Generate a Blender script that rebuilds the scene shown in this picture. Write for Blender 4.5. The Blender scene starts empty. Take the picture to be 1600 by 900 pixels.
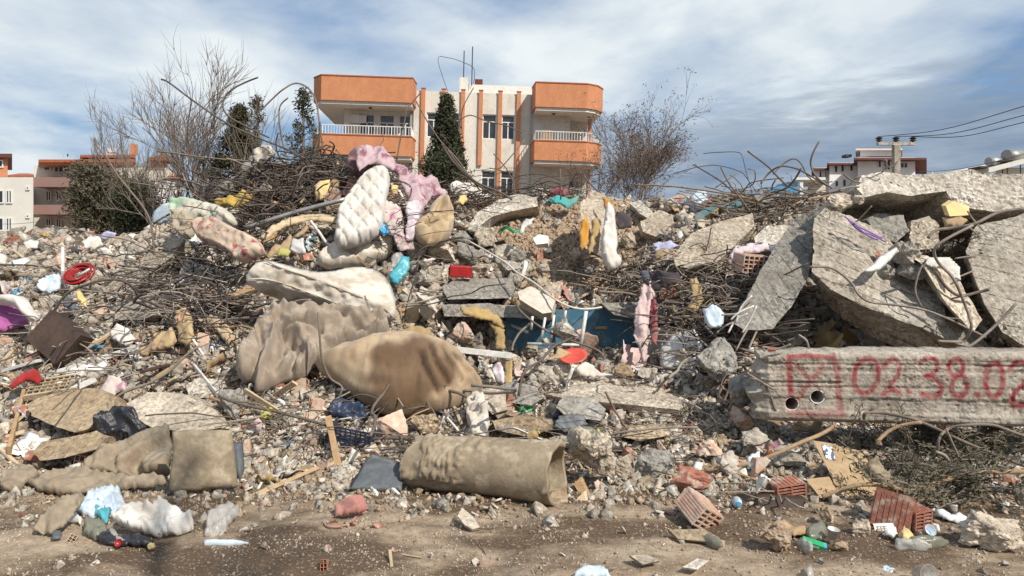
import bpy, bmesh, math, random
import numpy as np
from mathutils import Vector, Matrix, noise, geometry, Euler
from mathutils.bvhtree import BVHTree
random.seed(7); np.random.seed(7)
R = math.radians
scene = bpy.context.scene
col = scene.collection
# ------------------------------------------------------------ camera, exposure
F, CX, HY, EYE = 1155.0, 800.0, 400.0, 1.6      # focal length in photo pixels, centre column, horizon row, eye height
cam = bpy.data.cameras.new('camera'); co = bpy.data.objects.new('camera', cam); col.objects.link(co)
co.location = (0, 0, EYE); co.rotation_euler = (R(90), 0, 0)
cam.sensor_width = 36; cam.lens = 36 * F / 1600; cam.shift_y = -(450 - HY) / 1600; cam.clip_end = 3000; cam.clip_start = .05
scene.camera = co
scene.view_settings.view_transform = 'Standard'; scene.view_settings.look = 'None'
scene.view_settings.exposure = 0.0; scene.view_settings.gamma = 1
# ------------------------------------------------------------ sun and sky
SUN_AZ, SUN_EL = 42.0, 43.0                     # sun behind the camera, to the right
sd = Vector((math.sin(R(SUN_AZ)) * math.cos(R(SUN_EL)), -math.cos(R(SUN_AZ)) * math.cos(R(SUN_EL)), math.sin(R(SUN_EL))))
sun = bpy.data.lights.new('sun', 'SUN'); sun.energy = 5.0; sun.angle = R(.55); sun.color = (1, .93, .83)
so = bpy.data.objects.new('sun', sun); col.objects.link(so); so.rotation_euler = sd.to_track_quat('Z', 'Y').to_euler(); so.location = (12, -12, 20)
w = bpy.data.worlds.new('World'); scene.world = w; w.use_nodes = True
nt = w.node_tree; nt.nodes.clear()
def N(t, ty, **kw):
    n = t.nodes.new(ty)
    for k, v in kw.items():
        if isinstance(v, (int, float, str, bool)) or k in ('operation',): setattr(n, k, v)
    return n
def ramp(t, fac, stops, interp='LINEAR'):
    r = t.nodes.new('ShaderNodeValToRGB'); r.color_ramp.interpolation = interp
    e = r.color_ramp.elements
    while len(e) < len(stops): e.new(.5)
    for i, (p, c) in enumerate(stops):
        e[i].position = p; e[i].color = (c, c, c, 1) if isinstance(c, (int, float)) else (*c, 1)
    t.links.new(fac, r.inputs[0]); return r.outputs[0]
def mathn(t, op, a, b=None, clamp=False):
    m = t.nodes.new('ShaderNodeMath'); m.operation = op; m.use_clamp = clamp
    for i, x in enumerate((a, b)):
        if x is None: continue
        if isinstance(x, (int, float)): m.inputs[i].default_value = x
        else: t.links.new(x, m.inputs[i])
    return m.outputs[0]
def mixc(t, fac, a, b, blend='MIX'):
    m = t.nodes.new('ShaderNodeMix'); m.data_type = 'RGBA'; m.blend_type = blend
    for i, x in ((0, fac), (6, a), (7, b)):
        if isinstance(x, (int, float)): m.inputs[i].default_value = x
        elif isinstance(x, tuple): m.inputs[i].default_value = (*x, 1)
        else: t.links.new(x, m.inputs[i])
    return m.outputs[2]
def noisen(t, vec, scale, detail=4, rough=.55, dist=0):
    n = t.nodes.new('ShaderNodeTexNoise'); n.inputs['Scale'].default_value = scale; n.inputs['Detail'].default_value = detail
    n.inputs['Roughness'].default_value = rough; n.inputs['Distortion'].default_value = dist
    if vec is not None: t.links.new(vec, n.inputs['Vector'])
    return n.outputs['Fac']
def mapping(t, vec, scale=(1, 1, 1), rot=(0, 0, 0), loc=(0, 0, 0)):
    m = t.nodes.new('ShaderNodeMapping'); m.inputs['Scale'].default_value = scale; m.inputs['Rotation'].default_value = rot; m.inputs['Location'].default_value = loc
    t.links.new(vec, m.inputs['Vector']); return m.outputs[0]
sky = nt.nodes.new('ShaderNodeTexSky'); sky.sky_type = 'NISHITA'; sky.sun_disc = False
sky.sun_elevation = R(SUN_EL); sky.sun_rotation = R(180 - SUN_AZ); sky.air_density = 1.1; sky.dust_density = 1.2; sky.ozone_density = 1.5
tc = nt.nodes.new('ShaderNodeTexCoord'); gen = tc.outputs['Generated']
sep = nt.nodes.new('ShaderNodeSeparateXYZ'); nt.links.new(gen, sep.inputs[0])
zc = mathn(nt, 'MAXIMUM', sep.outputs[2], 0.0)
den = mathn(nt, 'ADD', zc, .16)
comb = nt.nodes.new('ShaderNodeCombineXYZ')
nt.links.new(mathn(nt, 'DIVIDE', sep.outputs[0], den), comb.inputs[0]); nt.links.new(mathn(nt, 'DIVIDE', sep.outputs[1], den), comb.inputs[1])
cv = comb.outputs[0]                             # cloud-layer coordinates
n1 = noisen(nt, mapping(nt, cv, (.6, .42, 1), (0, 0, .25), (3.1, 1.3, 0)), 1.0, 8, .56, .25)
n2 = noisen(nt, mapping(nt, cv, (1.5, 1.3, 1), (0, 0, -.3), (7.7, 2, 4)), 1.2, 7, .5, .3)
n3 = noisen(nt, mapping(nt, gen, (4, 4, 22), (0, 0, 0), (0, .3, .7)), 1.6, 7, .6, .3)
veil = ramp(nt, mathn(nt, 'ADD', mathn(nt, 'MULTIPLY', n1, .72), mathn(nt, 'MULTIPLY', n2, .28)), [(.43, .0), (.505, .6), (.57, 1.0)])
base = nt.nodes.new('ShaderNodeMix')
skyc = mixc(nt, .5, sky.outputs[0], (1.9, 3.5, 6.4))
hi = mixc(nt, ramp(nt, n2, [(.3, 0), (.75, 1)]), (6.0, 6.8, 7.5), (8.8, 9.3, 9.4))
c1 = mixc(nt, veil, skyc, hi)
# slate grey-blue bank low over the horizon, its ragged top at ten to fourteen degrees
el = sep.outputs[2]
lowtop = mathn(nt, 'ADD', mathn(nt, 'MULTIPLY', mathn(nt, 'SUBTRACT', n3, .5), .28), mathn(nt, 'ADD', mathn(nt, 'MULTIPLY', sep.outputs[0], .16), .155))
lowm = ramp(nt, mathn(nt, 'SUBTRACT', lowtop, el), [(.0, 0), (.06, .88)])
lowc = mixc(nt, ramp(nt, n3, [(.35, 0), (.7, 1)]), (1.9, 2.6, 3.7), (4.0, 4.8, 5.8))
c2 = mixc(nt, lowm, c1, lowc)
bg = nt.nodes.new('ShaderNodeBackground'); bg.inputs['Strength'].default_value = .105
wo = nt.nodes.new('ShaderNodeOutputWorld'); nt.links.new(c2, bg.inputs[0]); nt.links.new(bg.outputs[0], wo.inputs[0])

# ------------------------------------------------------------ materials
def new_mat(name):
    m = bpy.data.materials.new(name); m.use_nodes = True
    t = m.node_tree; b = t.nodes['Principled BSDF']; return m, t, b
def mk(name, a, b, scale=4, rough=.9, bump=.3, bscale=25, speck=None, sscale=40, samt=.5, paint=None, rnd=.14, metal=0, alpha=1, trans=0, stretch=(1, 1, 1), bdist=.02, spec=.3, pat=None, sheen=0, obj=False, con=.45, agg=0, lines=None):
    m, t, p = new_mat(name)
    if obj: pos = t.nodes.new('ShaderNodeTexCoord').outputs['Object']
    else: pos = t.nodes.new('ShaderNodeNewGeometry').outputs['Position']
    v = mapping(t, pos, stretch)
    n = noisen(t, v, scale, 6, .6)
    c = mixc(t, ramp(t, n, [(.32, 0), (.68, 1)]), a, b)
    nf = noisen(t, v, bscale, 5, .65)
    if speck:
        s = ramp(t, noisen(t, pos, sscale, 3, .6), [(.52, 0), (.62, samt)])
        c = mixc(t, s, c, speck)
    c = mixc(t, con, c, mixc(t, 1, c, ramp(t, nf, [(.25, .45), (.75, 1.35)]), 'MULTIPLY'))
    hgt = nf
    if agg:
        vo = t.nodes.new('ShaderNodeTexVoronoi'); vo.inputs['Scale'].default_value = 42; t.links.new(pos, vo.inputs['Vector'])
        sp = t.nodes.new('ShaderNodeSeparateColor'); t.links.new(vo.outputs['Color'], sp.inputs[0])
        rough_zone = ramp(t, noisen(t, pos, 2.1, 4, .6), [(.46, .15), (.6, 1)])
        c = mixc(t, mathn(t, 'MULTIPLY', rough_zone, agg), c, mixc(t, 1, c, ramp(t, sp.outputs[0], [(0, .42), (.5, 1), (1, 1.45)]), 'MULTIPLY'))
        st = ramp(t, noisen(t, mapping(t, pos, (1, 1, .6)), 1.3, 5, .65), [(.42, 0), (.66, .55)])
        c = mixc(t, st, c, mixc(t, 1, c, (.62, .55, .47), 'MULTIPLY'))
        hgt = mathn(t, 'ADD', nf, mathn(t, 'MULTIPLY', mathn(t, 'MULTIPLY', vo.outputs['Distance'], rough_zone), .6))
    if lines:
        ax, sp_ = lines; dt = t.nodes.new('ShaderNodeVectorMath'); dt.operation = 'DOT_PRODUCT'; t.links.new(pos, dt.inputs[0]); dt.inputs[1].default_value = Vector(ax).normalized()
        fr = mathn(t, 'FRACT', mathn(t, 'ADD', mathn(t, 'DIVIDE', dt.outputs['Value'], sp_), mathn(t, 'MULTIPLY', noisen(t, pos, 3, 3), .22)))
        g = ramp(t, fr, [(0, 0), (.035, 1), (.93, 1), (1, 0)])
        brk = ramp(t, noisen(t, pos, 9, 3), [(.42, 0), (.52, 1)])
        gm = mathn(t, 'MAXIMUM', g, mathn(t, 'MULTIPLY', brk, .75))
        hgt = mathn(t, 'ADD', mathn(t, 'MULTIPLY', gm, 1.1), hgt)
        c = mixc(t, mathn(t, 'SUBTRACT', 1, gm, True), c, mixc(t, 1, c, (.42, .38, .33), 'MULTIPLY'))
    if pat: c = pat(t, pos, c)
    if paint:
        at = t.nodes.new('ShaderNodeAttribute'); at.attribute_name = 'paint'
        pn = mathn(t, 'MULTIPLY', at.outputs['Fac'], ramp(t, nf, [(.3, .88), (.6, 1)]))
        c = mixc(t, pn, c, paint)
    if rnd:
        oi = t.nodes.new('ShaderNodeObjectInfo')
        k = mathn(t, 'ADD', mathn(t, 'MULTIPLY', oi.outputs['Random'], 2 * rnd), 1 - rnd)
        hs = t.nodes.new('ShaderNodeHueSaturation'); t.links.new(c, hs.inputs['Color']); t.links.new(k, hs.inputs['Value'])
        c = hs.outputs[0]
    t.links.new(c, p.inputs['Base Color'])
    p.inputs['Roughness'].default_value = rough; p.inputs['Metallic'].default_value = metal; p.inputs['Specular IOR Level'].default_value = spec
    if alpha < 1: p.inputs['Alpha'].default_value = alpha
    if trans: p.inputs['Transmission Weight'].default_value = trans; p.inputs['IOR'].default_value = 1.25
    if sheen: p.inputs['Sheen Weight'].default_value = sheen
    if bump:
        bn = t.nodes.new('ShaderNodeBump'); bn.inputs['Strength'].default_value = bump; bn.inputs['Distance'].default_value = bdist
        t.links.new(hgt, bn.inputs['Height']); t.links.new(bn.outputs[0], p.inputs['Normal'])
    return m
MT = {}
def concrete(name, a, b, **k):
    kk = dict(scale=3, rough=.93, bump=.7, bscale=22, speck=(.13, .11, .09), sscale=28, samt=.45, bdist=.03, con=.85, agg=.8); kk.update(k)
    MT[name] = mk(name, a, b, **kk)
concrete('concrete', (.56, .51, .43), (.33, .3, .25))
concrete('concrete_dusty', (.62, .54, .43), (.42, .355, .275))
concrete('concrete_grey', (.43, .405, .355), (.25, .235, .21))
concrete('concrete_pale', (.68, .62, .53), (.46, .415, .345))
concrete('concrete_beam', (.49, .44, .37), (.37, .33, .275), paint=(.26, .03, .038), rnd=0, bump=.45, agg=.3, con=.4)
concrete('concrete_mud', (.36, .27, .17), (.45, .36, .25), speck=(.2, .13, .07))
concrete('concrete_form', (.56, .51, .43), (.33, .3, .25), lines=((.42, .12, 1), .115), rnd=0)
concrete('concrete_form_grey', (.35, .33, .29), (.2, .188, .168), lines=((1, -.2, .52), .13), rnd=0)
concrete('concrete_form_pale', (.5, .46, .39), (.33, .3, .25), lines=((.25, .2, 1), .14), rnd=0)
def P_(name, *a, **k): MT[name] = mk(name, *a, **k)
P_('brick', (.40, .165, .11), (.30, .125, .085), 9, speck=(.5, .42, .34), sscale=14, samt=.7, rnd=.22, bump=.5)
P_('brick_pale', (.50, .31, .22), (.56, .42, .33), 9, speck=(.5, .45, .38), sscale=18, samt=.6, rnd=.2, bump=.5)
P_('plaster', (.62, .57, .49), (.5, .44, .36), 8, rnd=.15, bump=.3)
P_('plaster_white', (.74, .72, .68), (.64, .6, .53), 8, rnd=.1, bump=.2)
P_('wood', (.42, .28, .15), (.3, .19, .1), 6, stretch=(1, 1, 6), rnd=.25, bump=.4, obj=True)
P_('wood_dark', (.085, .055, .04), (.05, .035, .028), 6, rough=.6, rnd=.1, bump=.2)
P_('wood_pale', (.55, .43, .28), (.45, .34, .22), 6, rnd=.2, bump=.3)
P_('bark', (.16, .12, .09), (.1, .075, .055), 14, stretch=(1, 1, .3), rnd=.1, bump=.7)
P_('twig', (.23, .19, .165), (.16, .13, .11), 8, rnd=.12, bump=.2)
P_('twig_light', (.31, .27, .23), (.22, .185, .155), 8, rnd=.1, bump=.2)
P_('branch_tan', (.40, .28, .17), (.28, .19, .11), 12, rnd=.1, bump=.5)
P_('rust', (.115, .085, .065), (.19, .155, .125), 11, rough=.8, rnd=.3, bump=.5, bscale=60, bdist=.004)
P_('rust_pale', (.31, .265, .22), (.2, .165, .13), 11, rough=.8, rnd=.25, bump=.4, bscale=60, bdist=.004)
P_('rust_dark', (.065, .055, .05), (.11, .09, .08), 11, rough=.8, rnd=.3, bump=.4)
P_('metal_grey', (.42, .41, .39), (.32, .3, .28), 8, rough=.45, metal=.5, rnd=.1, bump=.1)
P_('metal_white', (.72, .70, .66), (.58, .54, .48), 12, rough=.5, rnd=.05, bump=.1)
P_('soil_pile', (.45, .335, .23), (.35, .25, .165), 7, speck=(.5, .42, .33), sscale=30, samt=.6, rnd=.1, bump=.8, bdist=.05)
def dust_pat(t, pos, c):
    k = ramp(t, noisen(t, pos, 2.6, 6, .65, .4), [(.47, 0), (.64, .42)])
    return mixc(t, k, c, (.27, .21, .15))
def cloth(name, a, b, **k):
    kk = dict(scale=5, rough=.95, bump=.3, bscale=110, rnd=.05, bdist=.005, sheen=.15, spec=.15, pat=dust_pat, con=.3); kk.update(k); MT[name] = mk(name, a, b, **kk)
cloth('mattress_white', (.70, .65, .57), (.60, .54, .45), speck=(.36, .28, .19), sscale=4, samt=.55)
cloth('mattress_piping', (.42, .38, .31), (.3, .26, .2))
cloth('blanket_taupe', (.36, .295, .235), (.25, .2, .15), speck=(.46, .39, .31), sscale=6, samt=.6)
cloth('bag_tan', (.50, .385, .26), (.40, .29, .18), paint=(.10, .055, .028), speck=(.3, .2, .12), sscale=6, samt=.4)
cloth('sack_tan', (.50, .39, .25), (.42, .31, .19), speck=(.3, .2, .12), sscale=5, samt=.5)
cloth('sheet_pink', (.50, .40, .40), (.43, .27, .32), scale=6, speck=(.20, .07, .11), sscale=6, samt=.85)
cloth('sheet_burgundy', (.14, .06, .075), (.21, .11, .12), speck=(.5, .4, .4), sscale=9, samt=.4)
cloth('sheet_white', (.70, .67, .62), (.6, .55, .49))
cloth('sheet_lilac', (.60, .52, .57), (.68, .62, .62), speck=(.45, .25, .4), sscale=12)
cloth('cloth_magenta', (.42, .13, .33), (.34, .09, .26))
cloth('cloth_red', (.40, .03, .03), (.28, .025, .025))
cloth('cloth_orange', (.58, .29, .05), (.45, .2, .03))
cloth('cloth_ochre', (.45, .32, .14), (.34, .23, .10))
cloth('cloth_turquoise', (.03, .36, .36), (.05, .45, .42))
cloth('cloth_teal', (.07, .15, .17), (.12, .21, .22))
cloth('cloth_navy', (.035, .05, .10), (.07, .085, .14))
cloth('cloth_slate', (.10, .14, .19), (.16, .2, .25), bscale=60)
cloth('cloth_dark', (.035, .03, .035), (.07, .055, .06))
cloth('cloth_rose', (.36, .10, .12), (.28, .07, .09))
cloth('cloth_pale_pink', (.66, .5, .47), (.58, .42, .39))
cloth('cloth_salmon', (.50, .24, .20), (.42, .19, .16))
cloth('cloth_lavender', (.42, .42, .62), (.55, .55, .7))
cloth('cloth_olive', (.30, .29, .12), (.45, .42, .12))
cloth('floral_red', (.56, .47, .35), (.5, .38, .29), speck=(.34, .06, .08), sscale=11, samt=.95, rnd=0)
cloth('floral_green', (.58, .55, .46), (.5, .46, .37), speck=(.25, .5, .32), sscale=4, samt=.9, rnd=0)
cloth('floral_white', (.58, .54, .5), (.54, .47, .41), speck=(.5, .2, .33), sscale=13, samt=.9, rnd=0)
cloth('floral_tan', (.52, .39, .2), (.45, .33, .17), speck=(.28, .15, .12), sscale=12, samt=.8, rnd=0)
cloth('foam_yellow', (.56, .38, .08), (.46, .28, .05), bump=.9, bscale=16, bdist=.04)
cloth('foam_pale', (.74, .58, .27), (.66, .47, .2))
cloth('wool_cream', (.55, .48, .37), (.38, .3, .2), bump=1, bscale=22, bdist=.04)
cloth('fringe', (.62, .57, .5), (.48, .43, .36))
P_('tarp', (.33, .27, .195), (.25, .2, .14), 5, rough=.75, speck=(.27, .19, .12), sscale=5, samt=.5, rnd=.05, bump=.3)
P_('carpet_roll', (.36, .29, .2), (.25, .195, .13), 4, speck=(.47, .39, .28), sscale=7, samt=.7, rnd=0, bump=.4, bdist=.012)
P_('cardboard', (.43, .31, .185), (.35, .245, .14), 3, rough=.85, rnd=.12, bump=.15, speck=(.35, .22, .1), sscale=9, samt=.4)
P_('paper', (.76, .75, .72), (.68, .66, .62), 6, rnd=.05, bump=.1)
P_('plastic_white', (.66, .65, .62), (.55, .53, .49), 6, rough=.45, rnd=.08, bump=.15, spec=.5)
P_('plastic_black', (.012, .012, .014), (.028, .028, .032), 6, rough=.28, rnd=.1, bump=.5, bscale=30, spec=.6)
P_('plastic_blue', (.04, .24, .46), (.06, .3, .5), 6, rough=.4, rnd=.1, bump=.1, spec=.5)
P_('plastic_ice', (.52, .62, .70), (.60, .68, .73), 6, rough=.35, rnd=.05, bump=.2, spec=.5)
P_('plastic_aqua', (.05, .30, .38), (.10, .38, .42), 6, rough=.3, rnd=.05, bump=.2, spec=.5)
P_('plastic_red', (.38, .02, .02), (.3, .02, .018), 6, rough=.35, rnd=.1, bump=.1, spec=.5)
P_('plastic_coral', (.68, .10, .06), (.6, .08, .055), 6, rough=.4, rnd=.05, bump=.1, spec=.5)
P_('plastic_green', (.015, .30, .10), (.02, .38, .13), 6, rough=.4, rnd=.1, bump=.1, spec=.5)
P_('plastic_purple', (.2, .09, .36), (.3, .17, .45), 6, rough=.4, rnd=.1, bump=.1, spec=.5)
P_('plastic_pink', (.6, .25, .32), (.5, .18, .25), 6, rough=.4, rnd=.1, bump=.1)
P_('plastic_yellow', (.5, .47, .09), (.42, .4, .08), 6, rough=.4, rnd=.1, bump=.1)
P_('plastic_grey', (.10, .11, .12), (.15, .16, .165), 6, rough=.5, rnd=.2, bump=.2)
P_('plastic_clear', (.62, .60, .56), (.5, .47, .42), 12, rough=.2, rnd=.05, bump=.4, alpha=.55, spec=.6)
P_('plastic_smoke', (.25, .25, .19), (.2, .2, .15), 12, rough=.2, rnd=.05, bump=.3, alpha=.75, spec=.6)
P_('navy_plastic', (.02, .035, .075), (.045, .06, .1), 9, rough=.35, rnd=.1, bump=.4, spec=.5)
P_('steel_blue_paint', (.045, .135, .205), (.06, .17, .245), 2, rough=.6, rnd=0, bump=.1, speck=(.22, .25, .25), sscale=5, samt=.35)
P_('dark_red_paint', (.13, .035, .03), (.2, .06, .045), 5, rnd=.05)
P_('orange_wall', (.57, .25, .125), (.49, .205, .10), 1.6, stretch=(1.4, 1.4, .35), rough=.85, rnd=0, bump=.05, speck=(.62, .27, .12), sscale=2, samt=.4)
P_('orange_trim', (.42, .13, .055), (.36, .11, .05), 1.2, rnd=0, bump=.05)
P_('cream_wall', (.70, .665, .59), (.61, .57, .495), 1.6, stretch=(1.6, 1.6, .25), rough=.9, rnd=0, bump=.08, speck=(.5, .44, .36), sscale=1.1, samt=.35)
P_('cream_wall_far', (.72, .70, .63), (.64, .61, .54), .8, rnd=0, bump=.05)
P_('pink_wall', (.82, .79, .76), (.76, .72, .69), .8, rnd=0, bump=.05)
P_('mauve_wall', (.31, .195, .175), (.27, .17, .15), .8, rnd=0, bump=.05)
P_('roof_red', (.40, .135, .07), (.30, .10, .06), 3, rnd=.05, bump=.3, bscale=8)
P_('roof_maroon', (.16, .065, .06), (.12, .05, .045), 3, rnd=0, bump=.2)
P_('roof_grey', (.15, .14, .14), (.2, .19, .18), 3, rnd=0, bump=.2)
P_('glass_dark', (.02, .024, .028), (.035, .04, .045), 2, rough=.12, rnd=.1, bump=0, spec=.6)
P_('glass_blue', (.03, .10, .15), (.05, .14, .2), 2, rough=.15, rnd=.1, bump=0, spec=.6)
P_('white_frame', (.78, .78, .76), (.72, .71, .68), 4, rough=.5, rnd=0, bump=0)
P_('dark_metal', (.04, .038, .036), (.06, .055, .05), 4, rough=.6, rnd=0, bump=.1)
P_('leaf_dark', (.038, .046, .024), (.066, .07, .038), 2.2, rough=.8, rnd=.1, bump=0)
P_('leaf_brown', (.075, .068, .035), (.045, .05, .025), 2.2, rough=.85, rnd=.1, bump=0)
P_('leaf_olive', (.17, .145, .095), (.09, .085, .052), 2, rough=.85, rnd=.1, bump=0)
P_('buds', (.17, .10, .07), (.13, .085, .06), 2, rough=.85, rnd=.1, bump=0)
P_('twig_brown', (.20, .165, .135), (.14, .11, .085), 8, rnd=.08, bump=.1)
P_('bird_black', (.02, .02, .02), (.03, .03, .03), 2, rnd=0, bump=0)
P_('cut_wood', (.55, .33, .13), (.45, .25, .09), 14, rnd=0, bump=.2)
P_('blanket_stitch', (.50, .45, .38), (.44, .39, .33), 9, rnd=0, bump=.2)
def print_pat(t, pos, c):                       # printed sticker: dark picture blocks on white
    k = ramp(t, noisen(t, pos, 38, 2, .4), [(.47, 0), (.52, 1)])
    return mixc(t, k, c, (.10, .12, .19))
P_('sticker', (.72, .74, .77), (.66, .68, .7), 6, rnd=0, bump=0, pat=print_pat)

# ground: dusty earth with damp mud patches and pale grit
def ground_mat(name, pale, mud):
    m, t, p = new_mat(name)
    pos = t.nodes.new('ShaderNodeNewGeometry').outputs['Position']
    big = noisen(t, mapping(t, pos, (.55, 1.25, 1), (0, 0, .1), (2.2, .4, 0)), 1.5, 5, .6, .3)
    fine = noisen(t, pos, 16, 6, .7); grit = noisen(t, pos, 55, 4, .7)
    c = mixc(t, ramp(t, big, [(.46, 0), (.6, 1)]), mud, pale)
    c = mixc(t, ramp(t, fine, [(.35, .5), (.65, 0)]), c, tuple(x * .66 for x in mud))
    c = mixc(t, ramp(t, grit, [(.56, 0), (.66, .5)]), c, (.55, .46, .34))
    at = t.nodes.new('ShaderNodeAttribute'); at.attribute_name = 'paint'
    c = mixc(t, at.outputs['Fac'], c, mixc(t, ramp(t, fine, [(.35, 0), (.65, 1)]), (.085, .062, .045), (.17, .125, .09)))  # darker brown under the heap: crevice shade painted into the earth colour
    t.links.new(c, p.inputs['Base Color'])
    t.links.new(ramp(t, big, [(.36, .62), (.5, .95)]), p.inputs['Roughness'])
    h = mathn(t, 'ADD', fine, mathn(t, 'MULTIPLY', grit, .5))
    bn = t.nodes.new('ShaderNodeBump'); bn.inputs['Strength'].default_value = .7; bn.inputs['Distance'].default_value = .016
    t.links.new(h, bn.inputs['Height']); t.links.new(bn.outputs[0], p.inputs['Normal'])
    p.inputs['Specular IOR Level'].default_value = .3
    MT[name] = m
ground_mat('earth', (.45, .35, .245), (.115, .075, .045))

# ------------------------------------------------------------ geometry helpers
def P(u, v, d): return Vector(((u - CX) / F * d, d, EYE - (v - HY) / F * d))   # photo column/row at depth d -> place in the world
ITEMS = []                                       # footprints of the named things (in photo px) so that loose rubble stays off them
def link(name, me, mat=None, parent=None, label=None, cat=None, group=None, kind=None):
    o = bpy.data.objects.new(name, me); col.objects.link(o)
    if mat is not None and me is not None:
        for mm in (mat if isinstance(mat, (list, tuple)) else [mat]): me.materials.append(MT[mm])
    if parent: o.parent = parent
    tag(o, label, cat, group, kind); return o
def tag(o, label=None, cat=None, group=None, kind=None):
    if label: o['label'] = label
    if cat: o['category'] = cat
    if group: o['group'] = group
    if kind: o['kind'] = kind
    return o
def empty(name, loc=(0, 0, 0), label=None, cat=None, group=None):
    o = bpy.data.objects.new(name, None); col.objects.link(o); o.location = loc; o.empty_display_size = .2
    return tag(o, label, cat, group)
def tomesh(bm, name, smooth=False):
    me = bpy.data.meshes.new(name); bm.to_mesh(me); bm.free()
    if smooth: me.polygons.foreach_set('use_smooth', [True] * len(me.polygons))
    return me
def pym(name, v, f, smooth=False):
    me = bpy.data.meshes.new(name); me.from_pydata([tuple(x) for x in v], [], f)
    if smooth: me.polygons.foreach_set('use_smooth', [True] * len(me.polygons))
    me.update(); return me
def centre(o):                                   # put the origin of a thing at the base of its mesh
    me = o.data; n = len(me.vertices); a = np.empty(n * 3); me.vertices.foreach_get('co', a); a = a.reshape(-1, 3)
    c = np.array([(a[:, 0].min() + a[:, 0].max()) / 2, (a[:, 1].min() + a[:, 1].max()) / 2, a[:, 2].min()])
    me.vertices.foreach_set('co', (a - c).ravel()); o.location = c; me.update(); return o
def bx(bm, x0, x1, y0, y1, z0, z1):
    vs = [bm.verts.new(p) for p in ((x0, y0, z0), (x1, y0, z0), (x1, y1, z0), (x0, y1, z0), (x0, y0, z1), (x1, y0, z1), (x1, y1, z1), (x0, y1, z1))]
    for f in ((0, 3, 2, 1), (4, 5, 6, 7), (0, 1, 5, 4), (1, 2, 6, 5), (2, 3, 7, 6), (3, 0, 4, 7)): bm.faces.new([vs[i] for i in f])
    return vs
def box(name, b, mat, parent=None, **k):
    bm = bmesh.new()
    for q in (b if isinstance(b, list) else [b]): bx(bm, *q)
    return link(name, tomesh(bm, name), mat, parent, **k)
def fbm(v, s, o=4):
    return noise.fractal(Vector(v) * s, .9, 2.1, o, noise_basis='PERLIN_ORIGINAL')
def subdiv_to(bm, ml, cap=9):
    for _ in range(cap):
        bmesh.ops.triangulate(bm, faces=bm.faces[:])
        es = [e for e in bm.edges if e.calc_length() > ml]
        if not es: break
        bmesh.ops.subdivide_edges(bm, edges=es, cuts=1)
    bmesh.ops.triangulate(bm, faces=[f for f in bm.faces if len(f.verts) > 3])
def roughen(bm, amp, sc, seed=0, lines=None):
    bm.normal_update(); off = Vector((seed * 3.7, seed * 1.3, seed * 7.1)); mv = []
    for v in bm.verts:
        p = v.co + off
        n = noise.fractal(p * sc, .8, 2.2, 4, noise_basis='PERLIN_ORIGINAL') + .6 * (noise.cell(p * sc * 1.7) - .5) * .5
        n += -.9 * max(0, noise.noise(p * sc * .6) - .22)
        d = amp * n
        if lines: d += lines(v.co)
        mv.append(v.normal * d)
    for v, m in zip(bm.verts, mv): v.co += m
def tube_geo(pts, r, sides=5, taper=1.0, verts=None, faces=None):
    if verts is None: verts, faces = [], []
    n = len(pts); up = Vector((.13, .31, .94)); b0 = len(verts)
    for i, p in enumerate(pts):
        t = (pts[min(i + 1, n - 1)] - pts[max(i - 1, 0)])
        if t.length < 1e-9: t = Vector((0, 0, 1))
        t.normalize(); a = t.cross(up)
        if a.length < 1e-3: a = t.cross(Vector((1, 0, 0)))
        a.normalize(); b = t.cross(a); rr = (r[i] if isinstance(r, (list, tuple)) else r * (1 + (taper - 1) * i / max(n - 1, 1)))
        for k in range(sides):
            an = 2 * math.pi * k / sides
            verts.append(p + a * (rr * math.cos(an)) + b * (rr * math.sin(an)))
    for i in range(n - 1):
        for k in range(sides):
            k2 = (k + 1) % sides
            faces.append((b0 + i * sides + k, b0 + i * sides + k2, b0 + (i + 1) * sides + k2, b0 + (i + 1) * sides + k))
    faces.append(tuple(b0 + k for k in range(sides))[::-1]); faces.append(tuple(b0 + (n - 1) * sides + k for k in range(sides)))
    return verts, faces
def catmull(pts, k=4):
    out = []; n = len(pts)
    for i in range(n - 1):
        p0, p1, p2, p3 = pts[max(i - 1, 0)], pts[i], pts[i + 1], pts[min(i + 2, n - 1)]
        for j in range(k):
            t = j / k
            out.append(.5 * ((2 * p1) + (p2 - p0) * t + (2 * p0 - 5 * p1 + 4 * p2 - p3) * t * t + (3 * p1 - p0 - 3 * p2 + p3) * t ** 3))
    out.append(pts[-1].copy()); return out
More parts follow.
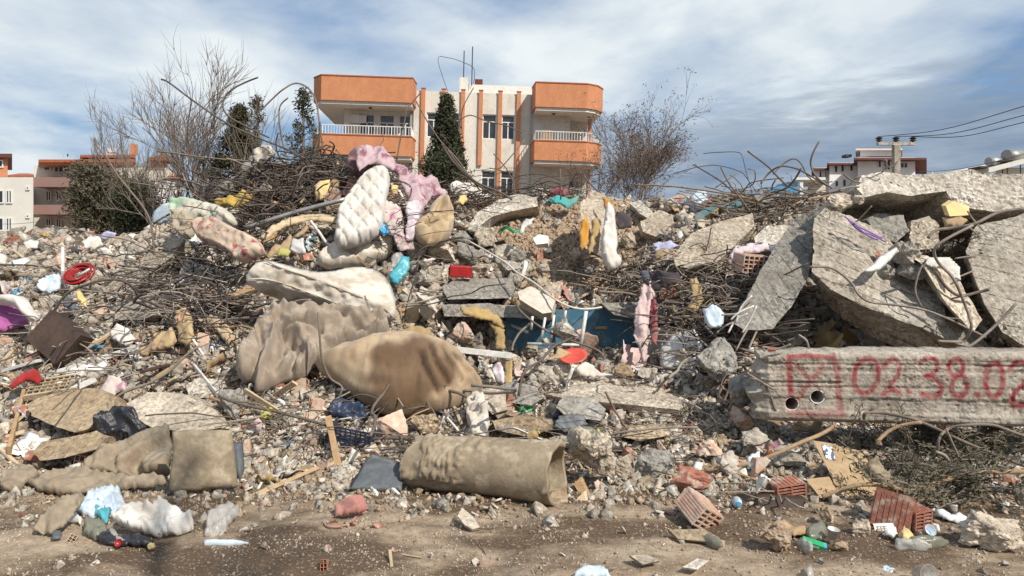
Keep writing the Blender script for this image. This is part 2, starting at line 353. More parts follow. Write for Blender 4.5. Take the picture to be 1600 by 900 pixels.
# ------------------------------------------------------------ terrain: the earth in front and the rubble heap on it
COLS = [
 (-500, [(735,5.5),(640,6.3),(560,7.3),(480,8.8),(420,11),(385,15),(366,22)]),
 (0,   [(735,5.5),(640,6.3),(560,7.3),(480,8.8),(420,11),(385,15),(366,22)]),
 (150, [(735,5.5),(650,6.15),(610,6.5),(560,7.3),(480,8.8),(420,11),(385,15),(364,22)]),
 (260, [(740,5.4),(660,6.1),(600,6.7),(540,7.5),(470,8.8),(410,10.3),(365,12.5),(350,15)]),
 (320, [(740,5.4),(660,6.1),(600,6.7),(540,7.4),(470,8.6),(400,9.7),(340,11),(300,12)]),
 (420, [(740,5.4),(660,6.0),(600,6.5),(550,7.2),(480,8.2),(400,9.0),(330,10),(255,11.5)]),
 (560, [(740,5.4),(660,6.2),(600,7.0),(500,8.1),(420,8.9),(330,10),(250,11.2)]),
 (680, [(740,5.4),(660,6.2),(600,7.0),(510,8.0),(440,8.7),(400,9.3),(330,10.4),(296,11.5)]),
 (745, [(720,5.6),(640,6.5),(590,7.15),(572,7.6),(585,8.2),(484,8.6),(400,9.8),(310,12)]),
 (860, [(720,5.6),(640,6.5),(590,7.15),(572,7.6),(585,8.2),(484,8.6),(400,9.8),(310,12)]),
 (1000,[(720,5.6),(640,6.5),(590,7.15),(575,7.6),(585,8.2),(484,8.6),(410,9.6),(312,12)]),
 (1060,[(720,5.65),(660,6.3),(600,7.0),(550,7.6),(480,8.3),(400,9.0),(340,10),(312,12)]),
 (1150,[(720,5.65),(660,6.35),(590,7.0),(520,7.7),(430,8.5),(345,9.7),(310,11.5)]),
 (1240,[(740,5.4),(700,5.95),(688,6.5),(560,7.5),(500,8.0),(400,8.8),(335,9.6),(310,11)]),
 (1350,[(750,5.3),(700,6.05),(688,6.9),(600,7.5),(540,8.3),(470,9.2),(400,9.9),(345,10.6),(310,11.6)]),
 (1500,[(750,5.3),(700,6.05),(688,6.9),(600,7.5),(540,8.3),(470,9.2),(400,9.9),(345,10.6),(310,11.6)]),
 (2100,[(750,5.3),(700,6.05),(688,6.9),(600,7.5),(540,8.3),(470,9.2),(400,9.9),(345,10.6),(310,11.6)]),
]
def colz(c, y):
    pts = c[1]; y0 = pts[0][1]
    if y <= y0: return 0.0
    zs = [max(0, EYE - (v - HY) / F * d) for v, d in pts]; zs[0] = 0
    ys = [d for v, d in pts]
    ye = ys[-1]
    if y > ye:
        return max(0, zs[-1] - (y - ye) * (.10 if ye > 20 else .5))
    return float(np.interp(y, ys, zs))
def colzs(c, ys): return np.array([colz(c, y) for y in ys])
NU, NY = 470, 400
us = np.linspace(-700, 2300, NU); yy = np.concatenate([np.linspace(1.0, 12.5, 330), np.geomspace(12.6, 40, 70)])
ctab = np.array([colzs(c, yy) for c in COLS]); cu = [c[0] for c in COLS]
Z = np.empty((len(yy), NU))
for j in range(len(yy)): Z[j] = np.interp(us, cu, ctab[:, j])
# soften creases
for _ in range(2):
    Z[1:-1] = (Z[:-2] + 2 * Z[1:-1] + Z[2:]) / 4; Z[:, 1:-1] = (Z[:, :-2] + 2 * Z[:, 1:-1] + Z[:, 2:]) / 4
V = np.empty((len(yy), NU, 3))
for j, y in enumerate(yy):
    V[j, :, 0] = (us - CX) / F * y; V[j, :, 1] = y
    for i in range(NU):
        x = V[j, i, 0]; z = Z[j, i]
        k = min(1, z / .25)
        n = noise.fractal(Vector((x, y, 0)) * 1.7, .9, 2.1, 5, noise_basis='PERLIN_ORIGINAL')
        g = noise.fractal(Vector((x * 2.2 + 5, y * 2.2, 3)), .9, 2.1, 4, noise_basis='PERLIN_ORIGINAL')
        V[j, i, 2] = z + k * .12 * n + .028 * g + .02
nyy = len(yy)
idx = np.arange(nyy * NU).reshape(nyy, NU)
Fq = np.stack([idx[:-1, :-1], idx[:-1, 1:], idx[1:, 1:], idx[1:, :-1]], -1).reshape(-1, 4)
tm = pym('rubble_slope', V.reshape(-1, 3), Fq.tolist(), True)
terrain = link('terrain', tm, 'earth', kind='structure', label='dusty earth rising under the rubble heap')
tm.attributes.new('paint', 'FLOAT', 'POINT').data.foreach_set('value', (np.clip((Z - .06) / .2, 0, 1) * .9 * (1 - .9 * ((us[None, :] > 765) & (us[None, :] < 1020) & (yy[:, None] > 8.9) & (yy[:, None] < 12.5)))).ravel())  # mask for the painted shade between the rubble; brown earth slope mostly spared
BV = BVHTree.FromPolygons([tuple(v) for v in V.reshape(-1, 3)], Fq.tolist())
gp = bmesh.new(); bx(gp, -700, 700, -120, 1500, -.6, -.012)
link('ground', tomesh(gp, 'ground'), 'earth', kind='structure', label='flat earth stretching away behind the rubble')
EYEV = Vector((0, 0, EYE))
def hit(u, v):
    d = Vector(((u - CX) / F, 1, -(v - HY) / F)); h = BV.ray_cast(EYEV, d.normalized())
    return h
_dc = {}
def D(u, v):                                     # depth at which the heap is met behind photo point (u, v)
    k = (round(u / 4), round(v / 4))
    if k in _dc: return _dc[k]
    h = hit(u, v); vv = v
    while h[0] is None and vv < 900: vv += 4; h = hit(u, vv)
    r = h[0].y if h[0] else 8.0
    _dc[k] = r; return r
def gd(v): return (EYE - .02) * F / max(v - HY, 60)      # depth of bare earth behind row v
def ground_z(x, y):
    h = BV.ray_cast(Vector((x, y, 20)), Vector((0, 0, -1))); return h[0].z if h[0] else 0

def chaikin(pts, n=1):
    for _ in range(n):
        o = []
        for i in range(len(pts)):
            a, b = pts[i], pts[(i + 1) % len(pts)]
            o += [(a[0] * .75 + b[0] * .25, a[1] * .75 + b[1] * .25), (a[0] * .25 + b[0] * .75, a[1] * .25 + b[1] * .75)]
        pts = o
    return pts
def inside(pts, x, y):
    c = False; n = len(pts); j = n - 1
    for i in range(n):
        if (pts[i][1] > y) != (pts[j][1] > y) and x < (pts[j][0] - pts[i][0]) * (y - pts[i][1]) / (pts[j][1] - pts[i][1]) + pts[i][0]: c = not c
        j = i
    return c
def segd(px, py, a, b):
    dx, dy = b[0] - a[0], b[1] - a[1]; L = dx * dx + dy * dy
    t = 0 if L == 0 else max(0, min(1, ((px - a[0]) * dx + (py - a[1]) * dy) / L))
    return math.hypot(px - a[0] - t * dx, py - a[1] - t * dy)
def polyd(p, poly, closed=True):
    n = len(poly); return min(segd(p[0], p[1], poly[i], poly[(i + 1) % n]) for i in range(n if closed else n - 1))
def plane(outline, lean=1.0, off=0.0, dd=None):
    """resting plane through the heap under the outline: returns f(u,v)->depth"""
    us_ = [p[0] for p in outline]; vs_ = [p[1] for p in outline]; cu_, cv_ = sum(us_) / len(us_), sum(vs_) / len(vs_)
    A = []; B = []
    for q in outline:
        for k in (1, .5):
            u, v = cu_ + (q[0] - cu_) * k, cv_ + (q[1] - cv_) * k
            A.append([1, u - cu_, v - cv_]); B.append(D(u, v))
    s = np.linalg.lstsq(np.array(A), np.array(B), rcond=None)[0]
    a = max(-.004, min(.004, s[1])); b = max(-.02, min(-.0005, s[2])) * lean
    vb = max(vs_); d0 = D(cu_, vb - 2) if dd is None else dd
    b = max(b, -(1.3 if dd is None else .75) * (dd or s[0]) / F)
    low = [q for q in outline if q[1] > cv_ + (vb - cv_) * .5]
    c0 = min([s[0] if dd is None else dd] + [D(q[0], q[1]) - .04 - b * (q[1] - cv_) - a * (q[0] - cu_) for q in low])
    return lambda u, v: c0 + off + a * (u - cu_) + b * (v - cv_)
def ridge(p, s, seed=0, st=(1, 1, 1)):
    q = Vector((p[0] * st[0], p[1] * st[1], p[2] * st[2])) * s + Vector((seed * 5.1, seed * 2.3, seed))
    a = 1 - abs(noise.noise(q + .6 * Vector((noise.noise(q * .7), noise.noise(q * .7 + Vector((9, 9, 9))), 0)))) * 2.2
    b = 1 - abs(noise.noise(q * 2.3)) * 2.2
    return a * .7 + b * .3
_cd = {}
def crump(p, s, seed=0, st=(1, 1, 1)):
    """crumpled sheet: flat facets between sharp creases"""
    if seed not in _cd:
        r_ = random.Random(seed * 7 + 3); _cd[seed] = [(Vector((r_.gauss(0, 1), r_.gauss(0, .6), r_.gauss(0, 1))).normalized(), r_.uniform(0, 9), (.55, .8, 1.25, 1.9, 2.9, 4.1)[i_] * r_.uniform(.85, 1.2)) for i_ in range(6)]
    q = Vector((p[0] * st[0], p[1] * st[1], p[2] * st[2])) * s
    w_ = Vector((noise.noise(q * .55 + Vector((seed, 0, 0))), noise.noise(q * .55 + Vector((7, seed, 7))), noise.noise(q * .5 + Vector((3, 9, seed))))) * .9
    q = q + w_; h = 0
    for dv, ph, f in _cd[seed]:
        x = q.dot(dv) * f + ph; t = abs(x - math.floor(x + .5)) * 4 - 1
        m = .5 + noise.noise(q * .8 * f + Vector((ph, ph, 0)))          # creases come and go
        h += t * max(0, m) / f ** .85
    return h * .55
PUFF = ('mattress', 'bag', 'sack', 'carpet_piece', 'bedding_roll', 'cushion', 'wool_stuffing', 'blanket')
FLAT = ('cardboard', 'scrap', 'board', 'paper', 'corrugated_sheet', 'mirror', 'washing_machine_lid', 'carpet_piece')
def pillow(name, outline, mat, th=.08, d=None, lean=1.0, off=0.0, Rr=None, step=7, wr=.02, ws=4, wst=(1, 1, 1), seed=None, sm=1, back=.6, paint=None, prof=None, parent=None, keep=True, tilt=None, folds=None, rag=None, **k):
    """a soft or stuffed thing: closed surface grown on both sides of a leaning sheet"""
    global _seed
    _seed = globals().get('_seed', 0) + 1
    seed = _seed if seed is None else seed
    vmax = max(p[1] for p in outline); flat_ = name in FLAT; puff = name in PUFF
    if flat_ and name != 'carpet_piece': sm = 0; th = min(th, .012)
    elif not puff: th = min(th * .4, .03); wr = wr * 1.25 + .012; ws *= 1.1; Rr = 1.5; sm = 0; step = min(step, 3)
    ol = chaikin(outline, sm)
    if rag is None: rag = 0 if puff or name in ('carpet_piece', 'corrugated_sheet', 'mirror') else .8 if flat_ else 1.7
    if rag:
        dn = []
        for i in range(len(ol)):
            a, b_ = ol[i], ol[(i + 1) % len(ol)]; m_ = max(1, int(math.hypot(b_[0] - a[0], b_[1] - a[1]) / 3.2))
            for j in range(m_): dn.append((a[0] + (b_[0] - a[0]) * j / m_, a[1] + (b_[1] - a[1]) * j / m_))
        ol = [(x + rag * 1.6 * noise.noise(Vector((x * .16, y * .16, seed))), y + rag * 1.6 * noise.noise(Vector((x * .16, y * .16, seed + 40)))) for x, y in dn]
    if vmax > 762 and not callable(d):
        kz = .35 if name in ('carpet_piece', 'tarp', 'handbag', 'bag') or vmax - min(p[1] for p in outline) > 50 else .75
        if name == 'carpet_piece': kz = .06
        g1 = gd(vmax) - .03; f = lambda u, v: g1 + kz * (gd(max(v, 730)) - gd(vmax)) - (th if puff else .02); tilt = None
    else: f = d if callable(d) else plane(outline, lean, off, d)
    if tilt: g0 = f; cu_, cv_ = sum(p[0] for p in outline) / len(outline), sum(p[1] for p in outline) / len(outline); f = lambda u, v: g0(u, v) + tilt[0] * (u - cu_) / 100 + .3 * tilt[1] * (v - cv_) / 100
    if keep: ITEMS.append(outline)
    bnd = []
    for i in range(len(ol)):
        a, b = ol[i], ol[(i + 1) % len(ol)]; m = max(1, int(math.hypot(b[0] - a[0], b[1] - a[1]) / step))
        for j in range(m): bnd.append((a[0] + (b[0] - a[0]) * j / m, a[1] + (b[1] - a[1]) * j / m))
    x0, x1 = min(p[0] for p in bnd), max(p[0] for p in bnd); y0, y1 = min(p[1] for p in bnd), max(p[1] for p in bnd)
    nb = len(bnd); pts = list(bnd); dist = [0.0] * nb; row = 0
    y = y0 + step / 2
    while y < y1:
        x = x0 + (step / 2 if row % 2 else 0)
        while x < x1:
            q = (x + random.uniform(-.15, .15) * step, y + random.uniform(-.15, .15) * step)
            if inside(bnd, *q):
                dd_ = polyd(q, ol)
                if dd_ > step * .45: pts.append(q); dist.append(dd_)
            x += step
        y += step * .87; row += 1
    res = geometry.delaunay_2d_cdt([Vector(p) for p in pts], [], [list(range(nb))], 1, 1e-4)
    ov, oe, of, ovi = res[0], res[1], res[2], res[3]
    Rr = Rr or max(dist) * .8 or 5
    hw_ = max(dist) / F * 7
    if not flat_ and not puff: wr = min(wr, hw_ * .55); th = min(th, hw_ * .3)
    P3 = [P(p[0], p[1], f(p[0], p[1])) for p in ov]
    c = sum(P3, Vector()) / len(P3)
    pa, pb = P(x0, (y0 + y1) / 2, f(x0, (y0 + y1) / 2)), P(x1, (y0 + y1) / 2, f(x1, (y0 + y1) / 2)); pc, pd = P((x0 + x1) / 2, y0, f((x0 + x1) / 2, y0)), P((x0 + x1) / 2, y1, f((x0 + x1) / 2, y1))
    nrm = (pb - pa).cross(pd - pc).normalized()
    if nrm.y > 0: nrm = -nrm
    vs, fs, pv = [], [], []
    fr = []; bk = []
    for i, p in enumerate(ov):
        ids = ovi[i]; t = min((dist[j] for j in ids), default=polyd(p, ol)) if ids else polyd(p, ol)
        s = min(1, t / Rr); h = math.sqrt(max(0, 1 - (1 - s) ** 2))
        w_ = wr * (ridge(P3[i], ws, seed, wst) if flat_ else ridge(P3[i], ws, seed, wst) + .8 * crump(P3[i], ws, seed, wst) if name in ('mattress', 'bag', 'bedding_roll') else .2 * ridge(P3[i], ws, seed, wst) + crump(P3[i], ws * .75, seed, wst)) * min(1, (.25 if puff else .7) + t / max(Rr * .5, 1))
        if folds:
            for fp, fw, fh in folds:
                fh = fh * .85 * min(1, t / 6); fw = fw * 1.25
                q_ = polyd(p, fp, False) / fw
                if q_ < 1: w_ += fh * (1 - q_) ** (1.5 if fh > 0 else .9)
        e = prof(p[0], p[1]) if prof else 0
        vs.append(P3[i] + nrm * (th * h + w_) + Vector((0, e, 0))); fr.append(len(vs) - 1); q3 = vs[-1]; pv.append(paint(q3.x / q3.y * F + CX, HY - (q3.z - EYE) / q3.y * F) if paint else 0)
        if t < .3: bk.append(fr[-1])
        else: vs.append(P3[i] - nrm * (th * back * h + .012 - w_ * .3) + Vector((0, e, 0))); bk.append(len(vs) - 1); pv.append(pv[-1])
    for tri in of:
        a = [fr[i] for i in tri]; v0, v1, v2 = (vs[a[0]], vs[a[1]], vs[a[2]])
        if (v1 - v0).cross(v2 - v0).dot(nrm) < 0: a = a[::-1]
        fs.append(a); b_ = [bk[i] for i in tri]
        if len(set(b_) | set(a)) > 3 or set(b_) != set(a):
            v0, v1, v2 = (vs[b_[0]], vs[b_[1]], vs[b_[2]])
            if (v1 - v0).cross(v2 - v0).dot(nrm) > 0: b_ = b_[::-1]
            fs.append(b_)
    me = pym(name, vs, fs, True)
    if paint:
        at = me.attributes.new('paint', 'FLOAT', 'POINT'); at.data.foreach_set('value', pv)
    o = link(name, me, mat, parent, **k)
    o.data['_'] = 0
    del o.data['_']
    if not parent: centre(o)
    return o
def slab(name, outline, ext, mat, d=None, g=(0, 0), amp=.02, ns=3, ml=.06, seed=1, parent=None, keep=True, lines=None, off=0.0, smooth=False, **k):
    """broken concrete: a real polygonal face, pushed back by ext, then chipped"""
    cu_, cv_ = sum(p[0] for p in outline) / len(outline), sum(p[1] for p in outline) / len(outline)
    if d is None: f = plane(outline, 1, off)
    else: f = lambda u, v: d + g[0] * (u - cu_) / 100 + g[1] * (v - cv_) / 100
    if keep: ITEMS.append(outline)
    bm = bmesh.new(); fr = [bm.verts.new(P(p[0], p[1], p[2] if len(p) > 2 else f(*p[:2]))) for p in outline]
    e = Vector(ext); bk = [bm.verts.new(v.co + e) for v in fr]
    n = len(fr); bm.faces.new(fr); bm.faces.new(bk[::-1])
    for i in range(n): bm.faces.new((fr[i], bk[i], bk[(i + 1) % n], fr[(i + 1) % n]))
    bmesh.ops.recalc_face_normals(bm, faces=bm.faces[:])
    subdiv_to(bm, ml); roughen(bm, amp * .5, ns, seed, lines); roughen(bm, amp * .22, ns * 4.5, seed + 1)
    bmesh.ops.recalc_face_normals(bm, faces=bm.faces[:])
    o = link(name, tomesh(bm, name, smooth), mat, parent, **k)
    if not parent: centre(o)
    return o
def pt(u, v, off=0.0, d=None):                  # a place on the heap behind photo point (u, v)
    dd = D(u, v) if d is None else d
    return P(u, v, dd + off)
def tube(name, px, r, mat, d=None, off=-.08, sides=6, k=4, wob=0.0, parent=None, taper=1, ds=None, smooth=True, **kw):
    pts = []
    if d is None and ds is None: ds = np.linspace(D(*px[0]), D(*px[-1]), len(px))
    for i, (u, v) in enumerate(px):
        dd = (ds[i] if ds is not None else d) + off + (random.uniform(-wob, wob) if 0 < i < len(px) - 1 else 0)
        pts.append(P(u, v, dd))
    pts = catmull(pts, k) if len(pts) > 2 else pts
    vs, fs = tube_geo(pts, r, sides, taper)
    o = link(name, pym(name, vs, fs, smooth), mat, parent, **kw)
    if not parent: centre(o)
    return o
def rock_bm(seed, sub=2, flat=1.0, ang=14, jag=.06):
    rs = random.Random(seed); bm = bmesh.new()
    for _ in range(ang):
        v = Vector((rs.gauss(0, 1), rs.gauss(0, 1), rs.gauss(0, 1))).normalized() * rs.uniform(.8, 1.05)
        bm.verts.new((v.x, v.y * rs.uniform(.8, 1), v.z * flat))
    r = bmesh.ops.convex_hull(bm, input=bm.verts[:])
    bmesh.ops.delete(bm, geom=[v for v in bm.verts if not v.link_faces], context='VERTS')
    for _ in range(sub):
        bmesh.ops.triangulate(bm, faces=bm.faces[:])
        bmesh.ops.subdivide_edges(bm, edges=bm.edges[:], cuts=1, smooth=0)
    bmesh.ops.triangulate(bm, faces=bm.faces[:])
    bm.normal_update(); off = Vector((seed, seed * 2, 1))
    mv = [(v.normal * (jag * noise.fractal((v.co + off) * 2.2, .8, 2.2, 4, noise_basis='PERLIN_ORIGINAL'))) for v in bm.verts]
    for v, m in zip(bm.verts, mv): v.co += m * 1.6
    bmesh.ops.recalc_face_normals(bm, faces=bm.faces[:])
    return bm
def boulder(name, u, v, w_, h_, mat, label, cat='rubble', seed=1, d=None, flat=1.0, sub=3, off=-.02, ang=16, jag=.09, rot=0, group=None, parent=None):
    """broken lump: w_ x h_ photo px, standing on the heap at (u, v + h_/2)"""
    dd = (D(u, v + h_ * .45) if d is None else d); dd = dd + off
    if v + h_ * .5 > 742: dd = gd(v + h_ * .44) + .0
    bm = rock_bm(seed * 13 + 5, sub, flat, ang, jag)
    xs = [q.co.x for q in bm.verts]; zs = [q.co.z for q in bm.verts]
    sx = w_ / F * dd / (max(xs) - min(xs)); sz = h_ / F * dd / (max(zs) - min(zs)); sy = (sx + sz) / 2
    for q in bm.verts: q.co = Vector((q.co.x * sx, q.co.y * sy, q.co.z * sz))
    o = link(name, tomesh(bm, name), mat, parent, label=label, cat=cat, group=group)
    c = P(u, v, dd); o.location = c
    if rot: o.rotation_euler = (0, rot, 0)
    ITEMS.append([(u - w_ * .4, v - h_ * .4), (u + w_ * .4, v - h_ * .4), (u + w_ * .4, v + h_ * .4), (u - w_ * .4, v + h_ * .4)])
    return o
# ------------------------------------------------------------ buildings behind the heap
def band(name, pts, z0, z1, th, mat, parent, **k):
    """upright wall along a plan polyline"""
    bm = bmesh.new(); n = len(pts); L = []; Rr_ = []
    for i, p in enumerate(pts):
        a = Vector(pts[max(i - 1, 0)]); b = Vector(pts[min(i + 1, n - 1)]); d = (b - a).normalized(); q = Vector((-d.y, d.x))
        L.append(Vector(p)); Rr_.append(Vector(p) + q * th)
    g = [[bm.verts.new((a.x, a.y, z)) for a in row] for row in (L, Rr_) for z in (z0, z1)]
    for i in range(n - 1):
        for a, b in ((0, 1), (3, 2), (1, 3), (2, 0)): bm.faces.new((g[a][i], g[a][i + 1], g[b][i + 1], g[b][i]))
    bm.faces.new((g[0][0], g[1][0], g[3][0], g[2][0])); bm.faces.new((g[0][-1], g[2][-1], g[3][-1], g[1][-1]))
    bmesh.ops.recalc_face_normals(bm, faces=bm.faces[:])
    return link(name, tomesh(bm, name), mat, parent, **k)
def plate(name, pts, z0, z1, mat, parent, **k):
    bm = bmesh.new(); a = [bm.verts.new((x, y, z0)) for x, y in pts]; b = [bm.verts.new((x, y, z1)) for x, y in pts]; n = len(pts)
    bm.faces.new(a[::-1]); bm.faces.new(b)
    for i in range(n): bm.faces.new((a[i], a[(i + 1) % n], b[(i + 1) % n], b[i]))
    bmesh.ops.recalc_face_normals(bm, faces=bm.faces[:])
    return link(name, tomesh(bm, name), mat, parent, **k)
def wall_holes(name, x0, x1, y0, y1, z0, z1, holes, mat, parent, **k):
    """wall slab with real openings (x0,x1,z0,z1)"""
    xs = sorted({x0, x1, *[h[0] for h in holes], *[h[1] for h in holes]}); zs = sorted({z0, z1, *[h[2] for h in holes], *[h[3] for h in holes]})
    bm = bmesh.new()
    def op(i, j):
        cx, cz = (xs[i] + xs[i + 1]) / 2, (zs[j] + zs[j + 1]) / 2
        return any(h[0] < cx < h[1] and h[2] < cz < h[3] for h in holes)
    vc = {}
    def vt(x, y, z):
        kk = (round(x, 5), round(y, 5), round(z, 5))
        if kk not in vc: vc[kk] = bm.verts.new((x, y, z))
        return vc[kk]
    nx, nz = len(xs) - 1, len(zs) - 1
    for i in range(nx):
        for j in range(nz):
            if op(i, j): continue
            a, b, c, d = xs[i], xs[i + 1], zs[j], zs[j + 1]
            bm.faces.new((vt(a, y0, c), vt(b, y0, c), vt(b, y0, d), vt(a, y0, d))); bm.faces.new((vt(a, y1, c), vt(a, y1, d), vt(b, y1, d), vt(b, y1, c)))
            if i == 0 or op(i - 1, j): bm.faces.new((vt(a, y0, c), vt(a, y0, d), vt(a, y1, d), vt(a, y1, c)))
            if i == nx - 1 or op(i + 1, j): bm.faces.new((vt(b, y0, c), vt(b, y1, c), vt(b, y1, d), vt(b, y0, d)))
            if j == 0 or op(i, j - 1): bm.faces.new((vt(a, y0, c), vt(a, y1, c), vt(b, y1, c), vt(b, y0, c)))
            if j == nz - 1 or op(i, j + 1): bm.faces.new((vt(a, y0, d), vt(b, y0, d), vt(b, y1, d), vt(a, y1, d)))
    return link(name, tomesh(bm, name), mat, parent, **k)
def window(parent, x0, x1, z0, z1, y, mull=1, transom=None, glass='glass_dark', curtain=False, f=.05):
    bs = [(x0, x1, y, y + .06, z0, z0 + f), (x0, x1, y, y + .06, z1 - f, z1), (x0, x0 + f, y, y + .06, z0 + f, z1 - f), (x1 - f, x1, y, y + .06, z0 + f, z1 - f)]
    for i in range(mull):
        xm = x0 + (x1 - x0) * (i + 1) / (mull + 1); bs.append((xm - f * .5, xm + f * .5, y + .004, y + .056, z0 + f, (transom or z1) - f * .5 if transom else z1 - f))
    if transom: bs.append((x0 + f, x1 - f, y + .002, y + .058, transom - f / 2, transom + f / 2))
    fr = box('window', bs, 'white_frame', parent)
    box('pane', (x0 + .02, x1 - .02, y + .035, y + .045, z0 + .02, z1 - .02), glass, fr)
    if curtain: box('curtain', (x0 + f, x0 + (x1 - x0) * .38, y + .07, y + .08, z0 + f, z1 - f), 'white_frame', fr)
    return fr
def railing(parent, pts, z0, z1, sp=.14, r=.014, mat='white_frame'):
    bm_v, bm_f = [], []
    for a, b in zip(pts[:-1], pts[1:]):
        A, B = Vector((*a, z1)), Vector((*b, z1)); tube_geo([A, B], .025, 5, verts=bm_v, faces=bm_f)
        tube_geo([Vector((*a, z0 + .05)), Vector((*b, z0 + .05))], .015, 4, verts=bm_v, faces=bm_f)
        n = max(1, int((B - A).length / sp))
        for i in range(n + 1):
            p = A.lerp(B, i / n); tube_geo([Vector((p.x, p.y, z0 - .02)), Vector((p.x, p.y, z1))], r * (1.8 if i % 8 == 0 else 1), 4, verts=bm_v, faces=bm_f)
    return link('railing', pym('railing', bm_v, bm_f), mat, parent)
# --- the orange and cream block, leaning a little since the quake
B = empty('apartment_block', (-5.26, 38, 0), 'cream three storey block with orange balconies and orange pilasters, leaning behind the heap', 'building')
B.rotation_euler = (0, R(1.3), R(3.5))
lv = [7.75, 4.85, 1.95]
wx = [(.68, 1.38), (1.66, 2.36), (3.55, 4.27), (4.54, 5.22)]
holes = [(a, b, z, z + 1.27) for z in lv for a, b in wx]
wall_holes('wall', 0, 6.2, 0, .25, 0, 10.12, holes, 'cream_wall', B)
for z in lv:
    for a, b in wx: window(B, a, b, z, z + 1.27, .1, 1, z + .9, curtain=(a > 3))
for i, x in enumerate((.38, 1.42, 2.42, 3.34, 4.34, 5.3)):
    z0 = 6.35 if i == 3 else 0
    box('pilaster', (x, x + .2, -.13, -.001, z0, 10.2), 'orange_wall', B)
    box('pilaster_cap', (x - .02, x + .22, -.15, .05, 10.2, 10.25), 'orange_trim', B)
lh = [(-2.78, -2.0, z - .35, z + 1.2) for z in (7.65, 4.75)] + [(-1.75, -.98, z - .35, z + 1.2) for z in (7.65, 4.75)] + [(-.75, -.1, z - .35, z + 1.2) for z in (7.65, 4.75)]
wall_holes('wall', -3.55, -.001, .12, .35, 0, 9.15, lh, 'cream_wall', B)
for h in lh: window(B, h[0], h[1], h[2], h[3], .2, 1, h[3] - .42)
box('wall', (-3.55, -3.3, .36, 9, 0, 9.15), 'cream_wall', B)
box('wall', (-3.29, 6.19, 8.8, 9, 0, 9.9), 'cream_wall', B)
rh = [(8.55, 8.95, 7.75, 8.15)]
wall_holes('wall', 6.201, 8.1, .0, .25, 0, 9.1, [], 'cream_wall', B)
wall_holes('wall', 8.1, 9.25, 1.5, 1.7, 0, 9.1, rh + [(8.3, 8.95, 4.0, 5.9)], 'cream_wall', B)
box('wall', (8.0, 8.099, .26, 1.5, 0, 9.1), 'cream_wall', B)
window(B, 8.55, 8.95, 7.75, 8.15, 1.56, 0); window(B, 8.3, 8.95, 4.0, 5.9, 1.56, 0)
box('wall', (9.1, 9.25, 1.71, 9, 0, 9.1), 'cream_wall', B)
box('column', (9.16, 9.34, .6, .78, 0, 9.1), 'orange_wall', B)
for x0, x1 in ((-3.3, 9.1),): box('roof', (x0, x1, .3, 8.8, 9.86, 10.0), 'plaster_white', B)
Lp = [(-4.85, 5.0), (-4.85, -.55), (-4.45, -1.15), (0, -1.15), (0, -.001)]
Rp = [(6.2, -.001), (6.2, -1.3), (8.75, -1.3), (9.25, -1.0), (9.6, -.4), (9.6, 3.0)]
for i, (z0, z1) in enumerate(((9.22, 10.42), (6.55, 7.5), (3.65, 4.6), (.75, 1.7))):
    for Q, rev in ((Lp, 0), (Rp, 0)):
        full = Q + ([(0, .119), (-3.55, .119), (-3.55, 5.0)] if Q is Lp else [(9.26, 3.0), (9.26, 1.49), (8.11, 1.49), (8.11, -.001)])
        plate('balcony_slab', full, z0 - .16, z0 - .002, 'plaster_white', B)
        bd = band('parapet', Q, z0, z1, -.12 if Q is Lp else -.12, 'orange_wall', B)
        band('parapet_cap', [(x * 1.0, y) for x, y in Q], z1 + .002, z1 + .06, -.15, 'orange_trim', B)
        if i: railing(B, [(x - (.06 if x > 9 else -.06 if x < -4 else 0), y + (.06 if y < -1 else 0)) for x, y in Q], z1 + .06, z1 + .52)
    if i in (0,):
        for xx, yy_ in ((-2.2, -.6), (7.1, -.7), (9.0, -.2)): box('ceiling_lamp', (xx, xx + .14, yy_, yy_ + .14, z0 - .22, z0 - .161), 'dark_metal', B)
box('air_conditioner', (-3.2, -2.9 + .5, -.02, .118, 8.35, 8.75), 'plastic_white', B); box('drain_pipe', (6.02, 6.1, -.09, -.003, 0, 10.0), 'metal_grey', B); box('drain_pipe', (-.18, -.1, .03, .11, 0, 9.0), 'metal_grey', B)
box('roof_parapet', (2.45, 8.7, 2.0, 2.2, 10.001, 11.0), 'plaster_white', B)
box('chimney', (2.3, 2.75, 1.5, 1.99, 10.001, 11.25), 'cream_wall', B)
t_ = box('water_tank', (3.12, 3.55, 2.5, 3.0, 11.0, 11.42), 'dark_red_paint', B); box('tank_stand', (3.1, 3.57, 2.48, 3.02, 10.001, 10.999), 'plaster_white', B)
sh = box('shutter', [(6.55 + i * .1, 6.62 + i * .1, -1.23, -1.18, 7.5, 8.1) for i in range(5)] + [(6.5, 7.08, -1.17, -1.15, 7.56, 7.62)], 'wood', B, label='small brown slatted screen on the right balcony')
for x, z0, z1 in ((2.5, 11.2, 12.75), (2.95, 10.9, 13.0)): link('aerial', pym('aerial', *tube_geo([Vector((x, 1.8, z0)), Vector((x, 1.8, z1))], .03, 5)), 'dark_metal', B)
link('aerial', pym('aerial', *tube_geo(catmull([Vector((3.05, 1.8, 11)), Vector((3.05, 1.8, 11.8)), Vector((2.4, 1.8, 12.15)), Vector((1.6, 1.8, 12.35)), Vector((1.1, 1.8, 12.2)), Vector((1.75, 1.8, 10.3))]), .018, 4)), 'dark_metal', B)
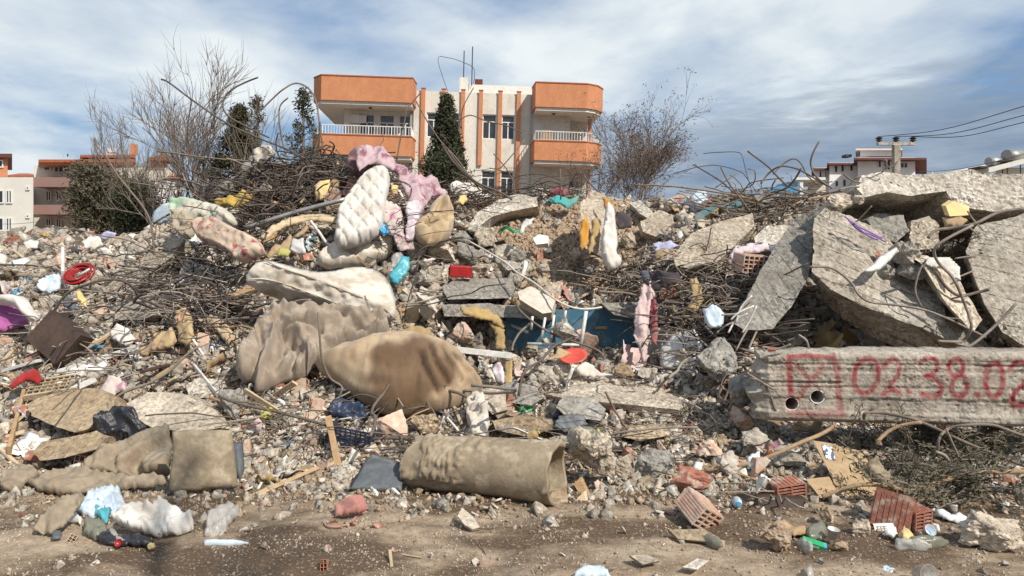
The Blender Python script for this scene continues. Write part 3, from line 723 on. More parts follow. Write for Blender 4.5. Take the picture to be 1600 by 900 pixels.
# --- left: white block with orange top floor, mauve balcony block, red roofs
def px_box(root, u0, u1, v0, v1, d, dep, mat, name, pr=0):
    a, b = P(u0, v1, d), P(u1, v0, d); o = root.location; k = (d + dep) / d if dep > 2 else 1   # deep blocks have splayed plans
    return plate(name, [(a.x - o.x, d - pr - o.y), (b.x - o.x, d - pr - o.y), (b.x * k - o.x, d + dep - o.y), (a.x * k - o.x, d + dep - o.y)], a.z - o.z, b.z - o.z, mat, root)
def px_win(root, u0, u1, v0, v1, d, mull=1, glass='glass_dark', tr=None, cur=False):
    a, b = P(u0, v1, d), P(u1, v0, d); o = root.location
    window(root, a.x - o.x, b.x - o.x, a.z - o.z, b.z - o.z, d - .08 - o.y, mull, (b.z - o.z - (b.z - a.z) * .3) if tr else None, glass, cur, .07)
H = empty('apartment_building', (P(20, 0, 46).x, 46, 0), 'pale cream block with small square windows and an orange top floor at the left edge', 'building')
px_box(H, -90, 52, 277, 446, 46, 9, 'cream_wall_far', 'wall')
for u0, u1 in ((-14, 7), (10, 20)):
    for v in (297, 340): px_win(H, u0, u1, v, v + 21, 46, 1, cur=True)
for u0 in (-70, -48):
    for v in (297, 340): px_win(H, u0, u0 + 18, v, v + 21, 46, 1)
for v in (291, 335): px_win(H, 41, 47, v, v + 6, 46, 0)
px_box(H, -60, 12, 246, 276.5, 47, 6, 'orange_wall', 'top_floor'); px_box(H, -65, 19, 240, 245.6, 46.6, 7, 'roof_maroon', 'roof')
px_win(H, -14, 6, 250, 262, 47, 1)
bm = bmesh.new()
def gable(root, u0, u1, v0, v1, d, dep, mat, name='roof', inset=.4):
    a, b = P(u0, v1, d), P(u1, v0, d); o = root.location; L = b.x - a.x; bm = bmesh.new()
    x0, x1, y0, y1, z0, z1 = a.x - o.x, b.x - o.x, d - o.y, d + dep - o.y, a.z, b.z; i = min(L * inset, dep * .5); kk = (d + dep) / d if dep > 2 else 1; k2 = (kk + 1) / 2
    lo = [bm.verts.new(p) for p in ((x0, y0, z0), (x1, y0, z0), (b.x * kk - o.x, y1, z0), (a.x * kk - o.x, y1, z0))]; ls = [bm.verts.new((v.co.x, v.co.y, z0 - .18)) for v in lo]
    r0 = bm.verts.new((a.x * k2 - o.x + i, (y0 + y1) / 2, z1)); r1 = bm.verts.new((b.x * k2 - o.x - i, (y0 + y1) / 2, z1))
    for f in ((lo[0], lo[1], r1, r0), (lo[1], lo[2], r1), (lo[2], lo[3], r0, r1), (lo[3], lo[0], r0)): bm.faces.new(f)
    for k_ in range(4): bm.faces.new((lo[k_], ls[k_], ls[(k_ + 1) % 4], lo[(k_ + 1) % 4]))
    bm.faces.new(ls); bmesh.ops.recalc_face_normals(bm, faces=bm.faces[:])
    return link(name, tomesh(bm, name), mat, root)
H = empty('apartment_building', (P(150, 0, 52).x, 52, 0), 'block with mauve balconies and blue glazed top floor under red roofs', 'building')
px_box(H, 53, 235, 258, 452, 52, 9, 'cream_wall_far', 'wall')
for v0, v1 in ((277, 292), (320, 335), (363, 378)):
    px_box(H, 52, 132, v0, v1, 50.4, 1.55, 'mauve_wall', 'balcony'); px_box(H, 132.5, 228, v0 + 2, v1 + 2, 51.2, .75, 'mauve_wall', 'balcony')
for v in (298, 341):
    for u in (72, 88, 150, 176): px_win(H, u, u + 9, v, v + 17, 51.9, 1)
px_win(H, 69, 80, 258, 267, 51.9, 0, 'glass_blue'); px_win(H, 85, 107, 257, 270, 51.9, 2, 'glass_blue')
px_box(H, 107.5, 118, 256, 277, 51.0, .8, 'pink_wall', 'wall')
px_box(H, 61, 209, 249, 257, 50.2, 9, 'orange_wall', 'eaves'); gable(H, 60, 210, 243, 249.5, 50, 10, 'roof_red')
gable(H, 125, 212, 236, 242, 53, 6, 'roof_red'); px_box(H, 130, 208, 242.5, 249, 54, 4, 'cream_wall_far', 'attic')
px_box(H, 203, 209, 224, 241, 55, .6, 'orange_wall', 'chimney')
px_box(H, 166, 174, 231, 238, 54, .6, 'plaster_white', 'water_tank')
H = empty('house', (P(30, 0, 58).x, 58, 0), 'low house with dull red roof between the pale cream block and the mauve balcony block', 'building')
gable(H, 8, 66, 263, 274, 58, 7, 'roof_red'); px_box(H, 12, 62, 274.8, 430, 59, 5, 'cream_wall_far', 'wall')
H = empty('house', (P(250, 0, 48).x, 48, 0), 'grey and cream house with slate roof right of the mauve balcony block', 'building')
px_box(H, 228, 276, 283, 450, 48, 7, 'pink_wall', 'wall'); px_box(H, 180, 272, 262, 283, 49, 7, 'plaster', 'wall'); gable(H, 212, 262, 240, 262, 49.5, 6, 'roof_grey')
px_box(H, 236, 256, 246, 262, 49, .5, 'orange_wall', 'dormer'); gable(H, 232, 260, 238, 246, 48.5, 2, 'roof_red'); gable(H, 262, 288, 262, 275, 48.5, 6, 'roof_red')
px_box(H, 266, 284, 275.5, 300, 49, 5, 'cream_wall_far', 'wall')
fe = box('fence', [(P(53, 0, 40).x + i * .31, P(53, 0, 40).x + i * .31 + .3, 40, 40.05, 0, P(53, 356, 40).z) for i in range(5)] + [(P(53, 0, 40).x, P(97, 0, 40).x, 40.051, 40.1, 2.4, 2.5)], 'cloth_teal', label='dark green sheet fence below the mauve balconies', cat='fence')
# --- right: pale pink block, utility pole, low shed, blue canvas, far house
H = empty('apartment_building', (P(1385, 0, 70).x, 70, 0), 'pale pink block with maroon eaves behind the utility pole', 'building')
px_box(H, 1340, 1430, 246, 440, 70, 9, 'pink_wall', 'wall')
px_box(H, 1296, 1339.5, 254, 440, 73, 9, 'pink_wall', 'wall'); px_box(H, 1272, 1295.5, 262, 440, 76, 9, 'pink_wall', 'wall')
for u0, u1, v0, v1, d in ((1371, 1377, 250, 262, 70), (1380, 1391, 249, 266, 70), (1406, 1418, 254, 263, 70), (1303, 1309, 258, 270, 73), (1313, 1319, 256, 269, 73), (1327, 1333, 254, 268, 73), (1279, 1284, 267, 279, 76), (1288, 1292, 266, 278, 76), (1304, 1310, 282, 292, 73), (1316, 1322, 280, 292, 73), (1380, 1391, 276, 292, 70)): px_win(H, u0, u1, v0, v1, d, 1 if u1 - u0 > 8 else 0)
gable(H, 1334, 1448, 240, 246.5, 68.8, 12, 'roof_maroon'); gable(H, 1292, 1342, 245, 254.5, 72.3, 10, 'roof_maroon'); gable(H, 1268, 1298, 257, 262.5, 75.5, 10, 'roof_maroon')
px_box(H, 1344, 1407, 235, 244, 73, 4, 'white_frame', 'stair_house'); px_box(H, 1337, 1410, 232, 234.6, 72.5, 5, 'plaster', 'roof'); px_box(H, 1322, 1331, 241, 245, 73, 1, 'dark_metal', 'chimney')
Hs = empty('shed', (P(1265, 0, 40).x, 40, 0), 'low white shed with open carport bay left of the pale pink block', 'building')
px_box(Hs, 1240, 1290, 277, 281, 40, 4, 'plaster_white', 'roof'); px_box(Hs, 1250, 1255, 281.5, 450, 40.1, .3, 'plaster_white', 'post'); px_box(Hs, 1262, 1290, 281.5, 450, 41.5, 3, 'plaster', 'wall'); px_box(Hs, 1195, 1250, 305, 450, 40.2, 1, 'plaster_white', 'low_wall')
Hb = empty('truck', (P(1222, 0, 38).x, 38, 0), 'truck load bay under a bright blue canvas cover beyond the heap', 'truck')
px_box(Hb, 1198, 1246, 292, 304, 38, 2.2, 'plastic_blue', 'canvas_cover'); gable(Hb, 1197, 1235, 287, 292.5, 37.9, 2.4, 'plastic_blue', 'canvas_top'); px_box(Hb, 1197, 1247, 304.5, 316, 38, 2.2, 'plastic_white', 'load_bed'); px_box(Hb, 1232, 1246, 284, 291.5, 38.3, 1.8, 'glass_blue', 'cab')
for u in (1205, 1238):
    bm = bmesh.new(); c = P(u, 0, 38); bmesh.ops.create_cone(bm, cap_ends=True, segments=20, radius1=.42, radius2=.42, depth=.3, matrix=Matrix.Translation((c.x - Hb.location.x, .3, .42)) @ Matrix.Rotation(R(90), 4, 'X')); link('wheel', tomesh(bm, 'wheel'), 'plastic_black', Hb)
box('chassis', (-.85, .85, .2, 2, .7, P(0, 316, 38).z), 'dark_metal', Hb)
H = empty('house', (P(1585, 0, 34).x, 34, 0), 'cream flat roofed house with rooftop water heaters at the right edge', 'building')
px_box(H, 1556, 1700, 262, 440, 34, 8, 'cream_wall_far', 'wall')
bm = bmesh.new(); o_ = H.location
a, b, c = P(1545, 262, 33.4), P(1600, 248, 33.4), P(1700, 226, 33.4)
vs = [bm.verts.new((p.x - o_.x, y, p.z + dz)) for y in (-.6, 8) for dz in (0, -.22) for p in (a, b, c)]
for f in ((0, 1, 4, 3), (1, 2, 5, 4), (6, 9, 10, 7), (7, 10, 11, 8), (0, 6, 7, 1), (1, 7, 8, 2), (3, 4, 10, 9), (4, 5, 11, 10), (0, 3, 9, 6), (2, 8, 11, 5)): bm.faces.new([vs[i] for i in f])
bmesh.ops.recalc_face_normals(bm, faces=bm.faces[:]); link('roof', tomesh(bm, 'roof'), 'plaster_white', H)
def cyl(name, c, r, L, axis, mat, parent=None, seg=20, **k):
    bm = bmesh.new(); q = Vector(axis).to_track_quat('Z', 'Y').to_matrix().to_4x4()
    bmesh.ops.create_cone(bm, cap_ends=True, segments=seg, radius1=r, radius2=r, depth=L, matrix=Matrix.Translation(c) @ q)
    me = tomesh(bm, name); [setattr(p, 'use_smooth', len(p.vertices) == 4) for p in me.polygons]
    return link(name, me, mat, parent, **k)
for u, v, rr in ((1584, 244, .28), (1556, 253, .2)):
    c = P(u, v, 33.8); c -= o_; g_ = empty('water_heater', (0, 0, 0)); g_.parent = H
    cyl('tank', c, rr, .9, (1, .3, 0), 'metal_grey', g_); box('panel', (c.x - .9, c.x - .25, c.y - .3, c.y + .6, c.z - .3, c.z - .22), 'dark_metal', g_); box('stand', [(c.x - .3, c.x - .27, c.y, c.y + .03, c.z - .8, c.z), (c.x + .3, c.x + .33, c.y, c.y + .03, c.z - .8, c.z)], 'dark_metal', g_)
Up = empty('utility_pole', (P(1400, 0, 34).x, 34, 0), 'pale concrete utility pole with crossarm and three dark insulators', 'pole')
pz = P(0, 227, 34).z; box('post', (-.13, .13, -.13, .13, 0, pz), 'concrete', Up); box('crossarm', (-.85, .85, -.09, .09, pz + .002, pz + .13), 'concrete', Up)
for x in (-.78, 0, .78):
    q = empty('insulator', (x, 0, pz + .13)); q.parent = Up
    for j, rr in enumerate((.05, .13, .09, .15, .07)): cyl('disc', Vector((0, 0, .03 + j * .055)), rr, .05, (0, 0, 1), 'dark_metal', q, 12)
def wire(pts, r, mat, label, group=None, name='power_line'):
    v, f = tube_geo(catmull([Vector(p) for p in pts], 6), r, 5); o = link(name, pym(name, v, f, True), mat, label=label, cat='wire', group=group); return centre(o)
for i, (x, (u, v)) in enumerate(((-.78, (1600, 166)), (0, (1600, 180)), (.78, (1600, 191)))):
    a = Vector((Up.location.x + x, 34, pz + .4)); b = P(u, v, 26); e = b + (b - a) * .8; m = (a + b) / 2 - Vector((0, 0, .25))
    wire([a, m, b, e + Vector((0, 0, .5))], .016, 'dark_metal', ['uppermost power line running right from the left insulator', 'middle power line running right from the pole', 'lowest of the three power lines from the pole'][i], 'power lines from the utility pole')
wire([P(1432, 269, 34), P(1490, 265, 34), P(1548, 254, 33.5), P(1700, 215, 33)], .014, 'dark_metal', 'thin cable hanging between the pink block and the far right house')
wire([P(-40, 349, 44), P(20, 350, 43), P(62, 346, 42)], .012, 'dark_metal', 'thin cable crossing low in front of the pale cream block')
# bird
bd = bmesh.new(); bp = P(1085, 187, 40)
for s in (-1, 1):
    vs = [bd.verts.new(p) for p in ((0, -.1, 0), (s * .12, .02, .06), (s * .26, .06, .0), (s * .1, .1, .04), (0, .14, 0), (0, 0, -.05))]
    bd.faces.new((vs[0], vs[1], vs[3], vs[4])); bd.faces.new((vs[1], vs[2], vs[3])); bd.faces.new((vs[0], vs[5], vs[4]))
link('bird', tomesh(bd, 'bird'), 'bird_black', label='small dark bird flying in the grey sky right of the orange block', cat='bird').location = bp; bpy.data.objects['bird'].scale = (.6, .6, .6)

# ------------------------------------------------------------ trees
def grow(vs, fs, p, d, L, r, lev, rs, tips, spread=.5, upb=.12, kids=(3, 5), maxlev=4, bend=.18):
    n = 5; pts = [p.copy()]; q = p.copy(); dd = d.copy()
    for i in range(n):
        dd = (dd + Vector((rs.gauss(0, bend), rs.gauss(0, bend), rs.gauss(0, bend) * .6 + upb * .3))).normalized(); q = q + dd * (L / n); pts.append(q.copy())
    tube_geo(pts, r, 5 if lev < 2 else 3, .45 if lev < maxlev else .3, vs, fs)
    if lev >= maxlev: tips.append(pts[-1]); return
    for _ in range(rs.randint(*kids)):
        t = rs.uniform(.3, 1); i = min(n - 1, int(t * n)); b = pts[i].lerp(pts[i + 1], t * n - i)
        a = (pts[i + 1] - pts[i]).normalized(); s = Vector((rs.gauss(0, 1), rs.gauss(0, 1), rs.gauss(0, 1))); s = (s - a * s.dot(a)).normalized()
        nd = (a + s * spread * rs.uniform(.6, 1.5) + Vector((0, 0, upb))).normalized()
        grow(vs, fs, b, nd, L * rs.uniform(.5, .78), max(r * .56, .0065), lev + 1, rs, tips, spread, upb, kids, maxlev, bend)
def leaves(name, pts, n, rad, size, mat, parent, rs, flat=.6):
    vs, fs = [], []
    for c in pts:
        for _ in range(n):
            p = c + Vector((rs.gauss(0, rad), rs.gauss(0, rad), rs.gauss(0, rad * flat))); a = Vector((rs.gauss(0, 1), rs.gauss(0, 1), rs.gauss(0, .8))).normalized(); b = a.cross(Vector((rs.gauss(0, 1), rs.gauss(0, 1), rs.gauss(0, 1)))).normalized()
            s = size * rs.uniform(.5, 1.4); i = len(vs); vs += [p - a * s, p + b * s * .3, p + a * s, p - b * s * .3]; fs.append((i, i + 1, i + 2, i + 3))
    return link(name, pym(name, vs, fs), mat, parent, kind=None)
def bare_tree(u, vtop, d, label, seed, stems=1, lean=0, spread=.55, mat='twig', kids=(3, 5), maxlev=4, upb=.1, bud=0, base=None, width=1.0, group=None):
    rs = random.Random(seed); x = P(u, 0, d).x; top = P(u, vtop, d).z
    T = empty('bare_tree', (x, d, 0), label, 'tree', group); h = top
    vs, fs, tv, tf, tips = [], [], [], [], []
    for s in range(stems):
        dv = Vector((rs.gauss(0, .12 * stems) + lean, rs.gauss(0, .12), 1)).normalized(); pts = [Vector((0, 0, 0))]; q = Vector((0, 0, 0)); th = h * .42
        for i in range(6): dv = (dv + Vector((rs.gauss(0, .05), rs.gauss(0, .05), .02))).normalized(); q = q + dv * th / 6; pts.append(q.copy())
        tube_geo(pts, .16 / math.sqrt(stems), 8, .55, tv, tf)
        for j in range(7 if stems == 1 else 4):
            b = pts[rs.randint(2, 6)]; an = rs.uniform(0, 6.28); nd = (dv + Vector((math.cos(an), math.sin(an), .1)) * spread * width * rs.uniform(.5, 1.3)).normalized()
            grow(vs, fs, b, nd, h * .27 * rs.uniform(.7, 1.15), .028, 1, rs, tips, spread, upb, kids, maxlev)
    mz = sorted(v.z for v in vs)[int(len(vs) * .975)]; kz = h / mz
    for q_ in (vs, tv): q_[:] = [Vector((v.x * (min(kz, 1 + .45 * (kz - 1)) * (.8 if d < 25 else 1) if kz > 1 else .5 + .5 * kz), v.y * kz, v.z * kz)) for v in q_]
    tips = [Vector((v.x * (min(kz, 1 + .45 * (kz - 1)) * (.8 if d < 25 else 1) if kz > 1 else .5 + .5 * kz), v.y * kz, v.z * kz)) for v in tips]
    link('trunk', pym('trunk', tv, tf, True), 'bark', T); link('crown', pym('crown', vs, fs), mat, T)
    if bud: leaves('buds', tips, bud, .08, .05, 'buds', T, rs)
    return T
bare_tree(990, 182, 31, 'spreading bare tree with reddish buds right of the orange block', 31, 1, .0, .5, 'twig_brown', (5, 8), 4, .1, 4, width=1.3)
bare_tree(930, 215, 33, 'slim bare tree behind the right corner of the orange block', 12, 1, .1, .5, 'twig', (3, 5), 4, .1, 2)
bare_tree(372, 118, 22, 'tall bare tree rising behind the left of the heap', 5, 3, -.03, .5, 'twig_brown', (4, 6), 4, .16, 0)
bare_tree(330, 185, 22, 'lower bare tree with branches fanning to the left', 9, 3, -.04, .42, 'twig_brown', (3, 5), 4, .16, 0, width=1.3)
bare_tree(160, 190, 27, 'thin upright bare tree above the mauve balcony block', 14, 3, 0, .38, 'twig_brown', (4, 5), 4, .25, 0)
bare_tree(270, 225, 24, 'small bare tree between the shrubby trees and the heap', 17, 2, .05, .4, 'twig', (2, 4), 4, .2, 0)
def conifer(u, vtop, d, wpx, label, seed, mat='leaf_dark', n=130, dens=16, gap=0.0, size=.14, vbase=400, name='conifer_tree'):
    rs = random.Random(seed); x = P(u, 0, d).x; top = P(u, vtop, d).z; w_ = wpx / F * d / 2; T = empty(name, (x, d, 0), label, 'tree')
    link('trunk', pym('trunk', *tube_geo([Vector((0, 0, 0)), Vector((0, 0, top * .5)), Vector((0, 0, top * .97))], [.13, .09, .015], 7), True), 'bark', T)
    z0 = P(u, 325, d).z; pts = []; bv, bf = [], []
    for i in range(n):
        t = rs.random() ** .8; z = z0 + (top - z0) * t; rr = w_ * (1 - t) * (.8 + .35 * noise.noise(Vector((z * 1.3, seed, 0)))) + .06
        an = rs.uniform(0, 6.28); k = rs.uniform(.35, 1.12)
        if gap and rs.random() < gap * t: continue
        c = Vector((math.cos(an) * rr * k, math.sin(an) * rr * k, z + rr * k * .15)); pts.append(c)
        tube_geo([Vector((0, 0, z - rr * .25)), c], .018, 3, .4, bv, bf)
    link('branches', pym('branches', bv, bf), 'bark', T)
    leaves('crown', pts, dens, .085, size, mat, T, rs, 1.0); return T
conifer(697, 152, 29, 108, 'dark conifer standing in front of the orange block facade', 3, 'leaf_dark', 620, 30, .1, .085)
conifer(474, 138, 24, 110, 'thin dark conifer with ragged gaps left of the orange block', 8, 'leaf_dark', 75, 34, .35, .07)
conifer(374, 172, 23, 150, 'brownish conifer among the bare trees', 6, 'leaf_brown', 300, 30, .12, .08)
conifer(402, 150, 26, 40, 'narrow brown conifer top behind the bare branches', 16, 'leaf_brown', 70, 26, .35, .08)
def shrubby(u, v, d, wpx, hpx, label, seed, mat):
    rs = random.Random(seed); c = P(u, v, d); T = empty('shrubby_tree', (c.x, d, 0), label, 'tree'); tv, tf = [], []; pts = []; a, b = wpx / F * d / 2, hpx / F * d / 2
    for i in range(170):
        w3 = Vector((rs.gauss(0, 1), rs.gauss(0, 1), rs.gauss(0, 1))).normalized() * rs.random() ** .45; k = 1 + .22 * noise.noise(w3 * 2.2 + Vector((seed, 0, 0)))
        p = Vector((w3.x * a * k, w3.y * a * .7 * k, c.z + w3.z * b * k)); pts.append(p)
        if i % 4 == 0: tube_geo([Vector((0, 0, max(.2, c.z - b))), Vector((p.x * .5, p.y * .5, p.z * .8)), p + Vector((0, 0, .3 if w3.z > .3 else 0))], .02, 3, .3, tv, tf)
    tube_geo([Vector((0, 0, 0)), Vector((.05, 0, c.z - b * .3))], .14, 7, .7, tv, tf)
    link('trunk', pym('trunk', tv, tf), 'bark', T); leaves('crown', pts, 48, .17, .07, mat, T, rs, 1.0)
shrubby(140, 308, 26, 70, 112, 'leftmost shrubby olive tree in front of the mauve balconies', 2, 'leaf_olive')
shrubby(172, 322, 27, 90, 100, 'broad olive shrub tree in the middle of the shrubby clump', 4, 'leaf_olive')
shrubby(213, 325, 25, 66, 82, 'rightmost dark shrub tree of the clump beyond the left rubble', 11, 'leaf_dark')
shrubby(690, 262, 27, 60, 40, 'low dark bush at the foot of the conifer', 21, 'leaf_dark')
# street tree behind the photographer, out of frame: its bare crown throws the soft blotches on the foreground
rs = random.Random(77); T = empty('bare_tree', (3.4, -3.6, 0), 'bare street tree behind the viewpoint', 'tree'); tv, tf, vs, fs, tips = [], [], [], [], []
tube_geo([Vector((0, 0, 0)), Vector((.1, .1, 3.4)), Vector((0, .2, 6.5))], [.12, .1, .06], 8, 1, tv, tf)
for j in range(9):
    an = rs.uniform(0, 6.28); grow(vs, fs, Vector((0, .2, rs.uniform(4.2, 6.4))), Vector((math.cos(an) * .7, math.sin(an) * .7, .6)).normalized(), 2.7, .06, 1, rs, tips, .5, .08, (2, 4), 4)
link('trunk', pym('trunk', tv, tf, True), 'bark', T); link('crown', pym('crown', vs, fs), 'twig', T)
# ------------------------------------------------------------ the graffiti beam
def poly_stroke(pts, k=6):
    return [(p.x, p.y) for p in catmull([Vector((a, b, 0)) for a, b in pts], k)] if len(pts) > 2 else pts
def zc_(x, y): return (1160 + x / 3.636, 520 + y / 3.636)
def ell(cx, cy, rx, ry, sk=0, a0=0, a1=360, n=22): return [(cx + rx * math.cos(R(a0 + (a1 - a0) * i / n)) + sk * -(ry * math.sin(R(a0 + (a1 - a0) * i / n))) / 100 * 20, cy + ry * math.sin(R(a0 + (a1 - a0) * i / n))) for i in range(n + 1)]
ST = []                                          # spray strokes: (points, half width px, strength)
def stz(pts, hw=2.8, s=.8, sm=True): ST.append(([zc_(*q) for q in (poly_stroke(pts) if sm else pts)], hw, s))
stz([(262, 128), (400, 132), (515, 138)], 3.0, .8); stz([(515, 138), (538, 220), (545, 330), (560, 450)], 3.6, .62); stz([(265, 130), (272, 300), (280, 380)], 3.4, .8); stz([(272, 380), (290, 452)], 4.2, .4, False); stz([(270, 455), (400, 462), (560, 460)], 4.5, .45)
stz([(312, 190), (345, 225), (395, 270)], 2.6, .6); stz([(455, 192), (410, 250), (345, 330), (305, 400)], 3, .62); stz([(395, 270), (440, 330)], 2.6, .4, False)
ST.append(([zc_(*q) for q in ell(703, 245, 68, 98, .55)], 3.0, .8))
stz([(800, 195), (825, 160), (868, 152), (893, 185), (885, 235), (845, 290), (800, 345)], 2.8, .75); stz([(798, 345), (840, 318), (885, 338)], 3.0, .8)
stz([(945, 328), (950, 332)], 3.2, .7, False)
stz([(1012, 172), (1045, 145), (1095, 152), (1108, 195), (1080, 232), (1040, 246)], 2.8, .8); stz([(1040, 246), (1100, 268), (1132, 310), (1120, 350), (1070, 362), (1025, 348)], 3.0, .8)
for x_, y0_, y1_ in ((300, 460, 500), (530, 455, 500), (820, 345, 385), (1100, 360, 400), (1235, 365, 410), (1545, 405, 450), (700, 343, 372)): ST.append(([zc_(x_, y0_), zc_(x_ + 2, y1_)], 1.0, .55))
ST.append(([zc_(*q) for q in ell(1214, 198, 42, 50)], 2.8, .8)); ST.append(([zc_(*q) for q in ell(1233, 303, 44, 62)], 2.8, .8))
stz([(1328, 348), (1334, 350)], 3.4, .85, False)
ST.append(([zc_(*q) for q in ell(1428, 265, 50, 98, .12)], 3.2, .85))
stz([(1522, 205), (1548, 170), (1595, 172), (1625, 215), (1605, 280), (1550, 335), (1528, 372)], 3.2, .85); stz([(1525, 372), (1545, 405), (1600, 412), (1680, 398)], 3.8, .9)
BT = [Vector((u - 1178, 0)) for u in (0,)]
def beam_graffiti():
    dL, dR = 5.78, 5.5; uL, uR = 1180, 1600
    A = P(uL, 657, dL); Bp = P(uR, 668, dR); At = P(uL, 549, dL); Bt = P(uR, 545, dR)
    ex = (Bp - A); L0 = ex.length; ex.normalize(); ez = (At - A); Hh = ez.length; ez.normalize(); ny = ex.cross(ez).normalized()   # away from camera
    if ny.y < 0: ny = -ny
    L = L0 * 1.38; st = .0095; nx, nz = int(L / st), int(Hh / st)
    holes = [(1237, 631, 9.8), (1277, 620, 10)]
    verts, pv, idx = [], [], {}
    grooves = [(.185, 1, .9), (.44, .34, 1.1), (.50, 1, .45), (.66, 1, .55), (.845, 1, .9)]
    for j in range(nz + 1):
        for i in range(nx + 1):
            s, t = i / nx * L, j / nz
            hh = Hh * (1 + .035 * (s / L0))
            wob = .018 * noise.noise(Vector((s * 2.5, t * 3, 1)))
            p = A + ex * s + ez * (t * hh)
            # ragged left end and eroded arrises
            endr = max(0, .10 - s) / .10
            left = (-.03 + .09 * noise.noise(Vector((t * 4, 3, 0))) + .04 * noise.noise(Vector((t * 14, 1, 0))) + (.14 if t < .28 else 0) * (0) - .05 * (t < .4)) * endr
            dy = wob + .010 * noise.fractal(Vector((s * 6, t * 3.5, 0)), .8, 2.1, 4, noise_basis='PERLIN_ORIGINAL')
            vt_ = 1 - t
            for gt, gx, ga in grooves:
                if s / L0 > gx: continue
                dg = abs(vt_ - gt + .006 * noise.noise(Vector((s * 3, gt * 9, 0)))) * Hh
                rag = .5 + .9 * max(0, noise.noise(Vector((s * 22, gt * 7, 0))) + .25)
                if dg < .014: dy += .016 * ga * rag * (1 - dg / .014)
                elif dg < .024: dy -= .005 * ga
            board = int(vt_ * 5.6 + .3); dy += .009 * noise.cell(Vector((board * 3.1, 0, 0)))
            pit = noise.noise(Vector((s * 30, t * 17, 5)))
            if pit > .38 and noise.noise(Vector((s * 4, t * 3, 9))) > .0: dy += .010
            top = max(0, t - .93) / .07; bot = max(0, .05 - t) / .05
            dy += .05 * top * top * (.5 + abs(noise.noise(Vector((s * 7, 0, 2))))) + .03 * bot
            dz = (-.02 * top * (abs(noise.noise(Vector((s * 5, 7, 2)))) + .4 * noise.noise(Vector((s * 18, 7, 2)))))
            if s < .35 and t > .86: dz -= .03 * (1 - s / .35)
            if endr > 0: dy += .05 * endr * (1 + noise.noise(Vector((t * 9, 9, 9))))
            p = p + ex * (left + .075 * endr) + ny * dy + ez * dz
            q = A + ex * s + ez * (t * hh); uu, vv_ = q.x / q.y * F + CX, HY - (q.z - EYE) / q.y * F
            for hu, hv, hr in holes:
                rr = math.hypot(uu - hu, vv_ - hv) * (1 + .10 * noise.noise(Vector((uu * .25, vv_ * .25, 2))))
                if rr < hr: p = p + ny * (.26 * min(1, (hr - rr) / 1.2))
            best = 0
            for pts, hw, sg in ST:
                if not (pts and min(a[0] for a in pts) - 9 < uu < max(a[0] for a in pts) + 9 and min(a[1] for a in pts) - 9 < vv_ < max(a[1] for a in pts) + 9): continue
                dd_ = polyd((uu, vv_), pts, False)
                k = sg * max(0, min(1, 1.3 - (dd_ / hw) ** 2 * .42)) if dd_ < hw * 2 else 0
                if dd_ < hw * 4.5: k = max(k, .17 * sg * (1 - dd_ / hw / 4.5) * (1 + noise.noise(Vector((s * 60, t * 30, 8)))))
                best = max(best, k)
            if 1452 < uu < 1466 and 622 < vv_ < 640 and 0: best = .4
            if best: best *= (.74 + .5 * noise.noise(Vector((s * 25, t * 14, 3)))) + .25
            verts.append(p); pv.append(max(0, min(1, best)))
    W1 = nx + 1; nfront = len(verts); faces = []
    for j in range(nz):
        for i in range(nx):
            a = j * W1 + i; faces.append((a, a + 1, a + W1 + 1, a + W1))
    ring = [i for i in range(nx + 1)] + [j * W1 + nx for j in range(1, nz + 1)] + [nz * W1 + i for i in range(nx - 1, -1, -1)] + [j * W1 for j in range(nz - 1, 0, -1)]
    prev = ring; n = len(ring)
    for layer, dep in enumerate((.05, .12, .2, .3)):
        cur = []
        for a in ring:
            q = verts[a] + ny * dep; q = q + ez * .012 * noise.noise(q * 6) + ex * .02 * noise.noise(q * 5)
            verts.append(q); pv.append(0); cur.append(len(verts) - 1)
        for k in range(n): faces.append((prev[k], cur[k], cur[(k + 1) % n], prev[(k + 1) % n]))
        prev = cur
    faces.append(tuple(prev))
    root = empty('concrete_beam', A + ex * 1.0, 'long board marked concrete beam sprayed in red with a crossed box and numbers', 'concrete beam')
    me = pym('beam_body', [v - root.location for v in verts], faces, True)
    bm = bmesh.new(); bm.from_mesh(me); bmesh.ops.recalc_face_normals(bm, faces=bm.faces[:]); bm.to_mesh(me); bm.free()
    me.attributes.new('paint', 'FLOAT', 'POINT').data.foreach_set('value', pv)
    me.polygons.foreach_set('use_smooth', [len(p.vertices) == 4 for p in me.polygons])
    link('beam_body', me, 'concrete_beam', root)
    for hu, hv, hr in holes:
        s_ = (hu - uL) / (uR - uL); dd = dL + (dR - dL) * s_; c = P(hu, hv, dd) + ny * .004; r_ = (hr + .6) / F * dd
        ring = [c + ex * (r_ * math.cos(a)) + ez * (r_ * math.sin(a)) - root.location for a in np.linspace(0, 2 * math.pi, 25)]
        link('pipe_sleeve', pym('pipe_sleeve', *tube_geo(ring, .005, 5), True), 'plaster_white', root)
    ITEMS.append([(1178, 545), (1700, 545), (1700, 672), (1178, 665)])
beam_graffiti()

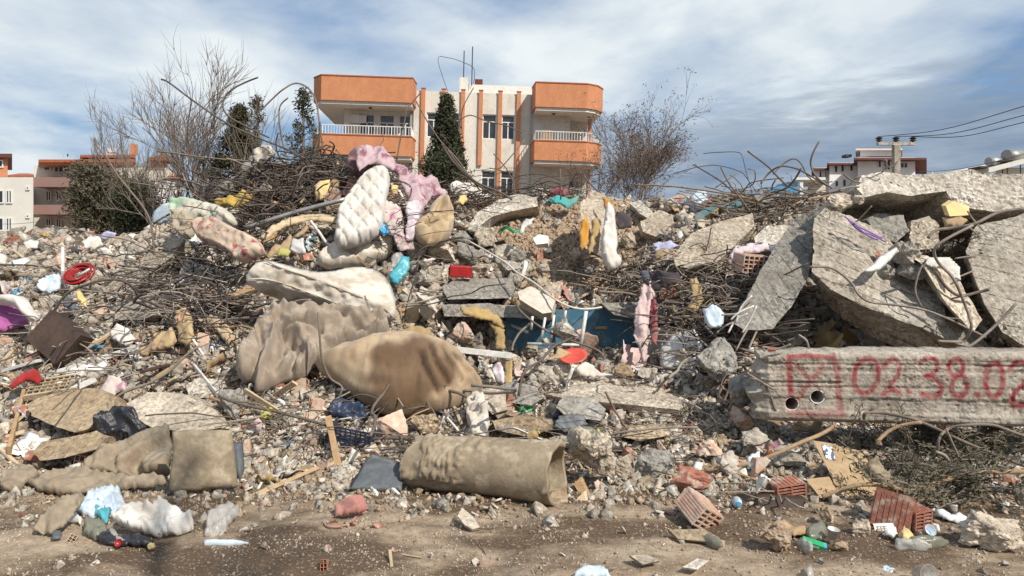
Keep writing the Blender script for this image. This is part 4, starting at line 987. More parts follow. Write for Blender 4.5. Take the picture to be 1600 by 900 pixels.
# ------------------------------------------------------------ big concrete pieces
C_ = 'broken concrete'
def S(name, ol, ext, mat, label, **k): return slab(name, ol, ext, mat, label=label, cat=k.pop('cat', C_), **k)
def boards(ax, sp, dep, w_=.012):                # board-mark grooves across a direction
    ax = Vector(ax).normalized()
    def f(c):
        q = c.dot(ax) / sp; fr_ = abs(q - round(q)) * sp
        return -dep * max(0, 1 - fr_ / w_) if fr_ < w_ else 0
    return f
S('concrete_slab', [(1336, 292, 8.05), (1346, 274, 8.15), (1378, 268, 8.2), (1440, 271, 8.2), (1520, 266, 8.1), (1610, 273, 8.0), (1760, 280, 7.9), (1760, 330, 7.9), (1640, 322, 7.95), (1560, 332, 7.95), (1492, 322, 8.0), (1478, 298, 8.05), (1425, 306, 8.0), (1385, 300, 8.0), (1352, 308, 8.0)], (.1, 1.5, -.30), 'concrete_pale', 'huge pale concrete slab lying across the top right of the heap', amp=.05, ns=2.6, ml=.05, seed=3)
S('concrete_slab', [(1272, 340, 7.5), (1288, 324, 7.6), (1306, 329, 7.65), (1340, 341, 7.9), (1376, 360, 8.0), (1402, 392, 7.8), (1440, 424, 7.55), (1466, 446, 7.4), (1480, 470, 7.2), (1476, 500, 7.05), (1440, 512, 6.95), (1398, 498, 6.95), (1340, 474, 7.0), (1298, 452, 7.05), (1268, 424, 7.2)], (.30, .42, -.34), 'concrete_form', 'massive tilted concrete block with board marks, propped above the graffiti beam', amp=.035, ns=3, ml=.042, seed=5, lines=boards((.45, .1, 1), .13, .02))
S('concrete_slab', [(1440, 512, 6.98), (1478, 500, 7.1), (1530, 520, 7.3), (1545, 542, 7.2), (1500, 540, 7.1), (1420, 508, 7.0)], (.2, .5, -.1), 'concrete_grey', 'grey broken tail of concrete under the tilted block', amp=.03, seed=8, keep=True)
S('concrete_slab', [(1282, 322, 8.0), (1238, 344, 8.1), (1202, 398, 7.6), (1168, 460, 7.0), (1146, 505, 6.8), (1162, 516, 6.75), (1206, 514, 6.8), (1238, 478, 7.0), (1264, 430, 7.3), (1272, 370, 7.7)], (.16, .42, .0), 'concrete_form_grey', 'grey concrete beam leaning down to the left against the tilted block', cat='concrete beam', amp=.035, ns=3.5, ml=.045, seed=6)
S('concrete_slab', [(1508, 392, 7.4), (1526, 352, 7.6), (1600, 334, 7.6), (1760, 334, 7.6), (1760, 560, 6.9), (1600, 540, 6.9), (1566, 520, 6.95), (1538, 474, 7.05), (1522, 430, 7.2)], (.3, .5, -.1), 'concrete_form_pale', 'tall pale concrete slab standing on the right edge below the top slab', amp=.035, ns=3, ml=.05, seed=9)
S('concrete_slab', [(1412, 395, 7.3), (1440, 412, 7.1), (1476, 470, 6.95), (1520, 520, 6.9), (1538, 500, 7.0), (1500, 440, 7.2), (1450, 400, 7.35)], (.1, .3, 0), 'concrete_dusty', 'dusty concrete lip between the tilted block and the right slab', amp=.03, seed=31)
S('concrete_slab', [(1052, 398, 8.4), (1080, 364, 8.8), (1126, 345, 9.1), (1176, 333, 9.2), (1180, 352, 9.1), (1150, 382, 8.6), (1120, 410, 8.35), (1082, 420, 8.25), (1056, 416, 8.25)], (.1, .35, -.12), 'concrete_dusty', 'square ended concrete beam lying left of the grey leaning beam', cat='concrete beam', amp=.03, ns=3.5, ml=.045, seed=11)
S('concrete_slab', [(1178, 370), (1200, 352), (1236, 352), (1232, 372), (1205, 392), (1182, 390)], (.05, .3, -.1), 'concrete_pale', 'pale flat concrete piece between the square ended beam and the leaning beam', amp=.02, seed=12, off=-.25)
S('concrete_slab', [(838, 612, 6.75), (905, 590, 7.1), (962, 584, 7.25), (1020, 594, 7.1), (1058, 604, 7.0), (1076, 628, 6.5), (1062, 640, 6.3), (1000, 634, 6.2), (940, 628, 6.25), (880, 622, 6.4)], (.03, .16, -.17), 'concrete_dusty', 'broad flat concrete slab lying below the blue door', amp=.026, ns=4, ml=.035, seed=14, lines=boards((0, 1, .3), .12, .008))
S('concrete_slab', [(880, 618), (930, 622), (946, 640), (938, 658), (890, 652), (868, 636)], (.04, .2, -.04), 'concrete_grey', 'rough grey concrete lump at the front edge of the broad slab', amp=.03, ns=5, seed=15, off=-.25)
S('concrete_slab', [(732, 352), (748, 330), (778, 312), (806, 304), (838, 308), (840, 322), (800, 330), (770, 338), (748, 355)], (.05, .4, -.12), 'concrete_pale', 'pale tapered slab at the top of the heap below the orange block', amp=.03, ns=4, seed=16, off=-.3)
S('concrete_slab', [(690, 448), (712, 436), (800, 434), (806, 452), (796, 466), (700, 468)], (.0, .35, -.02), 'concrete_grey', 'short grey concrete beam above the blue door, rebar showing at its left end', cat='concrete beam', amp=.03, ns=5, seed=17, off=-.2)
S('concrete_slab', [(808, 455, 8.0), (830, 447, 8.1), (868, 468, 8.0), (862, 488, 7.85), (848, 490, 7.8), (812, 468, 7.85)], (.02, .22, -.1), 'plaster', 'plastered wall piece with pink brick edge hanging over the blue door', amp=.015, ns=6, seed=18)
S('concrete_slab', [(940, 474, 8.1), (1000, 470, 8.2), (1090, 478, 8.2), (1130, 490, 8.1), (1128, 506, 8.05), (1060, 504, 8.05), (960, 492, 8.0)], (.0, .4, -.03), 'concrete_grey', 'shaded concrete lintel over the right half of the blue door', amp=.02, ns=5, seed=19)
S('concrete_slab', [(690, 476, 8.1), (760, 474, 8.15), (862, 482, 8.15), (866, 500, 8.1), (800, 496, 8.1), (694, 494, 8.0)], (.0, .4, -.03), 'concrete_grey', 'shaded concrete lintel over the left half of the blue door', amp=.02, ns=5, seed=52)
S('concrete_slab', [(906, 320, 9.3), (925, 296, 9.9), (946, 300, 10.0), (950, 330, 9.6), (938, 372, 9.0), (930, 395, 8.7), (915, 388, 8.7), (908, 350, 9.0)], (.05, .3, -.05), 'concrete_dusty', 'upright broken concrete post with orange and white cloth hung over it', cat='concrete post', amp=.04, ns=5, seed=20)
S('concrete_slab', [(42, 632), (60, 620), (95, 612), (150, 604), (170, 618), (165, 648), (140, 670), (118, 676), (80, 664), (48, 650)], (.02, .25, -.10), 'concrete_mud', 'wide earthy slab with dark broken edge left of the black bag', amp=.022, ns=4, seed=21, off=-.2)
S('concrete_slab', [(50, 708), (66, 690), (110, 682), (150, 674), (166, 684), (150, 702), (100, 716), (62, 720)], (.02, .22, -.04), 'concrete_mud', 'thick earthy slab propped above the brown tarp', amp=.022, ns=5, seed=22, off=-.18)
S('concrete_slab', [(196, 630), (230, 612), (290, 616), (336, 640), (345, 668), (300, 676), (240, 668), (205, 655)], (.02, .25, -.08), 'concrete_dusty', 'dusty flat slab right of the black bag', amp=.022, ns=5, seed=23, off=-.15)
S('concrete_slab', [(160, 452), (185, 430), (230, 398), (270, 366), (288, 374), (268, 402), (226, 432), (190, 462), (168, 468)], (.02, .3, -.08), 'concrete_dusty', 'long sloping concrete strip running up towards the green and white mattress', amp=.03, ns=4, seed=24, off=-.2)
S('concrete_slab', [(178, 500), (182, 474), (210, 460), (236, 470), (240, 492), (222, 500)], (.02, .3, -.05), 'concrete', 'blunt concrete lump under the long sloping strip', amp=.04, ns=4, seed=25, off=-.2)
S('concrete_slab', [(290, 602), (310, 590), (345, 594), (356, 610), (330, 622), (296, 622)], (.02, .2, -.05), 'concrete_pale', 'pale slab end left of the taupe blanket', amp=.02, ns=5, seed=26, off=-.12)
S('concrete_slab', [(775, 606), (800, 596), (838, 604), (850, 622), (830, 634), (790, 628)], (.02, .2, -.06), 'concrete_grey', 'grey slab joined to the left end of the broad slab', amp=.025, ns=5, seed=27, off=-.12)
S('concrete_slab', [(752, 608), (770, 602), (790, 618), (792, 640), (770, 648), (756, 634)], (.02, .2, -.06), 'concrete_dusty', 'pale angular block just right of the tied bag end', amp=.025, ns=5, seed=28, off=-.15)
S('concrete_slab', [(770, 658), (810, 650), (862, 656), (868, 670), (820, 682), (775, 672)], (.02, .2, -.03), 'concrete_mud', 'low muddy slab lying behind the carpet roll', amp=.015, ns=5, seed=29, off=-.1)
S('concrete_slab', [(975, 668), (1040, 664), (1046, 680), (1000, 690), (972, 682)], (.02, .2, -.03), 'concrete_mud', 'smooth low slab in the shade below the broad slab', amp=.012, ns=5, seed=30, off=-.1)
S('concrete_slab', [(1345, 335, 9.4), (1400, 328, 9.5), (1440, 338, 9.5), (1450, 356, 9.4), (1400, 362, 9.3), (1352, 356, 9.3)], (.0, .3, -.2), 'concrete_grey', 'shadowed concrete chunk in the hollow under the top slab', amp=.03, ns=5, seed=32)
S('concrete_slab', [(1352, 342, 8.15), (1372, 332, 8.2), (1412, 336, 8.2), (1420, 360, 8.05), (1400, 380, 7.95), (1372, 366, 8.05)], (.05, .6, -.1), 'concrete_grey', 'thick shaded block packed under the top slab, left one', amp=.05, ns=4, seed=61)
S('concrete_slab', [(1424, 345, 8.1), (1452, 336, 8.15), (1470, 352, 8.0), (1466, 386, 7.85), (1436, 392, 7.8), (1420, 372, 7.95)], (.05, .6, -.1), 'concrete_dusty', 'thick block packed under the top slab, right one', amp=.05, ns=4, seed=62)
S('concrete_slab', [(1000, 345), (1030, 328), (1052, 336), (1056, 360), (1030, 372), (1004, 362)], (.02, .2, -.08), 'concrete_dusty', 'tan slab corner left of the square ended beam', amp=.025, ns=5, seed=33, off=-.15)
S('concrete_slab', [(985, 318), (1000, 312), (1024, 336), (1018, 344), (1000, 334)], (.02, .25, -.05), 'concrete_pale', 'pale fallen slab on the ridge left of the rose cloth', amp=.02, ns=5, seed=34, off=-.2)
Bd = boulder
Bd('boulder', 925, 722, 78, 88, 'concrete_dusty', 'large split concrete boulder right of the carpet roll', C_, 3, d=5.45, jag=.14)
Bd('boulder', 1018, 725, 68, 48, 'concrete_grey', 'rounded grey boulder right of the split boulder', C_, 4, d=5.55)
Bd('boulder', 1546, 830, 98, 62, 'concrete_dusty', 'big rough boulder on bare earth at the bottom right', C_, 5, d=4.45, sub=4, jag=.12)
Bd('boulder', 1310, 317, 40, 30, 'concrete_dusty', 'rounded lump perched on the peak of the tilted block', C_, 6, d=7.7)
Bd('boulder', 1342, 312, 16, 16, 'concrete_dusty', 'small lump beside the perched one below the top slab', C_, 7, d=7.8)
Bd('boulder', 1416, 398, 52, 50, 'concrete', 'round concrete lump resting on the tilted block', C_, 8, d=7.35, jag=.12)
Bd('boulder', 1384, 424, 26, 28, 'concrete', 'smaller lump wedged left of the round one on the tilted block', C_, 9, d=7.35)
Bd('boulder', 1432, 425, 60, 30, 'concrete_grey', 'flat grey lump under the corrugated sheet', C_, 10, d=7.3)
Bd('boulder', 888, 515, 42, 38, 'concrete', 'square grey block caught on the white metal rack', C_, 11, d=7.55, ang=9)
Bd('boulder', 855, 588, 52, 44, 'concrete', 'square edged concrete block below the white rack', C_, 12, d=7.0, ang=9)
Bd('boulder', 975, 580, 34, 24, 'concrete_mud', 'smooth round stone on the broad slab under the blue door', C_, 14, d=7.1, jag=.03)
Bd('boulder', 1012, 585, 34, 22, 'concrete_pale', 'pale crumbly lump right of the round stone', C_, 15, d=7.1)
Bd('boulder', 362, 634, 42, 50, 'concrete_grey', 'upright grey stone left of the taupe blanket foot', C_, 16, d=6.1)
Bd('boulder', 1232, 722, 54, 36, 'concrete', 'wedge shaped lump above the red brick piece near the cardboard', C_, 17, d=5.5)
Bd('boulder', 1178, 686, 44, 32, 'concrete', 'angular lump in front of the left end of the graffiti beam', C_, 18, d=5.75)
Bd('boulder', 1140, 724, 36, 42, 'plaster', 'pale plastered block right of the red brick lump', C_, 19, d=5.5, ang=9)
Bd('boulder', 1120, 566, 66, 70, 'concrete_grey', 'large grey block left of the graffiti beam under the leaning beam', C_, 20, d=6.6)
Bd('boulder', 1162, 612, 50, 56, 'concrete_grey', 'lower grey lump touching the graffiti beam end', C_, 21, d=6.2)
Bd('boulder', 1160, 655, 40, 46, 'brick_pale', 'brown lump tucked below the graffiti beam end', C_, 22, d=6.1)
Bd('boulder', 1192, 764, 30, 34, 'plaster_white', 'white plaster wedge standing left of the red brick piece', C_, 23, d=5.1, ang=7)
Bd('boulder', 1345, 825, 32, 28, 'concrete_dusty', 'small pale boulder below the cardboard', C_, 24, d=4.6)
Bd('boulder', 1292, 806, 22, 34, 'concrete_mud', 'narrow upright stone between the plastic cup and the cardboard', C_, 25, d=4.75)
Bd('boulder', 1214, 838, 52, 50, 'soil_pile', 'dark muddy clod left of the green box', C_, 26, d=4.45, jag=.25)
Bd('boulder', 1312, 853, 28, 16, 'concrete_mud', 'flat oval stone right of the green box', C_, 27, d=4.3)
Bd('boulder', 670, 660, 50, 30, 'concrete_mud', 'brownish lump right of the brick faced block', C_, 28, d=6.0)
Bd('boulder', 665, 482, 34, 60, 'plaster', 'tall thin concrete wedge right of the white mattress', C_, 29, d=8.0, ang=8)
Bd('boulder', 657, 442, 40, 34, 'concrete', 'angular lump above the thin wedge right of the white mattress', C_, 30, d=8.5, ang=8)
Bd('boulder', 724, 521, 36, 34, 'brick_pale', 'maroon speckled lump left of the ochre cloth', C_, 31, d=7.6)
Bd('boulder', 485, 305, 40, 28, 'concrete_pale', 'pale lump caught high in the rebar tangle', C_, 32, d=10.3)
Bd('boulder', 348, 292, 30, 26, 'concrete_grey', 'rounded grey lump above the yellow foam', C_, 33, d=10.6)
Bd('boulder', 290, 402, 30, 28, 'concrete', 'round concrete lump below the floral mattress', C_, 34, d=9.6)
Bd('boulder', 250, 487, 26, 22, 'concrete', 'small grey lump alone in the dark wire tangle', C_, 35, d=8.3)
Bd('boulder', 182, 662, 16, 12, 'concrete', 'tiny stone on the earthy slab edge', C_, 36)
k_ = 0
for u, v, w_, h_, lb in ((742, 535, 44, 40, 'grey lump filling the left end of the hollow'), (800, 560, 40, 30, 'lump below the left lintel of the blue door'), (828, 548, 28, 24, 'small lump against the blue door behind the rack'), (1362, 372, 40, 30, 'grey lump in the mouth of the cave under the top slab'), (1400, 366, 34, 28, 'second lump in the mouth of the cave under the top slab'), (1440, 372, 36, 34, 'rightmost lump in the mouth of the cave under the top slab'), (560, 505, 30, 20, 'lump between the white mattress and the tan bag'), (1075, 560, 44, 36, 'lump right of the blue door under the white panel'), (1150, 450, 34, 30, 'lump below the hollow clay brick'), (1108, 455, 36, 28, 'lump under the square ended beam'), (690, 398, 44, 34, 'first grey lump in the row under the tan sack, at its left end'), (655, 394, 34, 30, 'grey lump right of the lower quilted mattress under the tan sack'), (727, 396, 46, 40, 'big round grey lump in the middle of the row under the tan sack'), (762, 372, 40, 34, 'grey lump above right of the red box'), (745, 362, 34, 24, 'grey lump below the green rope, left end'), (722, 372, 30, 22, 'grey lump directly under the tan sack corner'), (682, 428, 42, 34, 'grey lump left of the red box'), (790, 418, 40, 26, 'flat grey lump right of the red box'), (808, 400, 34, 30, 'tilted grey lump on the string right of the red box'), (752, 420, 26, 22, 'small round lump touching the red box'), (700, 360, 22, 18, 'small lump at the foot of the tan sack'), (918, 425, 34, 26, 'grey lump left of the white cloth tail'), (985, 375, 26, 28, 'upright lump right of the white hanging cloth'), (850, 420, 22, 18, 'pale square lump on the brown earth slope'), (822, 412, 20, 16, 'bluish lump on the brown earth slope'), (898, 398, 22, 22, 'grey lump on the brown earth below the orange cloth'), (878, 445, 20, 14, 'small pinkish lump above the hanging wall piece')):
    k_ += 1; Bd('boulder', u, v, w_, h_, ['concrete', 'concrete_grey', 'concrete_dusty'][k_ % 3] if 'pink' not in lb else 'brick_pale', lb, C_, 40 + k_, ang=12 + k_ % 5, group='rounded lumps on the middle of the heap')
S('plaster_block', [(832, 372, 9.6), (842, 366, 9.7), (857, 369, 9.65), (856, 380, 9.5), (838, 382, 9.5)], (.02, .1, -.05), 'plaster_white', 'white plaster block on the brown earth left of the orange cloth', amp=.008, cat='plaster')
S('plaster_block', [(851, 389), (860, 386), (863, 393), (854, 395)], (.02, .08, -.03), 'plaster_white', 'small white plaster bit below the white block', amp=.004, cat='plaster', off=-.05)
# rebar stubs standing out of the broken ends: parts of their slabs
def stubs(key, spots, r=.009):
    o = next(q for q in bpy.data.objects if key in q.get('label', ''))
    for (u0, v0, u1, v1, dd) in spots:
        m_ = ((u0 + u1) / 2 + random.uniform(-5, 5), (v0 + v1) / 2 + random.uniform(-5, 5)); pts = [P(u0, v0, dd + .1) - o.location, P(*m_, dd - .05) - o.location, P(u1, v1, dd - .12) - o.location]
        link('rebar_stub', pym('rebar_stub', *tube_geo(catmull(pts, 4), r, 5), True), 'rust_pale', o)
stubs('leaning down to the left', [(1160, 500, 1120, 520, 6.8), (1172, 508, 1150, 548, 6.75), (1185, 512, 1170, 545, 6.75), (1158, 490, 1128, 492, 6.85)])
stubs('square ended concrete beam', [(1062, 400, 1036, 392, 8.3), (1064, 412, 1040, 424, 8.3), (1075, 416, 1062, 436, 8.25), (1058, 406, 1020, 412, 8.3)])
stubs('rebar showing at its left end', [(692, 450, 655, 452, 8.0), (694, 456, 650, 462, 8.0), (692, 462, 660, 474, 8.0), (700, 444, 664, 440, 8.1)])
stubs('massive tilted concrete', [(1440, 508, 1470, 522, 6.95), (1470, 490, 1500, 498, 7.0), (1472, 470, 1508, 462, 7.05), (1340, 345, 1362, 322, 7.75)])
stubs('tall pale concrete slab', [(1530, 370, 1500, 352, 7.4), (1536, 360, 1512, 330, 7.4), (1524, 400, 1492, 404, 7.3), (1528, 420, 1500, 432, 7.2)])
stubs('broad flat concrete slab', [(1068, 628, 1096, 640, 6.35), (1066, 634, 1088, 656, 6.3), (1070, 620, 1102, 618, 6.45)])
stubs('huge pale concrete slab', [(1345, 285, 1318, 272, 8.0), (1344, 292, 1312, 296, 8.0), (1378, 270, 1384, 250, 8.1)])
# bricks
def hollow_brick(u, v, d, size, rot, mat, label, nx=4, nz=3, t=.009, cat='brick', parent=None, chip=0):
    """hollow clay brick with real cells running through it"""
    W_, H_, L_ = size; bm = bmesh.new(); cx = (W_ - t) / nx; cz = (H_ - t) / nz
    for i in range(nx + 1): bx(bm, i * cx, i * cx + t, 0, L_ - (.02 * (i % 2)), .0005, H_ - .0005)
    for j in range(nz + 1):
        for i in range(nx): bx(bm, i * cx + t, (i + 1) * cx, .001, L_ - .001 - (.03 if chip and (i + j) % 3 == 0 else 0), j * cz + .001, j * cz + t)
    bmesh.ops.translate(bm, verts=bm.verts[:], vec=(-W_ / 2, -L_ / 2, -H_ / 2))
    # keyed ribs on the outer faces
    for s in (-1, 1):
        for q in range(7):
            z = -H_ / 2 + H_ * (q + .5) / 7; x = s * (W_ / 2 + .0015); bx(bm, x - .002, x + .002, -L_ / 2 + .004, L_ / 2 - .025, z - H_ * .035, z + H_ * .035)
            xx = -W_ / 2 + W_ * (q + .5) / 7; zz = s * (H_ / 2 + .0015); bx(bm, xx - W_ * .035, xx + W_ * .035, -L_ / 2 + .004, L_ / 2 - .025, zz - .002, zz + .002)
    o = link('hollow_brick', tomesh(bm, 'hollow_brick'), mat, label=label, cat=cat); o.location = P(u, v, d); o.rotation_euler = [R(a) for a in rot]
    r_ = max(size) / d * F * .45; ITEMS.append([(u - r_, v - r_), (u + r_, v - r_), (u + r_, v + r_), (u - r_, v + r_)]); return o
hollow_brick(1172, 411, 8.05, (.30, .19, .26), (8, 4, 12), 'brick_pale', 'hollow clay brick with its grid of cells facing out left of the leaning beam', 5, 4, .011)
hollow_brick(1092, 797, gd(820)+.05, (.19, .13, .19), (28, 30, 38), 'brick_pale', 'dusty hollow brick with slanted cells left of the muddy clod', 3, 4, .01)
hollow_brick(1396, 800, gd(826)+.05, (.20, .17, .22), (70, 8, -38), 'brick', 'dark sided hollow brick standing with its red cells up below the cardboard', 5, 4, .009)
hollow_brick(1228, 764, gd(780)+.06, (.20, .11, .16), (4, -6, 8), 'brick', 'deep red broken brick piece between the plaster wedge and the cardboard', 2, 5, .008, chip=1)
hollow_brick(1430, 808, gd(828)+.04, (.13, .11, .12), (4, -3, 20), 'brick', 'small ribbed red brick piece at the right of the dark sided brick', 2, 5, .008, chip=1)
Bd('brick_lump', 1076, 748, 66, 50, 'brick', 'angular red brick and mortar lump right of the grey boulder', 'brick', 61, d=5.2, ang=9, jag=.12)
Bd('brick_lump', 1105, 708, 54, 34, 'brick_pale', 'shattered pale brick lump above the red brick lump', 'brick', 62, d=5.6, ang=9, jag=.2)
Bd('brick_lump', 618, 664, 52, 48, 'brick_pale', 'block with one grey side and one orange brick side under the tan bag', 'brick', 63, d=5.95, ang=8, jag=.05)
Bd('brick_lump', 290, 512, 20, 42, 'brick', 'leaning orange brick shard beside the striped cushion', 'brick', 64, ang=8)
Bd('brick_lump', 1372, 396, 13, 17, 'brick', 'small orange brick bit on the tilted block', 'brick', 65, d=7.4, ang=8)
Bd('brick_lump', 1205, 546, 16, 8, 'brick', 'orange chip on the left corner of the graffiti beam', 'brick', 66, d=5.72)
# brown earth slope bits and hollow wall behind
blue = empty('blue_door', P(860, 590, 8.35), 'dark blue painted steel door panel seen in the hollow of the heap', 'door')
def blk(n, u0, u1, v0, v1, d, dep, mat, sk=0):
    a, b = P(u0, v1, d), P(u1, v0, d); L = blue.location; return box(n, (a.x - L.x, b.x - L.x, d - L.y, d + dep - L.y, a.z - L.z, b.z - L.z), mat, blue)
blk('door_panel', 790, 868, 488, 610, 8.34, .04, 'steel_blue_paint'); blk('door_panel', 872, 1040, 484, 610, 8.31, .04, 'steel_blue_paint'); blk('door_stile', 868, 872, 484, 610, 8.29, .05, 'steel_blue_paint')
blk('door_rail', 790, 867, 540, 545, 8.325, .012, 'steel_blue_paint'); blk('door_rail', 873, 1040, 536, 541, 8.295, .012, 'steel_blue_paint')
box('wall_panel', [(P(1010, 0, 8.0).x, P(1100, 0, 8.0).x, 8.0, 8.08, .25, P(0, 512, 8.0).z)], 'plaster', label='pale wall panel behind the white plates right of the blue door', cat='wall')
pillow('washing_machine_lid', [(1030, 545), (1050, 520), (1085, 515), (1100, 540), (1095, 575), (1060, 592), (1032, 580)], 'plastic_white', .06, d=7.75, label='round white panel with dark bowl recess leaning right of the blue door', cat='appliance', wr=.005)
pillow('plaster_scrap', [(1052, 560), (1075, 548), (1098, 555), (1088, 585), (1060, 590)], 'plaster_white', .05, d=7.55, label='heap of white plaster scraps under the white panel', cat='plaster', wr=.05, ws=9)

# ------------------------------------------------------------ mattresses, blankets, bags
def PL(name, ol, mat, label, cat, **k): return pillow(name, ol, mat, label=label, cat=cat, **k)
cl = [(392, 425), (430, 428), (480, 442), (530, 460), (575, 478), (612, 494)]
def mat_prof(u, v):
    # side band of the mattress faces out; top face runs back and up, underside runs back and down
    c = np.interp(u, [p[0] for p in cl], [p[1] for p in cl]); h = 15
    if v < c - h: return (c - h - v) * .014
    if v > c + h: return (v - c - h) * .010
    return 0
mo = [(410, 405), (432, 410), (455, 416), (490, 425), (512, 424), (535, 417), (557, 418), (582, 427), (600, 446), (613, 465), (620, 485), (618, 499), (607, 504), (575, 495), (545, 486), (510, 486), (475, 481), (435, 475), (402, 462), (386, 446), (384, 434), (392, 418)]
M = PL('mattress', mo, 'mattress_white', 'dirty white mattress slumped sideways above the taupe blanket', 'mattress', th=.06, d=7.35, lean=0, Rr=9, step=3.6, wr=.028, ws=6, wst=(1, 1, 1), prof=mat_prof, sm=1, back=.1)
def cord(parent, px, d, r, mat, dz=0, name='piping', prof=None):
    pts = [P(u, v, (d or gd(v)) + (prof(u, v) if prof else 0)) - parent.location for u, v in px]
    return link(name, pym(name, *tube_geo(catmull(pts, 4), r, 5), True), mat, parent)
cord(M, [(412, 406), (440, 419), (480, 432), (520, 447), (570, 467), (600, 482), (614, 496)], 7.27, .008, 'mattress_piping'); cord(M, [(390, 436), (412, 436), (440, 442), (480, 456), (530, 475), (570, 488), (602, 499)], 7.27, .007, 'mattress_white')
def quilt(u, v):
    a = (u * .83 + v * .55) / 17; b = (u * -.75 + v * .66) / 17
    fa, fb = abs(a - round(a)), abs(b - round(b)); return .06 * (1 - math.sqrt(min(1, min(fa, fb) * 2.6)))
Q = PL('mattress', [(584, 266), (600, 264), (609, 276), (608, 292), (603, 314), (600, 340), (596, 362), (572, 378), (533, 388), (521, 378), (524, 355), (526, 332), (540, 312), (556, 290), (569, 274)], 'sheet_white', 'standing white quilted mattress with diamond stitching and pinkish top corner', 'mattress', th=.14, d=8.95, tilt=(0, -.25), Rr=9, step=2.1, wr=.012, ws=4, prof=quilt, sm=1)
PL('mattress', [(520, 384), (562, 376), (610, 370), (614, 392), (602, 407), (572, 413), (540, 417), (508, 420), (492, 408), (500, 396)], 'mattress_white', 'folded cream mattress end lying at the foot of the quilted one', 'mattress', th=.12, d=8.85, Rr=7, step=3, wr=.05, ws=6)
BF = [([(436, 522), (475, 520), (520, 515), (570, 512)], 9, .10), ([(445, 530), (480, 540), (520, 545), (560, 536), (600, 522)], 10, .13), ([(432, 525), (425, 545), (415, 580), (398, 604)], 8, .12), ([(440, 528), (444, 550), (440, 572), (425, 590)], 7, -.12), ([(440, 524), (470, 528), (500, 528)], 5, -.14), ([(400, 520), (392, 545), (376, 566)], 14, .06), ([(405, 530), (410, 560), (398, 590)], 6, -.10), ([(455, 485), (470, 500), (500, 505)], 6, -.10), ([(500, 495), (530, 505), (560, 522)], 5, -.12), ([(530, 490), (545, 505), (580, 505)], 7, .08), ([(570, 497), (590, 510), (604, 512)], 5, -.08), ([(470, 545), (480, 560), (466, 590)], 8, .10), ([(455, 545), (462, 565), (455, 588)], 5, -.12), ([(372, 570), (395, 572)], 7, -.05), ([(478, 525), (490, 512), (515, 500)], 6, .08), ([(425, 488), (430, 500), (420, 515)], 6, .06), ([(440, 483), (446, 497), (470, 500)], 6, .07)]
PL('blanket', [(422, 482), (432, 487), (445, 479), (460, 489), (490, 487), (540, 491), (565, 494), (590, 497), (607, 506), (607, 527), (600, 529), (570, 537), (535, 549), (510, 558), (492, 572), (472, 592), (445, 592), (418, 607), (396, 612), (400, 592), (380, 595), (368, 582), (369, 560), (385, 535), (400, 512), (412, 495)], 'blanket_taupe', 'crumpled taupe blanket heaped under the white mattress', 'blanket', th=.12, d=7.0, tilt=(0, -.6), Rr=12, step=2.6, wr=.10, ws=4.6, wst=(1, 1, .7), folds=BF)
def stain(u, v):
    a = math.hypot((u - 640) / 86, (v - 586) / 62); n = noise.noise(Vector((u * .022, v * .03, 1))) * .5 + noise.noise(Vector((u * .09, v * .05, 1))) * .12
    return max(0, min(1, (1.05 - a + n) * 3.6)) * (.62 + .38 * min(1, max(0, (u - 570) / 25))) * (.86 + .2 * noise.noise(Vector((u * .03, v * .03, 4))))
Bg = PL('bag', [(490, 563), (530, 550), (570, 535), (600, 527), (640, 527), (680, 535), (712, 550), (733, 578), (750, 598), (757, 608), (740, 615), (722, 630), (690, 640), (640, 648), (605, 645), (575, 630), (545, 607), (515, 587), (497, 575)], 'bag_tan', 'huge stuffed tan bag with dark brown stain and tied right end', 'bag', th=.30, d=6.85, tilt=(0, -.4), Rr=62, step=3.4, wr=.02, ws=4.5, wst=(2.2, 1, .5), paint=stain, back=.7, folds=[([(650, 585), (660, 610), (678, 628)], 5, -.09), ([(666, 572), (676, 600), (696, 622)], 5, -.09), ([(684, 572), (696, 598), (716, 612)], 5, -.08), ([(704, 580), (720, 598), (746, 608)], 5, -.09), ([(662, 578), (668, 604), (682, 626)], 5, .03), ([(530, 552), (560, 562), (600, 560)], 9, .025), ([(525, 590), (560, 612), (600, 622)], 6, -.04), ([(548, 575), (580, 590), (610, 600)], 10, .02), ([(710, 560), (722, 590), (742, 605)], 6, .03)])
cord(Bg, [(515, 588), (545, 606), (575, 630), (590, 640)], 6.62, .012, 'bag_tan', name='seam')
PL('cloth', [(733, 612), (752, 610), (762, 625), (765, 655), (762, 680), (745, 684), (732, 678), (728, 645)], 'fringe', 'whitish frayed cloth hanging from the tied end of the tan bag', 'cloth', th=.06, d=6.35, tilt=(0, -.2), Rr=8, step=4, wr=.05, ws=14, wst=(2, 1, .2))
PL('sheet', [(555, 232), (570, 229), (590, 229), (612, 245), (627, 260), (650, 272), (682, 281), (700, 300), (697, 307), (676, 305), (663, 326), (657, 342), (645, 345), (636, 310), (622, 274), (604, 262), (575, 258), (562, 268), (556, 250)], 'sheet_pink', 'pink and purple patterned sheet trailing over the top of the heap', 'sheet', th=.12, d=9.7, tilt=(0, -.7), Rr=9, step=3, wr=.07, ws=5, wst=(1.2, 1, .6))
PL('blanket', [(540, 248), (550, 232), (572, 236), (592, 248), (600, 262), (586, 274), (565, 276), (545, 270)], 'sheet_burgundy', 'dark burgundy blanket bundle beneath the top end of the pink sheet', 'blanket', th=.14, d=10.1, Rr=12, step=4, wr=.06, ws=5)
